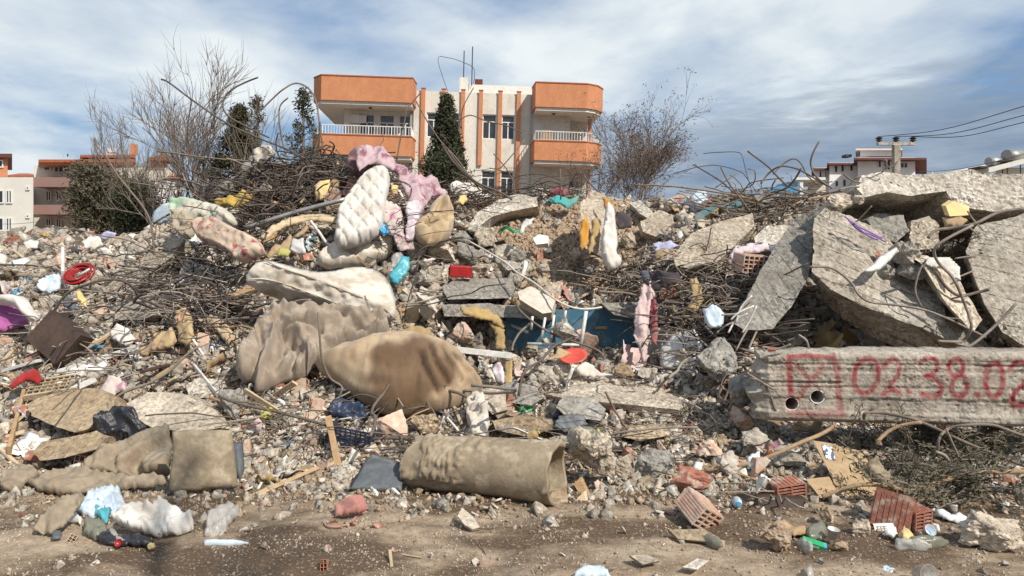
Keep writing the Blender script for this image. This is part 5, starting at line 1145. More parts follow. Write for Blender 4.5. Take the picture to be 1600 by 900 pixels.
PL('sheet', [(635, 315), (651, 313), (660, 325), (652, 350), (646, 376), (634, 376)], 'sheet_lilac', 'pale lilac sheet end hanging left of the tan sack', 'sheet', th=.06, d=9.0, Rr=6, step=3.5, wr=.05, ws=8, wst=(2, 1, .3))
PL('sack', [(692, 302), (705, 320), (710, 340), (707, 360), (700, 377), (680, 386), (655, 380), (646, 362), (650, 345), (667, 337), (672, 320)], 'sack_tan', 'creased tan sack standing right of the pink sheet', 'sack', th=.15, d=9.1, Rr=20, step=3, wr=.04, ws=5, wst=(1, 1, .7), folds=[([(690, 310), (680, 340), (665, 355), (650, 352)], 5, -.09), ([(665, 355), (690, 350), (706, 340)], 4, -.09), ([(665, 355), (672, 372), (668, 382)], 4, -.08), ([(695, 325), (697, 350), (690, 378)], 5, .05), ([(655, 345), (668, 342), (680, 325)], 6, .05)])
PL('bedding', [(600, 312), (617, 318), (628, 332), (633, 350), (630, 366), (645, 380), (648, 391), (626, 393), (611, 366), (597, 345), (595, 325)], 'floral_white', 'tangled flowery bedding between the quilted mattress and the lilac sheet', 'bedding', th=.09, d=8.95, Rr=8, step=3.5, wr=.07, ws=8)
PL('plastic_bag', [(625, 398), (640, 402), (640, 420), (631, 434), (622, 446), (610, 442), (607, 430), (617, 418)], 'plastic_aqua', 'turquoise printed plastic bag at the right end of the white mattress', 'plastic bag', th=.07, d=8.2, Rr=8, step=3.5, wr=.04, ws=12)
PL('plastic_bag', [(612, 400), (626, 394), (634, 402), (622, 416), (610, 424)], 'plastic_clear', 'translucent bag tangled above the turquoise bag', 'plastic bag', th=.05, d=8.3, wr=.04, ws=12, step=4)
PL('cloth', [(596, 345), (606, 352), (608, 365), (600, 368), (592, 356)], 'plastic_blue', 'small bright blue rag on the flowery bedding', 'cloth', th=.03, d=8.75, wr=.02, ws=12, step=3)
PL('mattress', [(268, 320), (285, 310), (310, 315), (345, 322), (366, 336), (372, 352), (352, 356), (330, 350), (312, 345), (300, 360), (285, 362), (272, 350)], 'floral_green', 'cream mattress with faded green leaf print and torn end', 'mattress', th=.10, d=9.5, Rr=7, step=3, wr=.05, ws=6)
PL('wool_stuffing', [(270, 335), (285, 328), (300, 335), (306, 352), (300, 375), (285, 372), (275, 358)], 'wool_cream', 'torn cream stuffing spilling from the green print mattress', 'stuffing', th=.08, d=9.25, Rr=8, step=3.5, wr=.09, ws=12)
PL('mirror', [(237, 348), (240, 330), (255, 318), (268, 316), (270, 332), (262, 346), (250, 352)], 'plastic_ice', 'round greyish glass lid left of the green print mattress', 'lid', th=.03, d=10.1, wr=.0, step=4)
PL('mattress', [(303, 360), (312, 345), (335, 340), (356, 350), (372, 360), (398, 370), (413, 385), (412, 396), (395, 405), (378, 414), (360, 396), (340, 386), (318, 382)], 'floral_red', 'cream mattress with red flower print left of the white mattress', 'mattress', th=.11, d=8.6, Rr=7, step=3, wr=.03, ws=6)
PL('foam', [(332, 312), (350, 308), (368, 305), (378, 293), (390, 300), (397, 314), (382, 318), (370, 326), (350, 322), (338, 322)], 'foam_yellow', 'crumpled bright yellow foam on the left of the heap', 'foam', th=.1, d=10.0, Rr=7, step=3, wr=.10, ws=8)
PL('foam', [(492, 292), (500, 282), (516, 280), (515, 296), (505, 312), (493, 313)], 'foam_pale', 'torn yellow foam piece caught in the rebar above the grey tube', 'foam', th=.06, d=9.9, Rr=6, step=3, wr=.03, ws=10)
S('foam_slab', [(1478, 322, 7.4), (1490, 314, 7.45), (1514, 322, 7.45), (1516, 336, 7.35), (1484, 338, 7.3)], (.02, .12, .02), 'foam_pale', 'pale yellow foam slab under the top slab on the right', cat='foam', amp=.008, ml=.03)
PL('cardboard', [(1472, 340), (1500, 338), (1512, 344), (1500, 356), (1476, 354)], 'cardboard', 'brown board below the pale yellow foam slab', 'cardboard', th=.03, d=7.3, wr=.01, step=5)
PL('cloth', [(272, 488), (290, 480), (300, 500), (304, 525), (292, 540), (278, 535), (274, 510)], 'floral_tan', 'striped tan and orange cushion left of the taupe blanket', 'cushion', th=.07, d=7.3, Rr=8, step=4, wr=.02)
PL('cloth', [(218, 550), (222, 538), (250, 520), (270, 510), (276, 535), (262, 545), (235, 552), (222, 560)], 'floral_tan', 'ochre patterned blanket roll left of the striped cushion', 'blanket', th=.08, d=7.2, Rr=8, step=4, wr=.03, ws=7)
PL('cloth', [(305, 500), (330, 492), (350, 502), (368, 520), (372, 545), (355, 540), (340, 520), (318, 516)], 'sack_tan', 'faded yellow cloth roll beside the taupe blanket', 'blanket', th=.08, d=7.5, Rr=8, step=4, wr=.03, ws=7)
PL('cloth', [(-8, 478), (10, 474), (30, 482), (44, 498), (46, 508), (30, 512), (10, 520), (-8, 524)], 'cloth_magenta', 'magenta quilt at the left edge under the white roll', 'cloth', th=.09, d=7.75, Rr=9, step=4, wr=.05, ws=6)
PL('bedding_roll', [(-8, 466), (20, 462), (42, 464), (50, 480), (60, 494), (58, 503), (46, 500), (30, 480), (-8, 476)], 'sheet_white', 'white bedding roll lying over the magenta quilt', 'bedding', th=.1, d=7.6, Rr=8, step=4, wr=.02)
PL('cloth', [(12, 604), (22, 592), (40, 580), (56, 577), (66, 590), (60, 600), (40, 596), (22, 609)], 'cloth_red', 'bright red rag at the end of the white perforated strip', 'cloth', th=.05, d=6.35, Rr=6, step=3.5, wr=.05, ws=9)
PL('cloth', [(145, 630), (150, 612), (160, 600), (170, 586), (186, 590), (200, 602), (198, 612), (182, 615), (172, 625), (155, 638)], 'floral_white', 'white cloth with pink rose print left of the dusty flat slab', 'cloth', th=.06, d=6.3, Rr=8, step=3.5, wr=.05, ws=7)
PL('rubbish_bag', [(146, 668), (152, 655), (164, 645), (180, 638), (205, 636), (217, 648), (220, 660), (234, 672), (222, 680), (202, 682), (188, 674), (160, 677)], 'plastic_black', 'shiny black rubbish bag on the slabs left of centre', 'rubbish bag', th=.1, d=5.66, tilt=(0, -.3), Rr=10, step=3, wr=.10, ws=7)
PL('plastic_bag', [(166, 680), (175, 669), (187, 670), (193, 684), (186, 694), (170, 694)], 'plastic_clear', 'small clear bag below the black rubbish bag', 'plastic bag', th=.05, d=5.75, wr=.04, ws=12, step=3.5)
# tarp, carpet sheet
PL('tarp', [(268, 672), (268, 742), (262, 746), (228, 746), (200, 742), (165, 738), (140, 742), (120, 738), (132, 718), (150, 702), (190, 690), (230, 674)], 'tarp', 'creased brown tarp draped left of the standing carpet piece', 'tarp', th=.10, d=5.45, tilt=(0, -.35), Rr=20, step=3, wr=.08, ws=5, wst=(1, 1, 1.4))
PL('tarp', [(42, 752), (70, 735), (120, 728), (150, 738), (200, 742), (258, 748), (262, 758), (200, 762), (140, 768), (95, 772), (60, 768)], 'tarp', 'flatter brown tarp fold lying along the ground at the left', 'tarp', th=.07, d=5.25, tilt=(0, -.9), Rr=10, step=4, wr=.05, ws=4)
PL('tarp', [(52, 828), (62, 806), (95, 780), (125, 770), (132, 782), (116, 800), (104, 818), (80, 834)], 'tarp', 'limp muddy tarp corner left of the bag litter', 'tarp', th=.03, d=4.75, tilt=(0, -1.0), Rr=8, step=5, wr=.03, ws=4)
PL('tarp', [(2, 748), (22, 720), (50, 724), (60, 738), (40, 752), (30, 772), (6, 770)], 'tarp', 'wrinkled brown tarp end at the left edge', 'tarp', th=.08, d=5.3, tilt=(0, -.6), Rr=10, step=5, wr=.06, ws=4)
PL('carpet_piece', [(269, 674), (300, 671), (362, 672), (366, 700), (372, 762), (345, 763), (300, 768), (264, 770), (266, 735), (270, 705)], 'carpet_roll', 'square of stiff tan carpet standing upright on the earth', 'carpet', th=.06, d=5.1, tilt=(.1, -.1), Rr=55, step=4, wr=.008, ws=7, sm=0)
PL('carpet_piece', [(360, 690), (380, 692), (382, 735), (375, 755), (366, 740)], 'plastic_grey', 'grey board standing behind the upright carpet square', 'board', th=.03, d=5.35, wr=.01, step=6, sm=0)
# carpet roll: a stiff tube open at the right end
def carpet_tube():
    a, b = P(653, 722, 5.14), P(872, 741, 4.74); ax = (b - a).normalized(); up = Vector((0, 0, 1)); s = ax.cross(up).normalized(); w2 = s.cross(ax).normalized()
    vs, fs = [], []; nl, na = 110, 88
    for layer in (0, 1):
        for i in range(nl + 1):
            t = i / nl; c = a.lerp(b, t) + w2 * (.012 * math.sin(t * 3)); rr = (.182 + .022 * t) * (1 if layer == 0 else .86)
            for j in range(na):
                an = 2 * math.pi * j / na; dv = s * math.cos(an) * 1.02 + w2 * math.sin(an) * .97
                q = c + dv * rr
                n = 0
                if layer == 0:
                    n = .006 * noise.noise(q * 5); m = noise.noise(q * 4.2 + Vector((3, 1, 7))) + .35 * noise.noise(q * 13)
                    if m > .12 and math.sin(an) > -.35: n += .016 * min(1, (m - .12) * 6) * (1 + 1.3 * noise.noise(q * 38))
                end = (.05 * noise.noise(Vector((math.cos(an) * 1.5, math.sin(an) * 1.5, 5 if i > nl / 2 else 9)))) * (max(0, t - .9) * 10 - max(0, .1 - t) * 10)
                vs.append(q + dv * n + ax * end)
    L = (nl + 1) * na
    for i in range(nl):
        for j in range(na):
            j2 = (j + 1) % na; p = i * na
            fs.append((p + j, p + j2, p + na + j2, p + na + j)); p += L; fs.append((p + j2, p + j, p + na + j, p + na + j2))
    for j in range(na):
        j2 = (j + 1) % na; fs.append((j2, j, L + j, L + j2)); p = nl * na; fs.append((p + j, p + j2, L + p + j2, L + p + j))
    o = link('carpet_roll', pym('carpet_roll', vs, fs, True), 'carpet_roll', label='thick mud caked carpet roll lying on the bare earth, open at its right end', cat='carpet roll'); centre(o)
    ITEMS.append([(630, 680), (890, 690), (885, 795), (640, 770)])
carpet_tube()
# hanging cloths
PL('cloth', [(940, 308), (952, 312), (960, 322), (955, 334), (946, 328)], 'cloth_orange', 'orange cloth scrap draped over the top of the post', 'cloth', th=.05, d=9.2, wr=.02, ws=10, step=3)
PL('cloth', [(918, 338), (922, 360), (920, 376), (912, 388), (908, 392), (904, 374), (908, 352), (914, 336)], 'cloth_orange', 'orange cloth strip hanging down the left of the post', 'cloth', th=.05, d=8.85, Rr=5, step=3, wr=.05, ws=10, wst=(2, 1, .3))
PL('cloth', [(925, 345), (934, 340), (938, 356), (932, 380), (922, 396), (918, 390), (924, 368)], 'cloth_ochre', 'dull ochre strip beside the orange cloth on the post', 'cloth', th=.05, d=8.8, Rr=5, step=3, wr=.04, ws=10, wst=(2, 1, .3))
PL('sack', [(948, 318), (960, 322), (962, 350), (966, 380), (962, 395), (975, 410), (955, 424), (945, 416), (937, 396), (942, 360), (945, 335)], 'sheet_white', 'long whitish sack hanging down the right of the post', 'sack', th=.07, d=8.7, Rr=6, step=3.2, wr=.06, ws=8, wst=(2, 1, .3))
PL('cloth', [(855, 312), (870, 305), (888, 310), (905, 306), (900, 318), (888, 328), (876, 320), (862, 318)], 'cloth_turquoise', 'turquoise cloth on the ridge below the orange block', 'cloth', th=.06, d=11.0, wr=.06, ws=7, step=3)
PL('cloth', [(858, 300), (872, 292), (888, 298), (884, 308), (868, 308)], 'cloth_rose', 'dark rose cloth above the turquoise one', 'cloth', th=.06, d=11.3, wr=.05, ws=7, step=3)
PL('tyre_scrap', [(962, 332), (975, 330), (988, 342), (986, 356), (968, 358), (960, 345)], 'cloth_dark', 'dark bundle right of the whitish sack', 'cloth', th=.08, d=9.1, wr=.04, ws=7, step=3.5)
PL('cloth', [(718, 480), (735, 476), (762, 482), (778, 492), (790, 508), (786, 514), (768, 503), (745, 498), (724, 492)], 'cloth_ochre', 'ochre cloth folded over the left edge of the hollow', 'cloth', th=.06, d=7.75, Rr=6, step=3, wr=.06, ws=8, wst=(1, 1, 1.5))
PL('cloth', [(763, 505), (775, 504), (788, 515), (790, 545), (785, 549), (772, 546), (775, 525)], 'cloth_ochre', 'ochre cloth tail hanging in front of the blue door', 'cloth', th=.04, d=7.7, Rr=5, step=3, wr=.04, ws=9, wst=(2, 1, .3))
PL('cloth', [(1005, 445), (1018, 435), (1022, 460), (1016, 480), (1012, 520), (1010, 565), (1004, 568), (998, 545), (990, 525), (992, 490), (998, 465)], 'cloth_pale_pink', 'long pale pink cloth hanging right of the blue door', 'cloth', th=.05, d=7.6, Rr=6, step=3, wr=.05, ws=8, wst=(2.4, 1, .25))
PL('cloth', [(1014, 450), (1024, 460), (1028, 500), (1026, 540), (1018, 536), (1014, 500)], 'cloth_rose', 'dark rose cloth hanging beside the pale pink cloth', 'cloth', th=.05, d=7.7, Rr=5, step=3, wr=.04, ws=9, wst=(2.4, 1, .25))
PL('cloth', [(1005, 440), (1025, 425), (1060, 425), (1066, 440), (1040, 450), (1018, 455)], 'cloth_dark', 'black patterned cloth bunched in wire above the pink cloth', 'cloth', th=.07, d=7.8, wr=.06, ws=9, step=3.5)
PL('cloth', [(1078, 440), (1088, 432), (1096, 445), (1098, 470), (1086, 490), (1076, 485), (1082, 462)], 'cloth_ochre', 'ochre rag hanging in the wires left of the leaning beam', 'cloth', th=.05, d=7.7, Rr=5, step=3, wr=.05, ws=9, wst=(2, 1, .4))
PL('cloth', [(1062, 488), (1078, 476), (1082, 484), (1066, 496)], 'cloth_ochre', 'thin ochre cloth end below the ochre rag', 'cloth', th=.02, d=7.7, wr=.01, step=3)
PL('plastic_bag', [(1098, 482), (1120, 478), (1132, 492), (1128, 512), (1112, 516), (1100, 502)], 'plastic_ice', 'pale plastic bag lit at the foot of the leaning beam', 'plastic bag', th=.08, d=7.1, wr=.03, ws=7, step=3.5)
PL('cloth', [(1020, 380), (1050, 376), (1058, 384), (1044, 392), (1024, 400)], 'cloth_lavender', 'lavender cloth left of the square ended beam', 'cloth', th=.05, d=8.5, wr=.04, ws=9, step=3)
PL('cardboard', [(1024, 392), (1040, 387), (1046, 392), (1034, 408), (1022, 406)], 'cardboard', 'bent brown card flap under the lavender cloth', 'cardboard', th=.02, d=8.3, wr=.01, step=4, sm=0)
PL('cloth', [(1000, 424), (1012, 422), (1016, 434), (1004, 438)], 'cloth_navy', 'navy rag above the pale pink cloth', 'cloth', th=.04, d=7.9, wr=.03, ws=9, step=3)
PL('cloth', [(1085, 336), (1100, 326), (1130, 320), (1158, 314), (1160, 322), (1130, 332), (1100, 340), (1092, 360), (1084, 352)], 'cloth_teal', 'dark teal netting cloth along the ridge above the square ended beam', 'cloth', th=.06, d=10.2, wr=.06, ws=6, step=3.5)
PL('cloth', [(1045, 312), (1062, 303), (1078, 304), (1076, 318), (1060, 326), (1044, 326)], 'floral_red', 'pink and white patterned cloth on the ridge', 'cloth', th=.07, d=10.9, wr=.05, ws=7, step=3.5)
PL('plastic_bag', [(1080, 305), (1090, 297), (1104, 300), (1106, 314), (1094, 320), (1082, 316)], 'plastic_ice', 'silvery plastic bag on the ridge right of the pink patterned cloth', 'plastic bag', th=.07, d=10.8, wr=.05, ws=7, step=3.5)
PL('cloth', [(1148, 385), (1172, 380), (1200, 380), (1202, 390), (1180, 396), (1162, 396), (1146, 410), (1140, 402)], 'sheet_lilac', 'lilac and white cloth over the hollow clay brick', 'cloth', th=.05, d=8.1, wr=.04, ws=9, step=3)
# boxes, boards, litter items on the heap
def block(name, u, v, d, size, rot, mat, label, cat, amp=0, parent=None, **k):
    bm = bmesh.new(); bx(bm, -size[0] / 2, size[0] / 2, -size[1] / 2, size[1] / 2, -size[2] / 2, size[2] / 2)
    if amp: subdiv_to(bm, max(size) / 6); roughen(bm, amp, 6, u)
    else: bmesh.ops.bevel(bm, geom=bm.edges[:], offset=min(size) * .08, segments=1, affect='EDGES')
    o = link(name, tomesh(bm, name), mat, parent, label=label, cat=cat, **k); o.location = P(u, v, d); o.rotation_euler = [R(a) for a in rot]; return o
cab = empty('cabinet', P(95, 530, 7.0), 'dark brown wooden cabinet tipped on its corner at the left', 'cabinet'); cab.rotation_euler = (R(-22), R(32), R(-18)); cab.scale = (.9, .55, .85)
box('side_panel', (-.24, .24, -.2, -.18, -.2, .2), 'wood_dark', cab); box('top_panel', (-.24, .24, -.179, .16, .18, .2), 'wood_dark', cab); box('base_panel', (-.24, .24, -.179, .16, -.2, -.18), 'wood_dark', cab); box('end_panel', (.22, .24, -.179, .16, -.179, .179), 'wood_dark', cab); box('end_panel', (-.24, -.22, -.179, .16, -.179, .179), 'wood_dark', cab)
ITEMS.append([(50, 500), (150, 500), (150, 565), (50, 565)])
def bar(name, u0, v0, u1, v1, w_, t, mat, label, cat, off=-.15, d0=None, d1=None, holes=0, **k):
    a, b = P(u0, v0, (d0 or D(u0, v0)) + off), P(u1, v1, (d1 or D(u1, v1)) + off); ax = b - a; L = ax.length; bm = bmesh.new(); bx(bm, 0, L, -t / 2, t / 2, -w_ / 2, w_ / 2)
    bmesh.ops.bevel(bm, geom=bm.edges[:], offset=min(w_, t) * .12, segments=1, affect='EDGES')
    o = link(name, tomesh(bm, name), mat, label=label, cat=cat, **k); o.location = a
    q = Matrix.Identity(3); x = ax.normalized(); y = Vector((0, 0, 1)).cross(x).normalized(); z = x.cross(y); o.rotation_euler = Matrix((x, y, z)).transposed().to_euler()
    if holes:
        for i in range(holes):
            for s in (-1, 1): box('slot', (L * (i + .5) / holes + s * .01, L * (i + .5) / holes + s * .01 + .012, -t / 2 - .002, -t / 2 - .0005, s * .006 - .004, s * .006 + .004), 'plastic_black', o)
    return o
bar('perforated_strip', 64, 590, 222, 540, .05, .02, 'plastic_white', 'long white slotted plastic strip lying across the left of the heap', 'strip', -.18, holes=6)
bar('batten', 62, 580, 170, 524, .035, .03, 'wood_pale', 'pale wooden batten resting on the cabinet above the slotted strip', 'batten', -.2)
bar('plank', 38, 612, 14, 704, .075, .03, 'wood', 'brown wooden plank leaning at the left edge', 'plank', -.12)
bar('frame_piece', 98, 390, 98, 428, .09, .04, 'plastic_white', 'upright white frame piece left of the red hose', 'frame', -.15, d0=10.2, d1=9.6)
bar('frame_piece', 102, 432, 114, 462, .07, .04, 'plastic_white', 'slanting white frame piece below the red hose', 'frame', -.15)
bar('pipe', 22, 460, 72, 410, .05, .05, 'plastic_blue', 'bright blue plastic pipe pointing up at the left', 'pipe', -.15)
tube('pipe', [(112, 545), (140, 543), (170, 542)], .018, 'plastic_blue', label='short blue pipe behind the pale batten', cat='pipe', off=-.14)
bar('strip', 702, 545, 800, 556, .055, .02, 'plastic_white', 'white plastic strip pointing at the hollow above the tan bag', 'strip', 0, d0=6.9, d1=6.95)
bar('door_edge', 15, 578, 70, 562, .03, .2, 'plastic_white', 'white edged dark board under the slotted strip', 'board', -.15)
bar('board', 105, 612, 150, 592, .05, .04, 'plastic_white', 'short white board on the earthy slab', 'board', -.15)
bar('rail', 302, 570, 350, 628, .035, .02, 'metal_white', 'white metal rail slanting left of the taupe blanket', 'rail', -.15)
bar('rail', 388, 592, 452, 612, .03, .02, 'metal_white', 'thin white rail below the taupe blanket', 'rail', -.12)
tube('tube', [(385, 356), (460, 332), (540, 311)], .028, 'metal_grey', d=9.2, label='long grey metal tube above the cardboard sheets', cat='tube', off=0)
tube('tube', [(485, 345), (498, 362), (512, 381), (530, 386)], .018, 'metal_white', d=8.8, label='bent thin white tube left of the quilted mattress', cat='tube', off=0)
tube('tube', [(410, 548), (413, 590), (411, 632)], .014, 'metal_white', d=6.5, label='thin white rod standing below the taupe blanket', cat='rod', off=0)
tube('hose', [(778, 672), (800, 668), (822, 676), (850, 688), (880, 692), (912, 692)], .012, 'metal_grey', d=5.65, label='grey hose behind the carpet roll', cat='hose', off=0)
for i, (a, b) in enumerate((((738, 632), (742, 640)),)): pass
tube('rod', [(698, 652), (712, 668), (722, 682)], .01, 'metal_white', d=5.9, label='white rod left of the frayed cloth', cat='rod', off=0)
tube('rod', [(694, 650), (688, 668), (684, 680)], .009, 'metal_white', d=5.95, label='white rod crossing the other one above the carpet roll', cat='rod', off=0)
# hose reel
hr = empty('hose_coil', P(124, 428, 9.0), 'coil of red hose on the left of the heap', 'hose'); hv, hf = [], []
for j in range(7):
    rr = .06 + .016 * j; c = P(124, 428, 9.0); pts = [Vector((rr * math.cos(a) * 1.1, -.02 * (j % 3) + .12 * math.sin(a), rr * .8 * math.sin(a))) for a in np.linspace(0, 6.28, 22)]; tube_geo(pts, .012, 5, 1, hv, hf)
link('hose', pym('hose', hv, hf, True), 'plastic_red', hr); ITEMS.append([(105, 412), (145, 412), (145, 445), (105, 445)])
tube('rod', [(120, 433), (140, 420)], .014, 'plastic_white', d=8.75, label='short white rod lying on the red hose coil', cat='rod', off=0)
# crate lattice
cr = empty('crate', P(85, 603, 6.35), 'tan plastic lattice tray below the red rag', 'crate'); cr.rotation_euler = (R(28), R(-8), R(10)); bv = []
for i in range(9): bv.append((-.2 + i * .05, -.192 + i * .05, -.1, .1, 0, .012))
for i in range(5): bv.append((-.2, .208, -.1 + i * .048, -.092 + i * .048, .0125, .022))
box('lattice', bv, 'wood_pale', cr); box('rim', [(-.21, .215, -.112, -.101, -.03, .022), (-.21, .215, .101, .112, -.03, .022)], 'wood_pale', cr)
ITEMS.append([(48, 588), (115, 585), (118, 612), (45, 620)])
# red box, rope, plate, rack, navy crates
rb = block('box', 720, 424, 8.6, (.26, .12, .13), (6, 4, 8), 'plastic_red', 'shiny red plastic box on the grey lumps', 'box'); ITEMS.append([(702, 414), (740, 414), (740, 436), (702, 436)])
rv, rf = [], []
for j in range(9):
    y = .012 * j; tube_geo(catmull([Vector((-.14 + .01 * (j % 3), -.02 * (j % 2), .03 * math.sin(j))), Vector((-.03, -.05 - .01 * j, .05 + .01 * (j % 4))), Vector((.06, -.03, .0 + .012 * (j % 3))), Vector((.15, 0, .03 - .01 * (j % 2)))], 4), .008, 4, 1, rv, rf)
o = link('rope', pym('rope', rv, rf, True), 'plastic_green', label='bundle of green rope below the tapered slab', cat='rope'); o.location = P(795, 363, 9.9); ITEMS.append([(778, 355), (812, 355), (812, 372), (778, 372)])
PL('plastic_scrap', [(811, 366), (814, 352), (822, 342), (836, 340), (832, 350), (822, 356), (816, 366)], 'plastic_white', 'white plastic strip right of the green rope', 'plastic', th=.03, d=9.6, wr=.02, step=3)
pl = empty('plate', P(896, 560, 7.05), 'red plastic plate lying on rubble below the white rack', 'plate'); pl.rotation_euler = (R(24), R(-8), 0)
bm = bmesh.new()
prof_ = [(0, .0), (.085, .0), (.105, .02), (.135, .03), (.137, .036), (.103, .027), (.083, .008), (0, .008)]
bmesh.ops.spin  # lathe built by hand below
vs, fs = [], []
for r_, z_ in prof_:
    for j in range(32): vs.append((r_ * math.cos(j * math.pi / 16), r_ * math.sin(j * math.pi / 16), z_))
for i in range(len(prof_) - 1):
    for j in range(32): fs.append((i * 32 + j, i * 32 + (j + 1) % 32, (i + 1) * 32 + (j + 1) % 32, (i + 1) * 32 + j))
link('dish', pym('dish', vs, fs, True), 'plastic_coral', pl); ITEMS.append([(870, 548), (920, 548), (920, 574), (870, 574)])
rk = empty('rack', P(868, 538, 7.75), 'white metal rack with upright bars wedged in the hollow', 'rack'); q0 = rk.location
def rkb(px, d, r): return link('bar', pym('bar', *tube_geo([P(u, v, d) - q0 for u, v in px], r, 7), True), 'metal_white', rk)
for u0, u1, v0, v1 in ((852, 845, 496, 534), (866, 860, 492, 535), (884, 882, 485, 500), (832, 830, 494, 515)): rkb([(u0, v0), (u1, v1)], 7.75, .014)
rkb([(916, 486), (906, 550)], 7.7, .02); rkb([(824, 537), (905, 539)], 7.68, .016)
tube('cable', [(805, 466), (812, 485), (840, 508), (870, 525), (900, 535), (935, 548), (946, 566), (945, 580)], .012, 'rust', d=7.6, off=0, label='dark cable looping across the white rack to the blue door', cat='cable')
tube('cable', [(828, 506), (812, 520), (802, 537), (800, 548)], .012, 'rust_pale', d=7.65, off=0, label='tan cable curving down left of the white rack', cat='cable')
tube('rope', [(733, 377), (760, 392), (790, 410), (808, 426), (835, 442), (865, 466), (890, 479), (915, 483), (940, 480)], .011, 'sheet_white', ds=[9.3, 9.0, 8.7, 8.5, 8.2, 7.85, 7.75, 7.8, 7.9], off=0, label='thin pale rope running from the grey lumps down over the hollow', cat='rope')
PL('cardboard', [(856, 562), (868, 552), (872, 542), (880, 546), (892, 552), (880, 560), (870, 562)], 'cardboard', 'torn brown card beside the red plate', 'cardboard', th=.015, d=7.05, wr=.01, step=3.5, sm=0)
PL('cloth', [(898, 574), (912, 566), (924, 570), (938, 582), (958, 586), (930, 590), (905, 586)], 'sheet_white', 'crumpled white cloth under the red plate', 'cloth', th=.05, d=7.0, wr=.04, ws=9, step=3)
tube('tube', [(886, 612), (888, 595), (895, 575)], .017, 'metal_white', d=6.75, off=0, label='pale curved tube standing on the broad slab', cat='tube')
PL('cloth', [(768, 575), (780, 562), (788, 580), (790, 600), (776, 600)], 'sheet_lilac', 'pinkish torn cloth hanging above the pale angular block', 'cloth', th=.04, d=6.9, wr=.04, ws=9, step=3.5)
PL('cloth', [(789, 565), (800, 563), (800, 600), (788, 601)], 'cloth_ochre', 'short ochre strip right of the torn cloth', 'cloth', th=.02, d=6.85, wr=.01, step=4, sm=0)
def crate(u, v, d, sz, rot, label):
    e = empty('crate', P(u, v, d), label, 'crate'); e.rotation_euler = [R(a) for a in rot]; W2, D2, H2 = sz; bs = []
    n = 7
    for i in range(n): z = -H2 + 2 * H2 * i / (n - 1); bs += [(-W2, W2, -D2 - .004, -D2 + .004, z, z + .012)]
    for i in range(n + 2): x = -W2 + 2 * W2 * i / (n + 1); bs += [(x, x + .01, -D2 - .0055, -D2 + .0035, -H2, H2 + .012)]
    box('side', bs, 'navy_plastic', e); box('side', (-W2, -W2 + .01, -D2 + .005, D2, -H2, H2), 'navy_plastic', e); box('side', (W2 - .01, W2, -D2 + .005, D2, -H2, H2), 'navy_plastic', e); box('base', (-W2 + .011, W2 - .011, -D2 + .005, D2, -H2, -H2 + .01), 'navy_plastic', e)
    r_ = sz[0] / d * F; ITEMS.append([(u - r_, v - r_ * .5), (u + r_, v - r_ * .5), (u + r_, v + r_ * .5), (u - r_, v + r_ * .5)])
crate(551, 680, 5.75, (.16, .07, .085), (18, 10, -6), 'crushed dark blue plastic crate on the rubble left of the carpet roll')
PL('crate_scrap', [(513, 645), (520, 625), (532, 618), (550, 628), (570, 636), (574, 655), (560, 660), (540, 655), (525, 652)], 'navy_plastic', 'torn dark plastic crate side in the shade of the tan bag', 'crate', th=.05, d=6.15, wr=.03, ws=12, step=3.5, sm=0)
PL('plastic_scrap', [(433, 695), (440, 690), (458, 688), (457, 694), (442, 700)], 'plastic_blue', 'royal blue plastic scrap on the pebbles', 'plastic', th=.02, d=5.72, wr=.01, step=2.5)
PL('plastic_scrap', [(400, 655), (415, 640), (425, 632), (427, 648), (412, 658), (404, 663)], 'plastic_yellow', 'lime yellow scrap below the thin rail', 'plastic', th=.02, d=6.0, wr=.02, step=3)
PL('plastic_scrap', [(276, 632), (286, 628), (293, 636), (284, 640)], 'plastic_purple', 'little purple scrap on the dusty flat slab', 'plastic', th=.02, d=6.1, wr=.01, step=2.5)
PL('board', [(545, 765), (566, 728), (580, 710), (605, 716), (632, 728), (628, 766), (590, 768)], 'plastic_grey', 'flat grey board propped at the left end of the carpet roll', 'board', th=.02, d=5.35, tilt=(0, -1.0), wr=.01, step=6, sm=0)
PL('plastic_scrap', [(865, 668), (872, 650), (890, 645), (912, 650), (918, 664), (900, 672), (880, 676)], 'plastic_grey', 'dark grey sheet behind the clear jar', 'plastic', th=.03, d=5.95, wr=.01, step=5)
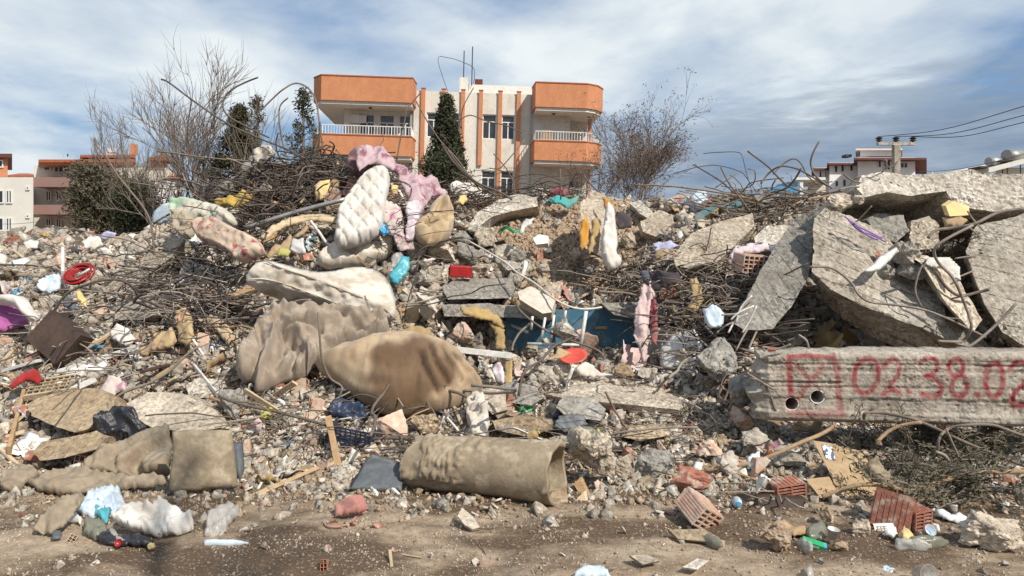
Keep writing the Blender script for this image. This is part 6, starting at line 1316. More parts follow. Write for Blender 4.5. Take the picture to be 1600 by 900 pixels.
# litter with shape: jars, bottles, cups
def lathe_geo(prof, n=20):
    vs, fs = [], []
    for r_, z_ in prof:
        for j in range(n): vs.append(Vector((r_ * math.cos(j * 2 * math.pi / n), r_ * math.sin(j * 2 * math.pi / n), z_)))
    for i in range(len(prof) - 1):
        for j in range(n): fs.append((i * n + j, i * n + (j + 1) % n, (i + 1) * n + (j + 1) % n, (i + 1) * n + j))
    return vs, fs
def bottle(u, v, d, L, r_, rot, mat, label, cap='plastic_blue', crush=.15, name='bottle', cat='bottle'):
    d = gd(v + 5) if v > 742 else d
    e = empty(name, P(u, v, d), label, cat); e.rotation_euler = [R(a) for a in rot]
    pr = [(0, 0), (r_ * .9, .0), (r_, .03 * L)] + [(r_ * (1 - .05 * (k % 2)), L * (.08 + .08 * k)) for k in range(8)] + [(r_ * .75, L * .8), (r_ * .35, L * .9), (r_ * .32, L * .97), (0, L * .971)]
    vs, fs = lathe_geo(pr)
    for q in vs: k = 1 - crush * abs(noise.noise(Vector((q.x * 20, q.y * 20, q.z * 12)))) * 2; q.x *= k; q.y *= k * (1 - crush)
    link('body', pym('body', vs, fs, True), mat, e)
    if cap: c_, f_ = lathe_geo([(0, L * .972), (r_ * .42, L * .972), (r_ * .42, L * 1.05), (0, L * 1.05)], 14); link('cap', pym('cap', c_, f_), cap, e)
    ITEMS.append([(u - 12, v - 12), (u + 12, v - 12), (u + 12, v + 12), (u - 12, v + 12)]); return e
bottle(890, 677, 5.65, .22, .05, (0, 88, 6), 'plastic_smoke', 'squashed smoky plastic jar with yellow cap above the split boulder', 'plastic_yellow', .1, 'jar', 'jar')
bottle(826, 684, 5.6, .09, .035, (10, 60, 0), 'cloth_ochre', 'small round amber jar behind the carpet roll', 'plastic_yellow', .05, 'jar', 'jar')
bottle(1150, 783, 4.95, .13, .035, (60, -70, 20), 'plastic_ice', 'crushed water bottle with blue cap near the white plaster wedge', 'plastic_blue', .2)
bottle(1104, 842, 4.4, .14, .035, (80, -60, 30), 'plastic_smoke', 'small clear bottle under the dusty hollow brick', None, .2)
bottle(1252, 848, 4.4, .16, .04, (75, -60, 10), 'plastic_clear', 'flattened clear bottle left of the green box', None, .35)
bottle(1425, 850, 4.35, .2, .045, (5, 86, 4), 'plastic_smoke', 'flattened smoky bottle left of the big rough boulder', None, .35)
bottle(1400, 852, 4.33, .18, .04, (5, 86, -8), 'plastic_clear', 'clear crushed bottle beside the yellow peels', None, .4)
def cup(u, v, d, r_, h_, rot, mat, label, name='cup', cat='cup'):
    vs, fs = lathe_geo([(0, 0), (r_ * .72, 0), (r_, h_), (r_ * 1.06, h_), (r_ * .95, h_ - .002), (r_ * .68, .004), (0, .004)]); d = gd(v + 7) if v > 742 else d; o = link(name, pym(name, vs, fs, True), mat, label=label, cat=cat); o.location = P(u, v, d); o.rotation_euler = [R(a) for a in rot]; ITEMS.append([(u - 8, v - 10), (u + 8, v - 10), (u + 8, v + 10), (u - 8, v + 10)])
cup(1300, 841, 4.38, .03, .055, (8, 6, 0), 'plastic_white', 'white plastic cup standing right of the flattened bottle')
cup(1448, 832, 4.5, .03, .04, (50, 10, 0), 'plastic_ice', 'pale blue cup on its side left of the big rough boulder')
cup(1434, 896, 4.0, .045, .09, (70, 20, 0), 'plastic_clear', 'clear plastic cup at the bottom edge right of centre')
gb = empty('carton', P(1270, 850, gd(857)), 'small green and blue carton on the mud', 'carton'); gb.rotation_euler = (R(20), R(14), R(-14)); box('carton_body', (-.055, .05, -.02, .02, -.017, .017), 'plastic_green', gb); box('carton_end', (.0505, .068, -.02, .02, -.017, .017), 'plastic_aqua', gb); box('carton_label', (-.05, .03, -.0215, -.0205, -.004, .008), 'plastic_white', gb); ITEMS.append([(1250, 838), (1288, 838), (1288, 862), (1250, 862)])
# bag litter front left
G_ = 'plastic bag'
PL('plastic_bag', [(121, 799), (135, 782), (160, 769), (178, 766), (190, 770), (196, 786), (180, 800), (150, 808), (130, 806)], 'plastic_ice', 'pale blue and white plastic bag at the left of the litter', G_, th=.09, d=4.85, tilt=(0, -.5), Rr=10, step=3, wr=.04, ws=9)
PL('plastic_bag', [(146, 800), (150, 786), (160, 788), (175, 800), (168, 815), (150, 808)], 'plastic_aqua', 'shiny turquoise wrapper on the pale blue bag', 'wrapper', th=.04, d=4.72, wr=.05, ws=14, step=2.6)
PL('plastic_bag', [(176, 815), (186, 800), (204, 784), (225, 790), (240, 797), (252, 786), (275, 794), (300, 798), (303, 822), (275, 832), (245, 836), (215, 830), (195, 825)], 'sheet_white', 'dirty cream carrier bag in the middle of the litter', G_, th=.10, d=4.68, tilt=(0, -.4), Rr=10, step=3, wr=.06, ws=7)
PL('plastic_bag', [(205, 788), (220, 784), (234, 795), (228, 802), (212, 800)], 'cloth_salmon', 'muddy pink patch of plastic on the cream carrier bag', 'plastic', th=.03, d=4.58, wr=.03, ws=14, step=3)
PL('plastic_bag', [(234, 808), (244, 812), (262, 828), (258, 834), (246, 834)], 'plastic_pink', 'pink strip of plastic on the cream carrier bag', 'plastic', th=.02, d=4.57, wr=.01, step=3)
PL('plastic_bag', [(318, 838), (322, 820), (335, 800), (352, 791), (366, 792), (376, 798), (364, 812), (352, 830), (340, 838)], 'plastic_clear', 'crumpled clear plastic bag right of the litter', G_, th=.06, d=4.72, tilt=(0, -.5), wr=.05, ws=9, step=3)
PL('plastic_bag', [(130, 832), (132, 814), (150, 812), (168, 818), (166, 834), (150, 842)], 'plastic_smoke', 'flattened clear food box with orange scraps', 'food box', th=.04, d=4.6, wr=.02, ws=14, step=3, sm=0)
PL('plastic_bag', [(92, 800), (100, 796), (116, 802), (130, 814), (126, 820), (108, 814)], 'plastic_white', 'white crumpled tissue left of the food box', 'tissue', th=.04, d=4.72, wr=.03, ws=14, step=3)
PL('plastic_bag', [(150, 838), (165, 832), (185, 836), (240, 840), (238, 850), (200, 850), (160, 848)], 'plastic_black', 'strip of black plastic under the litter', G_, th=.04, d=4.5, wr=.04, ws=12, step=3.5)
PL('plastic_bag', [(168, 826), (176, 822), (186, 838), (196, 846), (186, 848), (174, 838)], 'plastic_clear', 'grey torn wrapper beside the food box', 'wrapper', th=.02, d=4.53, wr=.02, step=3)
bottle(320, 848, 4.42, .24, .02, (0, 92, 4), 'plastic_ice', 'flat pale plastic tube right of the litter', None, .2, 'plastic_tube', 'tube')
Bd('ball', 236, 853, 12, 11, 'foam_pale', 'small pale yellow ball under the litter', 'ball', 71, d=4.35, jag=.0, ang=40)
cup(187, 850, 4.4, .02, .02, (50, 0, 0), 'plastic_red', 'small round red lid on the grit under the litter', 'lid', 'lid')
PL('plastic_scrap', [(80, 842), (84, 828), (94, 828), (98, 838), (86, 843)], 'plastic_grey', 'grey card square left of the litter', 'card', th=.01, d=4.5, wr=.0, step=5, sm=0)
ph = PL('handbag', [(521, 790), (530, 783), (550, 782), (570, 780), (575, 796), (560, 802), (523, 807)], 'cloth_salmon', 'muddy pink handbag lying open on the earth with its strap loose', 'handbag', th=.06, d=4.75, tilt=(0, -.3), wr=.02, ws=8, step=2.8)
cord(ph, [(522, 806), (508, 816), (512, 822), (530, 823), (548, 816), (558, 806), (574, 798)], 0, .007, 'cloth_salmon', name='strap'); 
PL('tissue', [(546, 787), (556, 781), (564, 786), (558, 790)], 'plastic_ice', 'white and blue tissue packet sticking out of the pink handbag', 'tissue', th=.02, d=4.68, wr=.02, step=2.5)
PL('plastic_bag', [(896, 903), (904, 892), (922, 887), (944, 890), (955, 903)], 'plastic_ice', 'pale blue and white wrapper cut by the bottom edge', 'wrapper', th=.05, d=3.85, wr=.02, step=4)
# terracotta and wood flakes in front
S('tile', [(842, 806, 4.72), (862, 770, 4.8), (886, 764, 4.82), (888, 806, 4.7)], (.0, .03, .01), 'concrete_mud', 'muddy triangular board at the right end of the carpet roll', cat='board', amp=.004, seed=41)
S('tile', [(892, 790, 4.75), (904, 776, 4.8), (912, 768, 4.82), (918, 796, 4.72), (900, 808, 4.7)], (.02, .03, .0), 'wood_pale', 'split piece of board standing beside the muddy triangle', cat='board', amp=.004, seed=42)
S('tile', [(896, 756, 4.98), (906, 746, 5.0), (924, 786, 4.85), (916, 790, 4.84)], (.02, .02, 0), 'wood', 'thin brown board leaning on the split piece', cat='board', amp=.003, seed=43)
S('tile', [(715, 806), (722, 793), (740, 808), (750, 824), (738, 827), (726, 820)], (0, .02, -.02), 'concrete_dusty', 'triangular tile shard on the mud below the carpet roll', cat='tile', amp=.003, seed=44, off=-.03)
S('tile', [(1045, 828), (1100, 826), (1125, 840), (1120, 848), (1060, 842)], (0, .03, -.02), 'concrete_mud', 'long flat stone below the dusty hollow brick', cat='stone', amp=.006, seed=45, off=-.03)
S('tile', [(984, 868), (1010, 866), (1032, 876), (1005, 882)], (0, .03, -.02), 'concrete_dusty', 'flat shard at the bottom middle', cat='stone', amp=.004, seed=46, off=-.03)
S('tile', [(1066, 886), (1090, 872), (1108, 876), (1090, 890)], (0, .03, -.02), 'concrete_pale', 'pale oblong stone at the bottom below the flat shard', cat='stone', amp=.004, seed=47, off=-.03)
S('wood_block', [(1184, 776, 4.72), (1260, 780, 4.7), (1264, 800, 4.62), (1186, 802, 4.6)], (.0, .07, 0), 'wood_dark', 'weathered grey wooden block in front of the red brick piece', cat='wood', amp=.01, seed=48)
bpy.data.objects[-1] if False else None
# cardboard sheet with printed sticker
cb = S('cardboard', [(1272, 690, 5.25), (1300, 694, 5.3), (1346, 706, 5.3), (1366, 735, 5.15), (1385, 765, 5.0), (1392, 782, 4.92), (1378, 792, 4.85), (1330, 786, 4.8), (1312, 775, 4.85), (1298, 742, 5.0), (1284, 715, 5.15)], (0, .006, .004), 'cardboard', 'large tan cardboard sheet with a printed sticker, propped on the rubble', cat='cardboard', amp=.006, ns=3, ml=.04, seed=50)
def flat(name, px, th, mat, parent, **k):
    bm = bmesh.new(); a = [bm.verts.new(P(*p) - (parent.location if parent else Vector())) for p in px]; b = [bm.verts.new(v.co + Vector((0, th, 0))) for v in a]; n = len(a)
    bm.faces.new(a); bm.faces.new(b[::-1])
    for i in range(n): bm.faces.new((a[i], b[i], b[(i + 1) % n], a[(i + 1) % n]))
    bmesh.ops.recalc_face_normals(bm, faces=bm.faces[:]); return link(name, tomesh(bm, name), mat, parent, **k)
flat('sticker', [(1284, 694.5, 5.245), (1299, 697, 5.245), (1306, 719, 5.145), (1291, 717, 5.14)], .003, 'sticker', cb)
S('cardboard', [(1260, 750, 4.9), (1296, 746, 4.95), (1312, 774, 4.82), (1282, 778, 4.78)], (0, .006, .004), 'cardboard', 'tan flap of cardboard left of the large sheet', cat='cardboard', amp=.004, seed=51)
S('cardboard', [(1262, 756, 4.95), (1283, 780, 4.82), (1290, 794, 4.8), (1266, 796, 4.85), (1260, 770, 4.92)], (0, .006, .004), 'cardboard', 'shaded lower cardboard flap left of the large sheet', cat='cardboard', amp=.004, seed=52, keep=False)
PL('paper', [(1456, 797), (1472, 795), (1486, 804), (1500, 802), (1521, 812), (1504, 820), (1484, 814), (1466, 806)], 'paper', 'folded white paper above the big rough boulder', 'paper', th=.012, d=4.78, tilt=(0, -.9), wr=.02, ws=5, step=4)
PL('cloth_flower', [(1426, 783), (1434, 777), (1438, 786), (1430, 790)], 'plastic_pink', 'tiny pink flower head above the dark sided brick', 'flower', th=.02, d=4.72, wr=.01, step=2.2)
PL('carton_scrap', [(1404, 838), (1412, 826), (1424, 832), (1430, 842), (1420, 850), (1410, 846)], 'foam_pale', 'yellow fruit peels in front of the dark sided brick', 'peel', th=.03, d=4.45, wr=.02, ws=14, step=3)
lg = empty('log', P(1532, 785, 4.95), 'sawn log with its orange cut face among the conifer branches', 'log'); cyl('trunk', Vector((-.16, .22, -.04)), .048, .52, (-.6, .8, -.15), 'bark', lg, 16); cyl('cut_face', Vector((.0, -.005, .0)), .044, .02, (-.6, .8, -.15), 'cut_wood', lg, 16); ITEMS.append([(1515, 770), (1550, 770), (1550, 800), (1515, 800)])
PL('corrugated_sheet', [(1438, 410), (1452, 402), (1484, 402), (1500, 418), (1502, 438), (1490, 436), (1474, 420), (1455, 418)], 'plaster_white', 'white ribbed sheet on the right of the round lump', 'sheet', th=.02, d=7.05, wr=.004, step=2.5, prof=lambda u, v: .012 * math.sin(u * 1.6), sm=0)
PL('board', [(1348, 422), (1362, 414), (1375, 400), (1400, 386), (1404, 392), (1390, 408), (1372, 424), (1356, 426)], 'plastic_white', 'bent white panel resting on the tilted block', 'panel', th=.03, d=7.1, wr=.01, step=4)
for i, px in enumerate(([(1320, 338), (1338, 352), (1358, 362), (1378, 372)], [(1326, 344), (1342, 360), (1360, 366), (1384, 378)], [(1334, 348), (1350, 364), (1364, 372), (1372, 374)])):
    tube('cable', px, .008, 'plastic_purple', d=7.35, off=-.02 * i, wob=.02, label=['upper', 'middle', 'lower'][i] + ' purple cable on the tilted block', cat='cable', group='purple cables')
# shredded cardboard sheets left of the quilted mattress
for i, (ol, m, d_, lb) in enumerate((
    ([(405, 372), (425, 352), (460, 338), (500, 334), (526, 340), (524, 350), (480, 346), (440, 358), (415, 376)], 'wood_pale', 9.0, 'curved laminated board arching left of the quilted mattress'),
    ([(456, 372), (470, 360), (484, 346), (482, 360), (468, 372)], 'cardboard', 8.8, 'tan cardboard corner under the curved board'),
    ([(440, 378), (455, 366), (458, 388), (450, 398), (436, 392)], 'cardboard', 8.7, 'brown cardboard flap left of the white panel'),
    ([(414, 402), (430, 380), (442, 384), (436, 396), (420, 405)], 'cardboard', 8.6, 'dark tan cardboard torn at the white mattress corner'),
    ([(452, 392), (456, 372), (474, 372), (478, 396), (466, 398)], 'plastic_white', 8.6, 'white torn panel between the cardboard flaps'),
    ([(432, 400), (440, 385), (455, 390), (452, 402)], 'cloth_olive', 8.5, 'green packet under the cardboard flap'),
    ([(535, 300), (545, 280), (570, 270), (572, 285), (556, 308), (542, 312)], 'brick', 10.0, 'reddish brown stuffing above the grey tube'),
    ([(500, 300), (520, 280), (532, 284), (530, 296), (510, 306)], 'cardboard', 10.1, 'brown cardboard behind the torn yellow foam'),
    ([(610, 288), (622, 290), (622, 304), (612, 304)], 'foam_pale', 9.4, 'small tan block right of the quilted mattress top'),
    ([(395, 235), (408, 226), (425, 228), (432, 240), (420, 252), (400, 250)], 'concrete_pale', 11.0, 'white torn sheet at the top left of the tangle'),
    ([(375, 262), (392, 244), (408, 240), (405, 256), (385, 268)], 'plastic_clear', 11.0, 'translucent sheet below the white torn one'),
    ([(625, 518), (645, 508), (672, 512), (676, 526), (655, 530), (632, 528)], 'cloth_ochre', 7.5, 'ochre foam clump above the tan bag'),
    ([(205, 498), (222, 488), (224, 512), (208, 508)], 'plaster', 8.0, 'round pale jar end in the wires'),
    ([(115, 455), (124, 452), (136, 470), (136, 480), (126, 476)], 'foam_pale', 8.6, 'tan foam piece below the slanting frame piece'),
    ([(100, 460), (112, 468), (126, 482), (112, 486), (98, 476)], 'plastic_grey', 8.4, 'grey scrap board under the slanting frame piece'),
    ([(54, 512), (62, 498), (84, 496), (88, 504), (70, 516)], 'plastic_white', 7.7, 'white sheet behind the brown cabinet'),
    ([(170, 520), (182, 505), (200, 512), (212, 530), (198, 540), (178, 534)], 'sheet_white', 7.4, 'round torn white bag in the wires'),
    ([(60, 440), (72, 430), (95, 428), (98, 450), (75, 458), (58, 452)], 'plastic_ice', 9.0, 'pale blue plastic sheet left of the slanting frame piece'),
    ([(128, 378), (140, 368), (158, 370), (162, 384), (146, 390), (132, 388)], 'sheet_white', 13.0, 'rounded white bag on the far rubble'),
    ([(155, 370), (165, 360), (182, 364), (178, 374), (162, 376)], 'cloth_lavender', 14.0, 'lilac cloth on the far rubble behind the white bag'),
    ([(35, 380), (50, 374), (66, 378), (64, 388), (42, 390)], 'sheet_white', 13.5, 'pale cloth on the far rubble at the left'),
    ([(104, 388), (112, 384), (130, 390), (126, 396), (108, 394)], 'cloth_dark', 12.5, 'dark sheet scrap on the far rubble'),
    ([(18, 408), (40, 402), (52, 408), (48, 416), (24, 418)], 'paper', 11.0, 'white paper heap left of the blue pipe top'),
    ([(700, 290), (712, 282), (730, 284), (748, 296), (744, 306), (722, 304), (706, 306)], 'sheet_white', 11.0, 'whitish sheet bundle on the ridge below the conifer'),
    ([(718, 305), (726, 300), (732, 312), (724, 320), (714, 316)], 'foam_pale', 10.4, 'mottled yellow scrap right of the tan sack'),
    ([(1056, 365), (1062, 360), (1068, 366), (1066, 374), (1060, 374)], 'plastic_white', 8.7, 'small white cup shape on the slope left of the square ended beam'),
    ([(1080, 735), (1086, 722), (1098, 724), (1096, 738)], 'paper', 5.4, 'pale paper scrap above the red brick lump'),
    ([(1166, 720), (1172, 708), (1186, 704), (1190, 716), (1184, 732), (1168, 734)], 'plastic_ice', 5.35, 'pale blue wrapper left of the wedge shaped lump'),
    ([(1258, 832), (1268, 822), (1290, 820), (1296, 832), (1284, 842), (1264, 842)], 'plastic_smoke', 4.5, 'scrunched grey blue film behind the green box'),
    ([(1200, 822), (1220, 816), (1258, 824), (1262, 836), (1240, 838)], 'cardboard', 4.55, 'muddy cardboard strip left of the grey blue film'),
    ([(1352, 726), (1368, 712), (1380, 730), (1400, 752), (1412, 768), (1392, 766), (1372, 750)], 'tarp', 5.2, 'beige crumpled cloth behind the large cardboard sheet'),
    ([(1258, 890), (1266, 880), (1272, 890), (1270, 902), (1260, 900)], 'plastic_clear', 3.95, 'clear wrapper twist at the bottom edge'),
    ([(1378, 835), (1390, 828), (1402, 834), (1396, 842)], 'paper', 4.5, 'white paper tag left of the yellow peels'),
)):
    PL('scrap' if m in ('cardboard', 'wood_pale', 'brick', 'paper') else 'plastic_sheet' if 'plastic' in m else 'cloth', ol, m, lb, 'cardboard' if m in ('cardboard',) else 'scrap', th=.04, d=d_, wr=.025, ws=9, step=3.5, seed=i)
# writing on the paper tag: four small dark capitals as on the wrapper
def text(s, loc, size, rot, mat, parent=None, **k):
    cu = bpy.data.curves.new('lettering', 'FONT'); cu.body = s; cu.size = size; cu.extrude = .0008; o = bpy.data.objects.new('lettering', cu); col.objects.link(o); o.location = loc; o.rotation_euler = [R(a) for a in rot]; cu.materials.append(MT[mat])
    dg = bpy.context.evaluated_depsgraph_get(); me = bpy.data.meshes.new_from_object(o.evaluated_get(dg)); bpy.data.objects.remove(o); q = link('lettering', me, None, parent, **k); q.location = loc; q.rotation_euler = [R(a) for a in rot]; return q
wp = box('wrapper', (-.075, .075, -.0015, .0015, -.03, .03), 'paper', label='white wrapper with dark capital letters below the dark sided brick', cat='wrapper'); wp.location = P(1386, 826, gd(832)); wp.rotation_euler = (R(-30), 0, R(4))
text('EFE', (-.062, -.0024, -.014), .04, (90, 0, 0), 'plastic_black', wp)
# ------------------------------------------------------------ single rebars, wires, branches traced as long bent rods
def rebar(px, label, d, r=.011, mat='rust', ds=None, name='rebar', cat='rebar', wob=.05): return tube(name, px, r * (.8 if max(q[1] for q in px) < 420 else 1), mat, d=None if ds else d, ds=ds, off=0, sides=6, wob=wob, label=label, cat=cat)
rebar([(252, 124), (264, 129), (300, 156), (350, 190), (400, 214), (450, 234), (480, 250)], 'longest straight rebar rising left over the bare trees', 10.6, .016)
rebar([(403, 121), (385, 128), (362, 140), (350, 155), (349, 170), (360, 184), (390, 200), (420, 215)], 'rebar bent like a hook above the shrubby conifer', 10.7, .016)
rebar([(408, 172), (424, 156), (442, 140), (462, 130), (482, 138), (494, 160), (500, 200), (505, 235)], 'arched rebar left of the orange block', 10.6, .015)
rebar([(450, 153), (438, 165), (436, 185), (440, 215), (446, 240)], 'short wavy rebar under the arch', 10.8, .014)
rebar([(148, 216), (153, 230), (166, 245), (181, 270), (205, 300), (224, 324), (236, 350), (240, 385), (246, 420)], 'long curving rebar in front of the shrubby trees', 9.4, .014)
rebar([(500, 190), (498, 215), (490, 240)], 'upright rebar stub below the arched one', 10.4, .014)
rebar([(657, 145), (647, 157), (636, 170), (632, 190), (626, 215), (620, 250)], 'rebar curving over the left balcony of the orange block', 10.4, .012)
rebar([(740, 137), (726, 162), (721, 181), (722, 210)], 'thin rebar in front of the orange block between pilasters', 11, .009)
rebar([(718, 188), (735, 180), (762, 190), (790, 196), (816, 207)], 'nearly level rebar across the right facade', 11, .010)
rebar([(650, 158), (668, 190), (688, 220), (712, 246), (730, 270), (750, 298)], 'long thin rebar slanting down past the conifer', 10.5, .012)
rebar([(820, 218), (798, 245), (782, 262), (765, 270)], 'rebar slanting below the right balcony', 11, .010)
rebar([(690, 225), (706, 250), (726, 272), (748, 290), (775, 306)], 'thick dark rebar fanning down right of the conifer', 10.5, .02)
rebar([(700, 235), (720, 262), (745, 285), (780, 300), (800, 312)], 'second thick rebar of the fan right of the conifer', 10.4, .018)
rebar([(771, 240), (790, 262), (800, 280), (806, 304)], 'rebar between the lower windows of the orange block', 10.8, .01)
rebar([(875, 264), (876, 285), (876, 312)], 'straight upright rebar above the turquoise cloth', 10.9, .014)
rebar([(912, 275), (925, 290), (935, 300)], 'short slanted rebar on top of the post', 9.6, .014)
rebar([(1083, 257), (1126, 283), (1150, 305)], 'thin rebar pointing left on the ridge', 10.4, .012)
rebar([(1126, 261), (1140, 288), (1158, 312), (1178, 340), (1196, 374), (1205, 392)], 'rebar sagging over the square ended beam', 9.6, .013)
rebar([(1168, 236), (1200, 260), (1216, 277), (1234, 292), (1268, 304)], 'straight rebar pointing up left near the blue truck', 9.8, .016)
rebar([(1189, 287), (1201, 271), (1219, 260), (1243, 263), (1265, 274), (1292, 290)], 'bowed rebar above the blue truck', 9.6, .015)
rebar([(1280, 221), (1270, 240), (1267, 258), (1277, 278), (1300, 294)], 'tall curved rebar left of the pale pink block', 9.2, .015)
rebar([(1153, 269), (1138, 280), (1118, 293)], 'thin rebar crossing two others on the ridge', 10.6, .011)
rebar([(1208, 272), (1224, 256), (1240, 248), (1252, 256), (1262, 275), (1282, 292)], 'second bowed rebar above the blue truck', 9.9, .012)
rebar([(1380, 250), (1390, 262), (1402, 252)], 'short v bent wire on the top slab', 8.0, .009)
rebar([(1265, 417), (1300, 419), (1330, 442), (1342, 461), (1360, 472), (1394, 476), (1440, 483), (1476, 496), (1504, 509), (1540, 527)], 'long bright wavy rebar crossing the tilted block', 6.85, .011, 'rust_pale')
rebar([(1494, 549), (1520, 538), (1558, 506), (1588, 474)], 'straight rebar leaning against the right slab', 6.5, .013, 'rust_pale')
rebar([(1465, 533), (1488, 534), (1505, 532), (1518, 512), (1510, 482), (1490, 436), (1466, 410), (1460, 390), (1478, 374), (1520, 352)], 'long looped rebar hanging over the mouth of the hollow', 6.8, .014, 'rust_pale')
rebar([(1450, 372), (1462, 360), (1490, 356), (1522, 350), (1560, 332), (1602, 326)], 'thick bent bar across the right slab top', 7.0, .02, 'rust_pale')
rebar([(1462, 425), (1478, 448), (1500, 462), (1530, 456), (1546, 452)], 'hooked rebar in the shade below the ribbed sheet', 6.95, .015)
rebar([(1440, 480), (1430, 455), (1436, 425), (1448, 405)], 'pale rebar stub on the tilted block below the ribbed sheet', 6.9, .010, 'rust_pale')
rebar([(1195, 548), (1192, 542), (1215, 545), (1236, 538)], 'small bent wire on top of the graffiti beam left end', 5.7, .009, 'rust_pale')
rebar([(1248, 523), (1260, 532), (1264, 546)], 'thin wire rising from the top of the graffiti beam', 5.9, .008, 'rust_pale')
rebar([(1162, 588), (1188, 596), (1202, 612), (1212, 642)], 'bent wire hanging at the graffiti beam end', 5.75, .010, 'rust_pale')
rebar([(1170, 585), (1195, 600), (1208, 608)], 'short wire crossing the bent one at the beam end', 5.72, .008, 'rust_pale')
rebar([(1350, 654), (1352, 646), (1374, 645), (1412, 651), (1450, 664), (1510, 692), (1560, 712), (1625, 738)], 'long dark rebar starting under the graffiti beam and running right', None, .012, 'rust', ds=[5.5, 5.48, 5.45, 5.4, 5.35, 5.3, 5.2, 5.1])
rebar([(1465, 705), (1468, 684), (1482, 670), (1510, 664), (1550, 664), (1580, 674), (1625, 690)], 'pale arched branch under the right half of the graffiti beam', None, .011, 'rust_pale', ds=[5.2, 5.2, 5.25, 5.25, 5.3, 5.3, 5.3], name='branch', cat='branch')
rebar([(1478, 670), (1500, 718), (1515, 742), (1525, 752)], 'straight pale stick slanting through the conifer branches', 5.15, .009, 'rust_pale', name='branch', cat='branch')
rebar([(1462, 706), (1476, 712), (1484, 726), (1478, 746), (1478, 760)], 'crooked twig dropping into the conifer branches', 5.1, .012, 'rust_pale', name='branch', cat='branch')
rebar([(1376, 694), (1370, 692), (1388, 674), (1412, 664), (1440, 660)], 'tan stick curving up towards the graffiti beam', 5.3, .014, 'branch_tan', name='branch', cat='branch')
rebar([(1100, 735), (1140, 729), (1180, 722), (1215, 708), (1250, 692), (1284, 678), (1306, 664)], 'long tan stick below the left half of the graffiti beam', None, .016, 'branch_tan', ds=[5.35, 5.3, 5.3, 5.3, 5.4, 5.5, 5.6], name='branch', cat='branch')
rebar([(1284, 776), (1310, 768), (1340, 758), (1380, 758), (1412, 766), (1440, 766), (1465, 754), (1500, 744), (1540, 738), (1600, 737), (1640, 738)], 'long smooth tan branch lying over the cardboard sheet', None, .016, 'branch_tan', ds=[4.74, 4.72, 4.7, 4.7, 4.72, 4.75, 4.78, 4.8, 4.8, 4.8, 4.8], name='branch', cat='branch', wob=.01)
rebar([(1596, 790), (1588, 780), (1600, 770)], 'short broken stick at the right edge above the boulder', 4.7, .012, 'rust_pale', name='branch', cat='branch')
rebar([(1344, 850), (1360, 866), (1390, 890)], 'thin dry stick on the mud right of the oval stone', 4.15, .008, 'twig', name='branch', cat='branch')
rebar([(946, 612), (960, 640), (975, 664), (990, 690)], 'thin rebar slanting over the front of the broad slab', 5.95, .009)
rebar([(930, 690), (948, 682), (968, 676), (1000, 672), (1040, 668), (1090, 668)], 'pale wire running right from the split boulder', 5.7, .010, 'rust_pale')
rebar([(497, 488), (500, 530), (503, 560), (515, 590), (532, 602), (534, 612), (518, 640), (508, 665)], 'cable hanging over the blanket and the tan bag', 6.35, .010, 'rust_pale', name='cable', cat='cable')
rebar([(530, 592), (560, 602), (600, 608), (636, 618), (655, 628), (662, 645)], 'dark cord lying across the belly of the tan bag', 6.38, .007, 'rust', name='cord', cat='cord')
rebar([(570, 462), (576, 480), (584, 505)], 'short rod across the white mattress', 7.1, .008)
rebar([(448, 482), (464, 470), (486, 468)], 'short light rod left of the white mattress underside', 7.0, .007, 'rust_pale')
rebar([(108, 515), (125, 490), (150, 480), (175, 480), (200, 495), (210, 508)], 'arched pale pipe in the left wires', 7.6, .012, 'rust_pale')
rebar([(160, 640), (190, 615), (230, 600), (262, 582), (290, 556), (312, 540)], 'long pale rebar climbing right from the rose print cloth', 6.3, .011, 'rust_pale')
rebar([(620, 560), (635, 480), (650, 430), (655, 400)], 'thin vertical wire right of the white mattress', 8.0, .007)
rebar([(395, 480), (420, 470), (470, 500)], 'short rod at the blanket top', 7.0, .006)
for i, px in enumerate(([(1150, 505), (1158, 480), (1175, 462)], [(1142, 500), (1155, 488), (1178, 478)], [(1160, 520), (1172, 500), (1182, 478)], [(1138, 520), (1150, 500), (1168, 490)])): rebar(px, ['first', 'second', 'third', 'lowest'][i] + ' white paint tinged rod at the foot of the leaning beam', 6.6, .009, 'metal_white')

# ------------------------------------------------------------ zones of the heap
ZT = dict(A=[(270, 250), (400, 205), (560, 215), (585, 262), (560, 300), (480, 345), (400, 368), (330, 330), (270, 350)], B=[(280, 400), (320, 385), (385, 420), (395, 470), (370, 540), (300, 520), (230, 500), (230, 440)],
          C=[(930, 420), (1100, 405), (1180, 440), (1180, 520), (1110, 620), (1060, 560), (1020, 470), (940, 470)], D=[(1120, 300), (1290, 300), (1250, 340), (1200, 350), (1130, 350)],
          E=[(1440, 350), (1610, 320), (1610, 480), (1540, 470), (1470, 440), (1430, 400)], G=[(690, 290), (860, 290), (900, 310), (760, 325), (700, 330)], H=[(560, 300), (640, 330), (650, 400), (600, 410), (560, 380)])
ZP = [[(-40, 366), (260, 366), (280, 420), (180, 500), (60, 480), (-40, 470)]]
ZS = [(760, 330), (900, 320), (1010, 330), (1030, 380), (960, 440), (870, 460), (800, 400), (760, 360)]
def intangle(u, v): return any(inside(p, u, v) for p in ZT.values())
def free(u, v, m=0):
    for p in ITEMS:
        if inside(p, u, v): return False
    return True
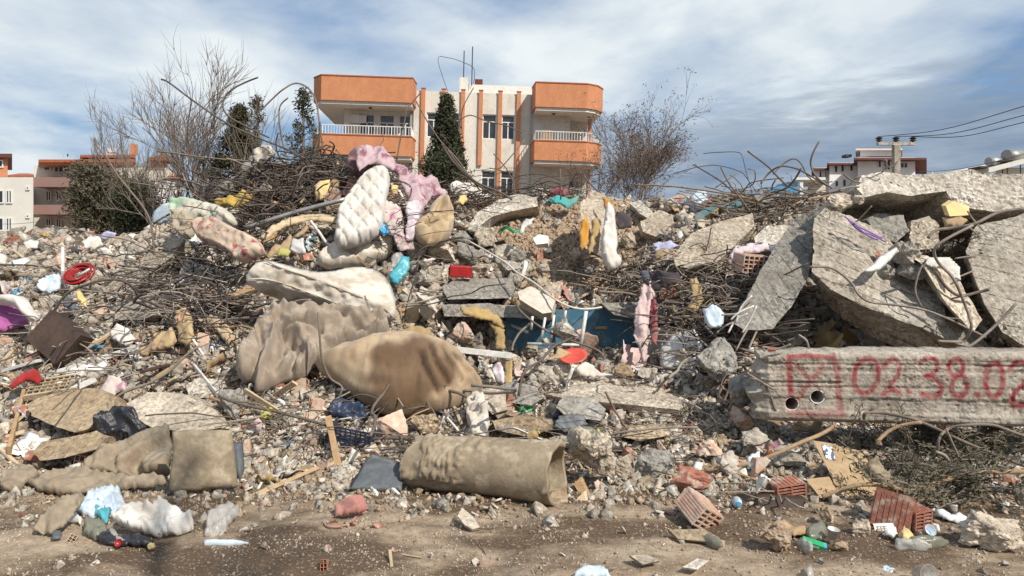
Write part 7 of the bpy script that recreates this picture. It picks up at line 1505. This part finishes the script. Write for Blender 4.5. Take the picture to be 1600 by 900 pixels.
LM = [(1400, 600, 'the graffiti beam'), (1400, 440, 'the tilted block'), (1470, 290, 'the top slab'), (1215, 430, 'the leaning beam'), (1120, 375, 'the square ended beam'), (960, 615, 'the broad slab'), (940, 530, 'the blue door'), (760, 740, 'the carpet roll'), (630, 585, 'the tan bag'), (450, 545, 'the taupe blanket'), (505, 450, 'the white mattress'), (570, 325, 'the quilted mattress'), (680, 345, 'the tan sack'), (720, 424, 'the red box'), (930, 350, 'the concrete post'), (355, 378, 'the red flower mattress'), (365, 310, 'the yellow foam'), (125, 428, 'the red hose coil'), (95, 530, 'the brown cabinet'), (190, 660, 'the black rubbish bag'), (315, 720, 'the upright carpet square'), (200, 720, 'the brown tarp'), (220, 810, 'the bag litter'), (548, 792, 'the pink handbag'), (925, 720, 'the split boulder'), (1330, 745, 'the large cardboard sheet'), (1548, 830, 'the big rough boulder'), (1270, 850, 'the green carton'), (1092, 797, 'the dusty hollow brick'), (48, 435, 'the blue pipe'), (25, 490, 'the magenta quilt'), (140, 565, 'the slotted strip'), (110, 640, 'the wide earthy slab'), (880, 312, 'the turquoise cloth'), (795, 362, 'the green rope'), (895, 560, 'the red plate'), (551, 680, 'the crushed blue crate'), (1005, 500, 'the pale pink cloth'), (200, 378, 'the far rubble edge'), (855, 588, 'the square edged block'), (726, 827, 'the tile shard')]
USED = {}
def autolabel(o, noun, adj, u, v):
    """says what lies where, against the nearest landmark of the heap"""
    m = sorted(LM, key=lambda q: (q[0] - u) ** 2 + ((q[1] - v) * 1.4) ** 2)
    def rel(q):
        dx, dy = u - q[0], v - q[1]; r_ = math.hypot(dx, dy)
        if r_ < 22: return 'right beside'
        near = 'just ' if r_ < 55 else 'well ' if r_ > 120 else ''
        if abs(dx) > 2.2 * abs(dy): return near + ('right of' if dx > 0 else 'left of')
        if abs(dy) > 2.2 * abs(dx): return near + ('below' if dy > 0 else 'above')
        return near + ('below' if dy > 0 else 'above') + (' and right of' if dx > 0 else ' and left of')
    opts = [f'{adj} {noun} {rel(m[0])} {m[0][2]}', f'{adj} {noun} {rel(m[0])} {m[0][2]}, towards {m[1][2]}', f'{adj} {noun} {rel(m[1])} {m[1][2]}', f'{adj} {noun} {rel(m[1])} {m[1][2]}, towards {m[0][2]}', f'{adj} {noun} between {m[0][2]} and {m[2][2]}', f'{adj} {noun} {rel(m[2])} {m[2][2]}, towards {m[0][2]}', f'{adj} {noun} {rel(m[0])} {m[0][2]}, towards {m[3][2]}', f'{adj} {noun} {rel(m[3])} {m[3][2]}, towards {m[1][2]}']
    opts = [s for s in opts if len(s.split()) <= 15] or [f'{adj} {noun} near {m[0][2]}']
    for s in opts:
        if s not in USED: USED[s] = [(u, o)]; o['label'] = s; return
    for i, wd in enumerate(('another', 'one more', 'yet another')):
        s = f'{wd} {opts[0]}'
        if s not in USED: USED[s] = [(u, o)]; o['label'] = s; return
    o['label'] = opts[0]
# shared lump shapes
ROCK = [tomesh(rock_bm(100 + i, 2, random.choice((.6, .8, 1)), random.choice((8, 10, 13)), .1), 'chunk_shape') for i in range(14)]
ROCKL = [tomesh(rock_bm(200 + i, 1, random.choice((.5, .8, 1)), random.choice((8, 9, 11)), .08), 'small_chunk_shape') for i in range(14)]
def shard_mesh(i, th=.12, n=6):
    rs = random.Random(i); bm = bmesh.new(); pts = [(math.cos(a) * rs.uniform(.5, 1), math.sin(a) * rs.uniform(.4, .8)) for a in sorted(rs.uniform(0, 6.28) for _ in range(n))]
    lo = [bm.verts.new((x, y, -th)) for x, y in pts]; hi_ = [bm.verts.new((x * .97, y * .97, th)) for x, y in pts]; bm.faces.new(lo[::-1]); bm.faces.new(hi_)
    for k in range(len(pts)): bm.faces.new((lo[k], lo[(k + 1) % len(pts)], hi_[(k + 1) % len(pts)], hi_[k]))
    bmesh.ops.recalc_face_normals(bm, faces=bm.faces[:]); subdiv_to(bm, .5); roughen(bm, .03, 3, i); return tomesh(bm, 'shard_shape')
SHARD = [shard_mesh(i) for i in range(10)]
def stick_mesh(i):
    rs = random.Random(i); bm = bmesh.new(); bx(bm, -1, 1, -.06 * rs.uniform(.6, 1.6), .06, -.03, .03 * rs.uniform(.6, 2)); subdiv_to(bm, .6); roughen(bm, .015, 2, i); return tomesh(bm, 'stick_shape')
STICK = [stick_mesh(i) for i in range(6)]
def brickfrag(i):
    rs = random.Random(i); bm = bmesh.new(); W_, H_ = 1.0, .66; nx, nz = 3, 2; t = .09
    cx = (2 * W_ - t) / nx; cz = (2 * H_ - t) / nz; L = rs.uniform(.5, 1)
    for a in range(nx + 1):
        if rs.random() < .85: bx(bm, -W_ + a * cx, -W_ + a * cx + t, -L * rs.uniform(.6, 1), L * rs.uniform(.6, 1), -H_, H_ - .002)
    for b in range(nz + 1):
        bx(bm, -W_ + .01, W_ - .01 - (cx if rs.random() < .3 else 0), -L * rs.uniform(.7, 1), L * rs.uniform(.7, 1), -H_ + b * cz + .001, -H_ + b * cz + t)
    return tomesh(bm, 'brick_shape')
BRK = [brickfrag(i) for i in range(8)]
def crumple(i):
    rs = random.Random(i); bm = bmesh.new(); bmesh.ops.create_grid(bm, x_segments=8, y_segments=8, size=1)
    for v in bm.verts:
        q = v.co * 1.3 + Vector((i * 3, 0, 0)); k = 1 + .4 * noise.noise(q * .9); v.co = Vector((v.co.x * k + .35 * noise.noise(q * 1.7), v.co.y * k * .8 + .3 * noise.noise(q * 1.9 + Vector((5, 5, 5))), .55 * noise.noise(q * 1.5 + Vector((0, 9, 0))) + .2 * noise.noise(q * 3.5)))
    g = bmesh.ops.extrude_face_region(bm, geom=bm.faces[:]); vv = [x for x in g['geom'] if isinstance(x, bmesh.types.BMVert)]; bmesh.ops.translate(bm, verts=vv, vec=(0, 0, .04))
    bmesh.ops.recalc_face_normals(bm, faces=bm.faces[:]); return tomesh(bm, 'crumple_shape', True)
CRM = [crumple(i) for i in range(10)]
_mc = {}
def with_mat(me, m):
    k = (me.name, m)
    if k not in _mc: c = me.copy(); c.materials.clear(); c.materials.append(MT[m]); _mc[k] = c
    return _mc[k]
def pick(rs, ws):
    t = rs.random() * sum(w_ for _, w_ in ws)
    for a, w_ in ws:
        t -= w_
        if t <= 0: return a
    return ws[-1][0]
rs = random.Random(5)
KINDS = {   # object name: noun, category, shapes, materials, adjective by material, group
 'concrete_chunk': ('concrete chunk', C_, ROCK, [('concrete', 3), ('concrete_grey', 3), ('concrete_dusty', 3), ('concrete_pale', 2), ('concrete_mud', 1)], 'broken concrete chunks over the heap'),
 'brick_fragment': ('brick fragment', 'brick', BRK + ROCKL, [('brick', 2), ('brick_pale', 3)], 'brick fragments over the heap'),
 'plaster_shard': ('flat shard', 'plaster', SHARD, [('plaster', 3), ('plaster_white', 2), ('concrete_dusty', 3), ('concrete_mud', 1)], 'flat shards over the heap'),
 'wood_piece': ('wood splinter', 'wood', STICK, [('wood', 2), ('wood_pale', 3), ('wood_dark', 1), ('cardboard', 2), ('metal_white', 1.5)], 'wood splinters over the heap'),
 'litter_scrap': ('litter scrap', 'litter', CRM, [('plastic_white', 3), ('paper', 2), ('cardboard', 3), ('plastic_ice', 1.5), ('blanket_taupe', 2), ('floral_white', 1.5), ('sack_tan', 1.5), ('cloth_navy', 1), ('cloth_teal', .7), ('cloth_pale_pink', 2), ('sheet_white', 2), ('plastic_blue', .35), ('cloth_dark', 2), ('plastic_red', .25), ('cloth_ochre', 1), ('cloth_salmon', .7), ('plastic_green', .2), ('floral_tan', 1), ('tarp', 2)], 'litter scraps over the heap'),
}
ADJ = {'concrete': 'grey', 'concrete_grey': 'dark grey', 'concrete_dusty': 'dusty tan', 'concrete_pale': 'pale', 'concrete_mud': 'muddy', 'brick': 'red', 'brick_pale': 'pinkish', 'plaster': 'cream', 'plaster_white': 'white', 'wood': 'brown', 'wood_pale': 'pale', 'wood_dark': 'dark', 'cardboard': 'tan', 'metal_white': 'whitish', 'plastic_white': 'white', 'paper': 'off white', 'plastic_ice': 'pale blue', 'cloth_navy': 'navy', 'cloth_teal': 'teal', 'cloth_pale_pink': 'pale pink', 'sheet_white': 'cream', 'plastic_blue': 'blue', 'cloth_dark': 'black', 'plastic_red': 'red', 'cloth_ochre': 'ochre', 'cloth_salmon': 'salmon', 'plastic_green': 'green', 'floral_tan': 'patterned tan', 'tarp': 'dull brown', 'blanket_taupe': 'taupe', 'floral_white': 'patterned', 'sack_tan': 'light brown'}
def place(kind, u, v, spx, tilt=1.0):
    noun, cat, shp, mats, grp = KINDS[kind]; h = hit(u, v)
    if h[0] is None or h[0].y > 24: return None
    me = rs.choice(shp); m = pick(rs, mats); s = spx / F * h[0].y / 2
    o = bpy.data.objects.new(kind, with_mat(me, m)); col.objects.link(o)
    flat_ = kind in ('plaster_shard', 'litter_scrap', 'wood_piece')
    o.location = h[0] + Vector((0, -.2 * s, s * (.15 if flat_ else .35)))
    nrm = h[1]; q = nrm.to_track_quat('Z', 'Y').to_euler()
    if flat_: o.rotation_euler = (q.x + rs.gauss(.2, .35) * tilt, q.y + rs.gauss(0, .3) * tilt, rs.uniform(0, 6.28))
    else: o.rotation_euler = (rs.uniform(0, 6.28), rs.uniform(0, 6.28), rs.uniform(0, 6.28)) if tilt == 1 else (rs.gauss(0, .3), rs.gauss(0, .3), rs.uniform(0, 6.28))
    o.scale = (s * rs.uniform(.8, 1.25), s * rs.uniform(.8, 1.25), s * rs.uniform(.7, 1.1)) if kind != 'wood_piece' else (s * 1.2, s * rs.uniform(.6, 1.6), s * rs.uniform(.6, 1.6))
    o['category'] = cat; o['group'] = grp; sz = 'small' if spx < 15 else 'medium' if spx < 26 else 'large'
    autolabel(o, noun, sz + ' ' + ADJ[m], u, v); return o
def zone_ok(u, v):
    return v > 228 and u > -60 and u < 1660
n = {k: 0 for k in KINDS}
lim = {'concrete_chunk': 290, 'brick_fragment': 190, 'plaster_shard': 270, 'wood_piece': 150, 'litter_scrap': 230}
tries = 0
while any(n[k] < lim[k] for k in lim) and tries < 9000:
    tries += 1; u, v = rs.uniform(-30, 1630), rs.uniform(300, 775) if rs.random() < .93 else rs.uniform(760, 895)
    if not free(u, v): continue
    if v > 765 and rs.random() < .75: continue
    left_far = v < 430 and u < 260
    ks = [('concrete_chunk', 3), ('brick_fragment', 1.6), ('plaster_shard', 2.6), ('wood_piece', 1.4), ('litter_scrap', 2)]
    if inside(ZS, u, v) and rs.random() < .5: continue
    if inside(ZS, u, v): ks = [('concrete_chunk', 3), ('brick_fragment', 2), ('plaster_shard', .8)]
    if v > 690: ks = [('concrete_chunk', 2), ('brick_fragment', 2), ('plaster_shard', 2), ('wood_piece', 1), ('litter_scrap', .7)]
    k = pick(rs, ks)
    if n[k] >= lim[k]: continue
    s = math.exp(rs.gauss(3.02, .42)); s = min(54, max(10, s))
    if k == 'litter_scrap' and rs.random() < .28: s = min(s * 1.9, 62)
    if left_far or inside(ZS, u, v): s *= .6
    if v > 765: s = min(s, 16)
    if k == 'wood_piece': s *= 1.8 if rs.random() < .6 else 3.0
    if place(k, u, v, s): n[k] += 1
# ------------------------------------------------------------ countable loose bars on top, then the uncountable mass
def walk(p, L, r_, seg=9, curl=.35, up=0.0, rs_=rs):
    d = Vector((rs_.gauss(0, .8), rs_.gauss(0, .5), rs_.gauss(0, .7) + up)).normalized(); ax = Vector((rs_.gauss(0, 1), rs_.gauss(0, 1), rs_.gauss(0, 1))).normalized(); cur = rs_.gauss(0, curl); pts = [p.copy()]; q = p.copy()
    for i in range(seg):
        d = (Matrix.Rotation(cur * rs_.uniform(.2, 1.8) + (rs_.uniform(-1.4, 1.4) if rs_.random() < .1 else 0), 3, ax) @ d); d = (d + Vector((rs_.gauss(0, .06), rs_.gauss(0, .06), rs_.gauss(0, .06)))).normalized()
        if d.z > .25 and rs_.random() < .6: d.z *= .3
        q = q + d * (L / seg)
        g = ground_z(q.x, q.y)
        if q.z < g + .03: q.z = g + .03 + rs_.uniform(0, .05); d.z = abs(d.z) * .6
        pts.append(q.copy())
    return pts
nb = 0; t_ = 0
while nb < 230 and t_ < 3000:
    t_ += 1
    z = pick(rs, [('A', 6), ('B', 2), ('C', 4), ('D', 3), ('E', 3.5), ('G', 1.5), ('H', 1.6), ('left', 2.2), ('any', 3.0)])
    if z == 'left': u, v = rs.uniform(-20, 330), rs.uniform(375, 600)
    elif z == 'any': u, v = rs.uniform(300, 1500), rs.uniform(300, 690)
    else:
        pg = ZT[z]; u, v = rs.uniform(min(p[0] for p in pg), max(p[0] for p in pg)), rs.uniform(min(p[1] for p in pg), max(p[1] for p in pg))
        if not inside(pg, u, v): continue
    h = hit(u, v)
    if h[0] is None or h[0].y > 15: continue
    lift = rs.uniform(.05, .3); pts = walk(h[0] + Vector((0, -lift * .9, lift * .5)), rs.uniform(.5, 1.8), 0, 10, rs.choice((.08, .2, .4)), .05)
    if any((p.y < 5.95 and 1.7 < p.x and p.z < 1.2) for p in pts): continue
    m = pick(rs, [('rust', 4), ('rust_pale', 3), ('rust_dark', 1), ('branch_tan', .4)]); vs, fs = tube_geo(catmull(pts, 2), rs.choice((.005, .006, .008, .013)), 5)
    o = link('rebar', pym('rebar', vs, fs, True), m, cat='rebar', group='bent rebars and wires over the heap'); centre(o); nb += 1
    autolabel(o, 'bent ' + ('bar' if m != 'branch_tan' else 'stick'), {'rust': 'rusty brown', 'rust_pale': 'pale rusty', 'rust_dark': 'blackish', 'branch_tan': 'tan'}[m], u, v)
def tangle(name, poly, cnt, rr, Lr, mat, lift, label, curl=(.15, .4, .7), sides=3, seg=8):
    vs, fs = [], []; k = 0; xs = [p[0] for p in poly]; ys = [p[1] for p in poly]; t = 0
    while k < cnt and t < cnt * 20:
        t += 1; u, v = rs.uniform(min(xs), max(xs)), rs.uniform(min(ys), max(ys))
        if not inside(poly, u, v): continue
        h = hit(u, v)
        if h[0] is None: continue
        l = rs.uniform(*lift); p = h[0] + Vector((0, -l * .9, l * .5)); pts = walk(p, rs.uniform(*Lr), 0, seg, rs.choice(curl), .02)
        if any((q.y < 5.95 and 1.7 < q.x) for q in pts): continue
        tube_geo(pts, rs.uniform(*rr), sides, 1, vs, fs); k += 1
    o = link(name, pym(name, vs, fs, True), mat, kind='stuff', label=label)
    return o
tangle('wire_tangle', ZT['A'], 250, (.004, .013), (.4, 1.2), 'rust', (0, .3), 'dense brown rebar tangle on the upper left of the heap', sides=4)
tangle('wire_tangle', ZT['A'], 300, (.006, .013), (.3, .8), 'rust_dark', (-.1, .2), 'darker wire deep inside the upper left tangle')
tangle('wire_tangle', ZT['B'], 230, (.005, .010), (.3, 1.0), 'rust_dark', (-.05, .4), 'dark cable mass below the red flower mattress')
tangle('wire_tangle', ZT['B'], 90, (.004, .008), (.4, 1.1), 'rust_pale', (.1, .5), 'pale wires over the dark cable mass')
tangle('wire_tangle', ZT['C'], 330, (.004, .012), (.3, .9), 'rust', (0, .45), 'brown wire tangle left of the leaning beam')
tangle('wire_tangle', ZT['C'], 130, (.004, .008), (.3, .9), 'rust_pale', (.1, .5), 'pale wires hanging left of the leaning beam')
tangle('wire_tangle', ZT['D'], 90, (.006, .011), (.4, 1.0), 'rust', (0, .15), 'rebar tangle on the ridge above the leaning beam', curl=(.05, .2))
tangle('wire_tangle', ZT['D'], 60, (.005, .009), (.4, 1.0), 'rust_pale', (0, .15), 'pale bars in the ridge tangle above the leaning beam', curl=(.05, .2))
tangle('wire_tangle', ZT['E'], 150, (.007, .014), (.4, 1.2), 'rust_pale', (.35, .75), 'thick bar tangle over the right slab', sides=5)
tangle('wire_tangle', ZT['E'], 110, (.007, .012), (.4, 1.1), 'rust', (.3, .7), 'brown bars within the tangle over the right slab', sides=4)
tangle('wire_tangle', ZT['G'], 160, (.004, .009), (.4, 1.3), 'rust', (0, .4), 'thin rebars along the ridge below the orange block', curl=(.05, .2, .3))
tangle('wire_tangle', ZT['H'], 120, (.004, .009), (.3, .9), 'rust', (.2, .6), 'wires around the quilted mattress')
tangle('wire_tangle', [(-40, 372), (300, 372), (340, 560), (200, 620), (-40, 600)], 150, (.004, .008), (.3, 1.0), 'rust_pale', (0, .2), 'loose wires and twigs over the left of the heap', curl=(.05, .2, .4))
tangle('wire_tangle', [(250, 560), (700, 600), (1100, 620), (1170, 700), (1100, 740), (300, 720)], 300, (.003, .006), (.2, .6), 'rust', (0, .15), 'thin twigs and wires along the foot of the heap', curl=(.05, .2, .4))
tangle('twig_litter', [(1190, 690), (1640, 690), (1640, 850), (1400, 820), (1190, 780)], 330, (.003, .007), (.15, .6), 'rust_pale', (0, .18), 'dry twigs under the right half of the graffiti beam', curl=(.05, .2))
# cut conifer branches under the beam
cv_, cf_ = [], []; bv_, bf_ = [], []
for i in range(95):
    u, v = rs.gauss(1490, 62), rs.uniform(690, 800)
    h = hit(u, v)
    if h[0] is None: continue
    p = h[0] + Vector((0, 0, rs.uniform(.02, .22))); d = Vector((rs.gauss(0, 1), rs.gauss(0, .5), rs.gauss(.1, .3))).normalized(); L = rs.uniform(.15, .4)
    pts = [p, p + d * L * .5 + Vector((0, 0, .02)), p + d * L]; tube_geo(pts, .006, 3, .5, bv_, bf_)
    for j in range(85):
        c = p + d * L * rs.random() + Vector((rs.gauss(0, .03), rs.gauss(0, .03), rs.gauss(0, .02))); a = (d + Vector((rs.gauss(0, .8), rs.gauss(0, .8), rs.gauss(0, .6)))).normalized(); b = a.cross(Vector((rs.gauss(0, 1), rs.gauss(0, 1), rs.gauss(0, 1)))).normalized(); k = len(cv_); s = rs.uniform(.012, .035)
        cv_ += [c - a * s, c + b * s * .2, c + a * s, c - b * s * .2]; cf_.append((k, k + 1, k + 2, k + 3))
cbr = empty('conifer_branches', (3.0, 5.2, 0), 'heap of cut dark green conifer branches under the right half of the graffiti beam', 'branches')
off_ = cbr.location
link('needles', pym('needles', [v - off_ for v in cv_], cf_), 'leaf_olive', cbr, kind='stuff'); link('twigs', pym('twigs', [v - off_ for v in bv_], bf_), 'twig', cbr, kind='stuff')
# small rubble as real lumps, joined by material
def hullt(seed, flat_=1.0):
    r_ = random.Random(seed); bm = bmesh.new()
    for _ in range(9): v = Vector((r_.gauss(0, 1), r_.gauss(0, 1), r_.gauss(0, 1))).normalized() * r_.uniform(.75, 1.1); bm.verts.new((v.x, v.y, v.z * flat_))
    bmesh.ops.convex_hull(bm, input=bm.verts[:]); bmesh.ops.delete(bm, geom=[v for v in bm.verts if not v.link_faces], context='VERTS'); bmesh.ops.triangulate(bm, faces=bm.faces[:]); bmesh.ops.recalc_face_normals(bm, faces=bm.faces[:])
    bm.verts.index_update(); V_ = np.array([v.co[:] for v in bm.verts]); F_ = np.array([[v.index for v in f.verts] for f in bm.faces]); bm.free(); return V_, F_
TPL = [hullt(i, 1) for i in range(10)] + [hullt(50 + i, .35) for i in range(10)]
boxV = np.array([(x, y, z) for x in (-1, 1) for y in (-.12, .12) for z in (-.07, .07)]); boxF = np.array([(0, 1, 3), (0, 3, 2), (4, 6, 7), (4, 7, 5), (0, 4, 5), (0, 5, 1), (2, 3, 7), (2, 7, 6), (0, 2, 6), (0, 6, 4), (1, 5, 7), (1, 7, 3)])
def mass(name, cnt, mat, szpx, region, tpls, label, sink=.3, gen=None, wmin=0, tilt=True):
    Vs, Fs = [], []; b0 = 0; k = 0; t = 0
    while k < cnt and t < cnt * 6:
        t += 1; u, v = gen()
        if region and not region(u, v): continue
        h = BV.ray_cast(EYEV, Vector(((u - CX) / F, 1, -(v - HY) / F)).normalized())
        if h[0] is None or h[0].y > 26: continue
        k += 1; T_ = tpls[rs.randrange(len(tpls))]; s = max(wmin, math.exp(rs.gauss(*szpx)) / F * h[0].y / 2)
        e = Euler((rs.uniform(-.5, .5) if not tilt else rs.uniform(0, 6.28), rs.uniform(-.5, .5) if not tilt else rs.uniform(0, 6.28), rs.uniform(0, 6.28))).to_matrix(); M_ = np.array(e) * s
        Vs.append(T_[0] @ M_.T + np.array(h[0] + Vector((0, 0, s * sink)))); Fs.append(T_[1] + b0); b0 += len(T_[0])
    Vc = np.concatenate(Vs); Fc = np.concatenate(Fs); me = bpy.data.meshes.new(name); me.vertices.add(len(Vc)); me.vertices.foreach_set('co', Vc.ravel()); me.loops.add(Fc.size); me.loops.foreach_set('vertex_index', Fc.ravel().astype(np.int32)); me.polygons.add(len(Fc)); me.polygons.foreach_set('loop_start', np.arange(0, Fc.size, 3, dtype=np.int32)); me.polygons.foreach_set('loop_total', np.full(len(Fc), 3, dtype=np.int32)); me.update(); me.validate()
    return link(name, me, mat, kind='stuff', label=label)
def tplof(me):
    n_ = len(me.vertices); v_ = np.empty(n_ * 3); me.vertices.foreach_get('co', v_); me.calc_loop_triangles(); f_ = np.array([t_.vertices[:] for t_ in me.loop_triangles]); return v_.reshape(-1, 3), f_
TR = [tplof(m_) for m_ in ROCKL]; TS = [tplof(m_) for m_ in SHARD]
gh = lambda: (rs.uniform(-200, 1850), rs.uniform(228, 765))
gf = lambda: (rs.uniform(-200, 1850), 740 + 165 * rs.random() ** 1.3)
notS = lambda u, v: not inside(ZS, u, v)
hp = lambda u, v: True
gm_ = lambda: (rs.uniform(-200, 1850), rs.uniform(330, 745) if rs.random() < .9 else 740 + abs(rs.gauss(0, 32)))
okm = lambda u, v: free(u, v) and not (inside(ZT['A'], u, v) and rs.random() < .35) and not (inside(ZS, u, v) and rs.random() < .96)
for m_, n_, sz_ in (('concrete', 1300, 3.02), ('concrete_grey', 800, 2.95), ('concrete_dusty', 1450, 3.02), ('concrete_pale', 1100, 3.0), ('brick_pale', 520, 2.65), ('brick', 180, 2.5)): mass('rubble_lumps', n_, m_, (sz_, .3), okm, TR, 'mid sized ' + {'concrete': 'grey', 'concrete_grey': 'dark grey', 'concrete_dusty': 'dusty', 'concrete_pale': 'pale', 'brick_pale': 'pinkish brick', 'brick': 'red brick'}[m_] + ' lumps packed over the heap', gen=gm_, sink=.1)
for m_, n_ in (('plaster', 620), ('concrete_dusty', 900), ('plaster_white', 400), ('concrete_grey', 420)): mass('rubble_shards', n_, m_, (2.9, .32), okm, TS, 'flat ' + m_.replace('_', ' ') + ' shards packed over the heap', gen=gm_, sink=.25, tilt=rs.random() < .5)
mass('small_rubble', 4600, 'concrete', (1.95, .5), notS, TPL, 'small grey concrete crumbs over the heap', gen=gh)
mass('small_rubble', 5600, 'concrete_dusty', (2.0, .5), notS, TPL, 'small dusty crumbs over the heap', gen=gh)
mass('small_rubble', 4600, 'concrete_pale', (2.0, .5), notS, TPL, 'small pale crumbs over the heap', gen=gh)
mass('small_rubble', 3600, 'brick_pale', (1.7, .45), hp, TPL, 'small pinkish brick crumbs over the heap', gen=gh)
mass('small_rubble', 1300, 'brick', (1.65, .45), hp, TPL, 'small red brick crumbs over the heap', gen=gh)
mass('small_rubble', 4200, 'plaster_white', (1.65, .5), notS, TPL[10:], 'small white plaster flakes over the heap', gen=gh, tilt=False)
mass('splinters', 2400, 'wood_pale', (2.3, .45), notS, [(boxV, boxF)], 'wood splinters strewn over the heap', gen=gh, tilt=False)
mass('splinters', 1300, 'wood_dark', (2.3, .45), notS, [(boxV, boxF)], 'dark splinters strewn over the heap', gen=gh, tilt=False)
mass('small_litter', 520, 'plastic_white', (1.9, .5), notS, TPL[10:], 'white litter flecks over the heap', gen=gh, tilt=False)
mass('small_litter', 160, 'cloth_navy', (1.9, .5), notS, TPL[10:], 'dark blue litter flecks over the heap', gen=gh, tilt=False)
mass('small_litter', 90, 'plastic_blue', (1.5, .4), notS, TPL[10:], 'bright blue litter flecks over the heap', gen=gh, tilt=False)
mass('small_litter', 80, 'plastic_red', (1.4, .4), notS, TPL[10:], 'red litter flecks over the heap', gen=gh, tilt=False)
mass('earth_crumbs', 13000, 'soil_pile', (1.6, .45), lambda u, v: inside(ZS, u, v) or rs.random() < .12, TPL, 'brown earth crumbs on the bare slope', gen=lambda: (rs.uniform(760, 1035), rs.uniform(318, 462)) if rs.random() < .6 else gh())
gv = lambda u, v: noise.noise(Vector((u * .012, v * .03, 1))) + (.35 if v < 790 else -.05) > -.05
mass('gravel', 6500, 'concrete_dusty', (1.05, .45), gv, TPL, 'pale grit on the trodden earth', gen=gf, sink=.2)
mass('gravel', 2600, 'concrete_pale', (1.1, .5), gv, TPL, 'light stones on the trodden earth', gen=gf, sink=.25)
mass('gravel', 1400, 'brick_pale', (1.0, .45), gv, TPL, 'pinkish grit on the trodden earth', gen=gf, sink=.2)
mass('gravel', 4500, 'soil_pile', (1.2, .5), hp, TPL, 'dark crumbs of mud on the trodden earth', gen=gf, sink=.1)
mass('gravel', 5200, 'concrete_mud', (1.75, .5), hp, TPL, 'muddy stones along the foot of the heap', gen=lambda: (rs.uniform(-200, 1850), rs.uniform(660, 770) + abs(rs.gauss(0, 30))), sink=.3)
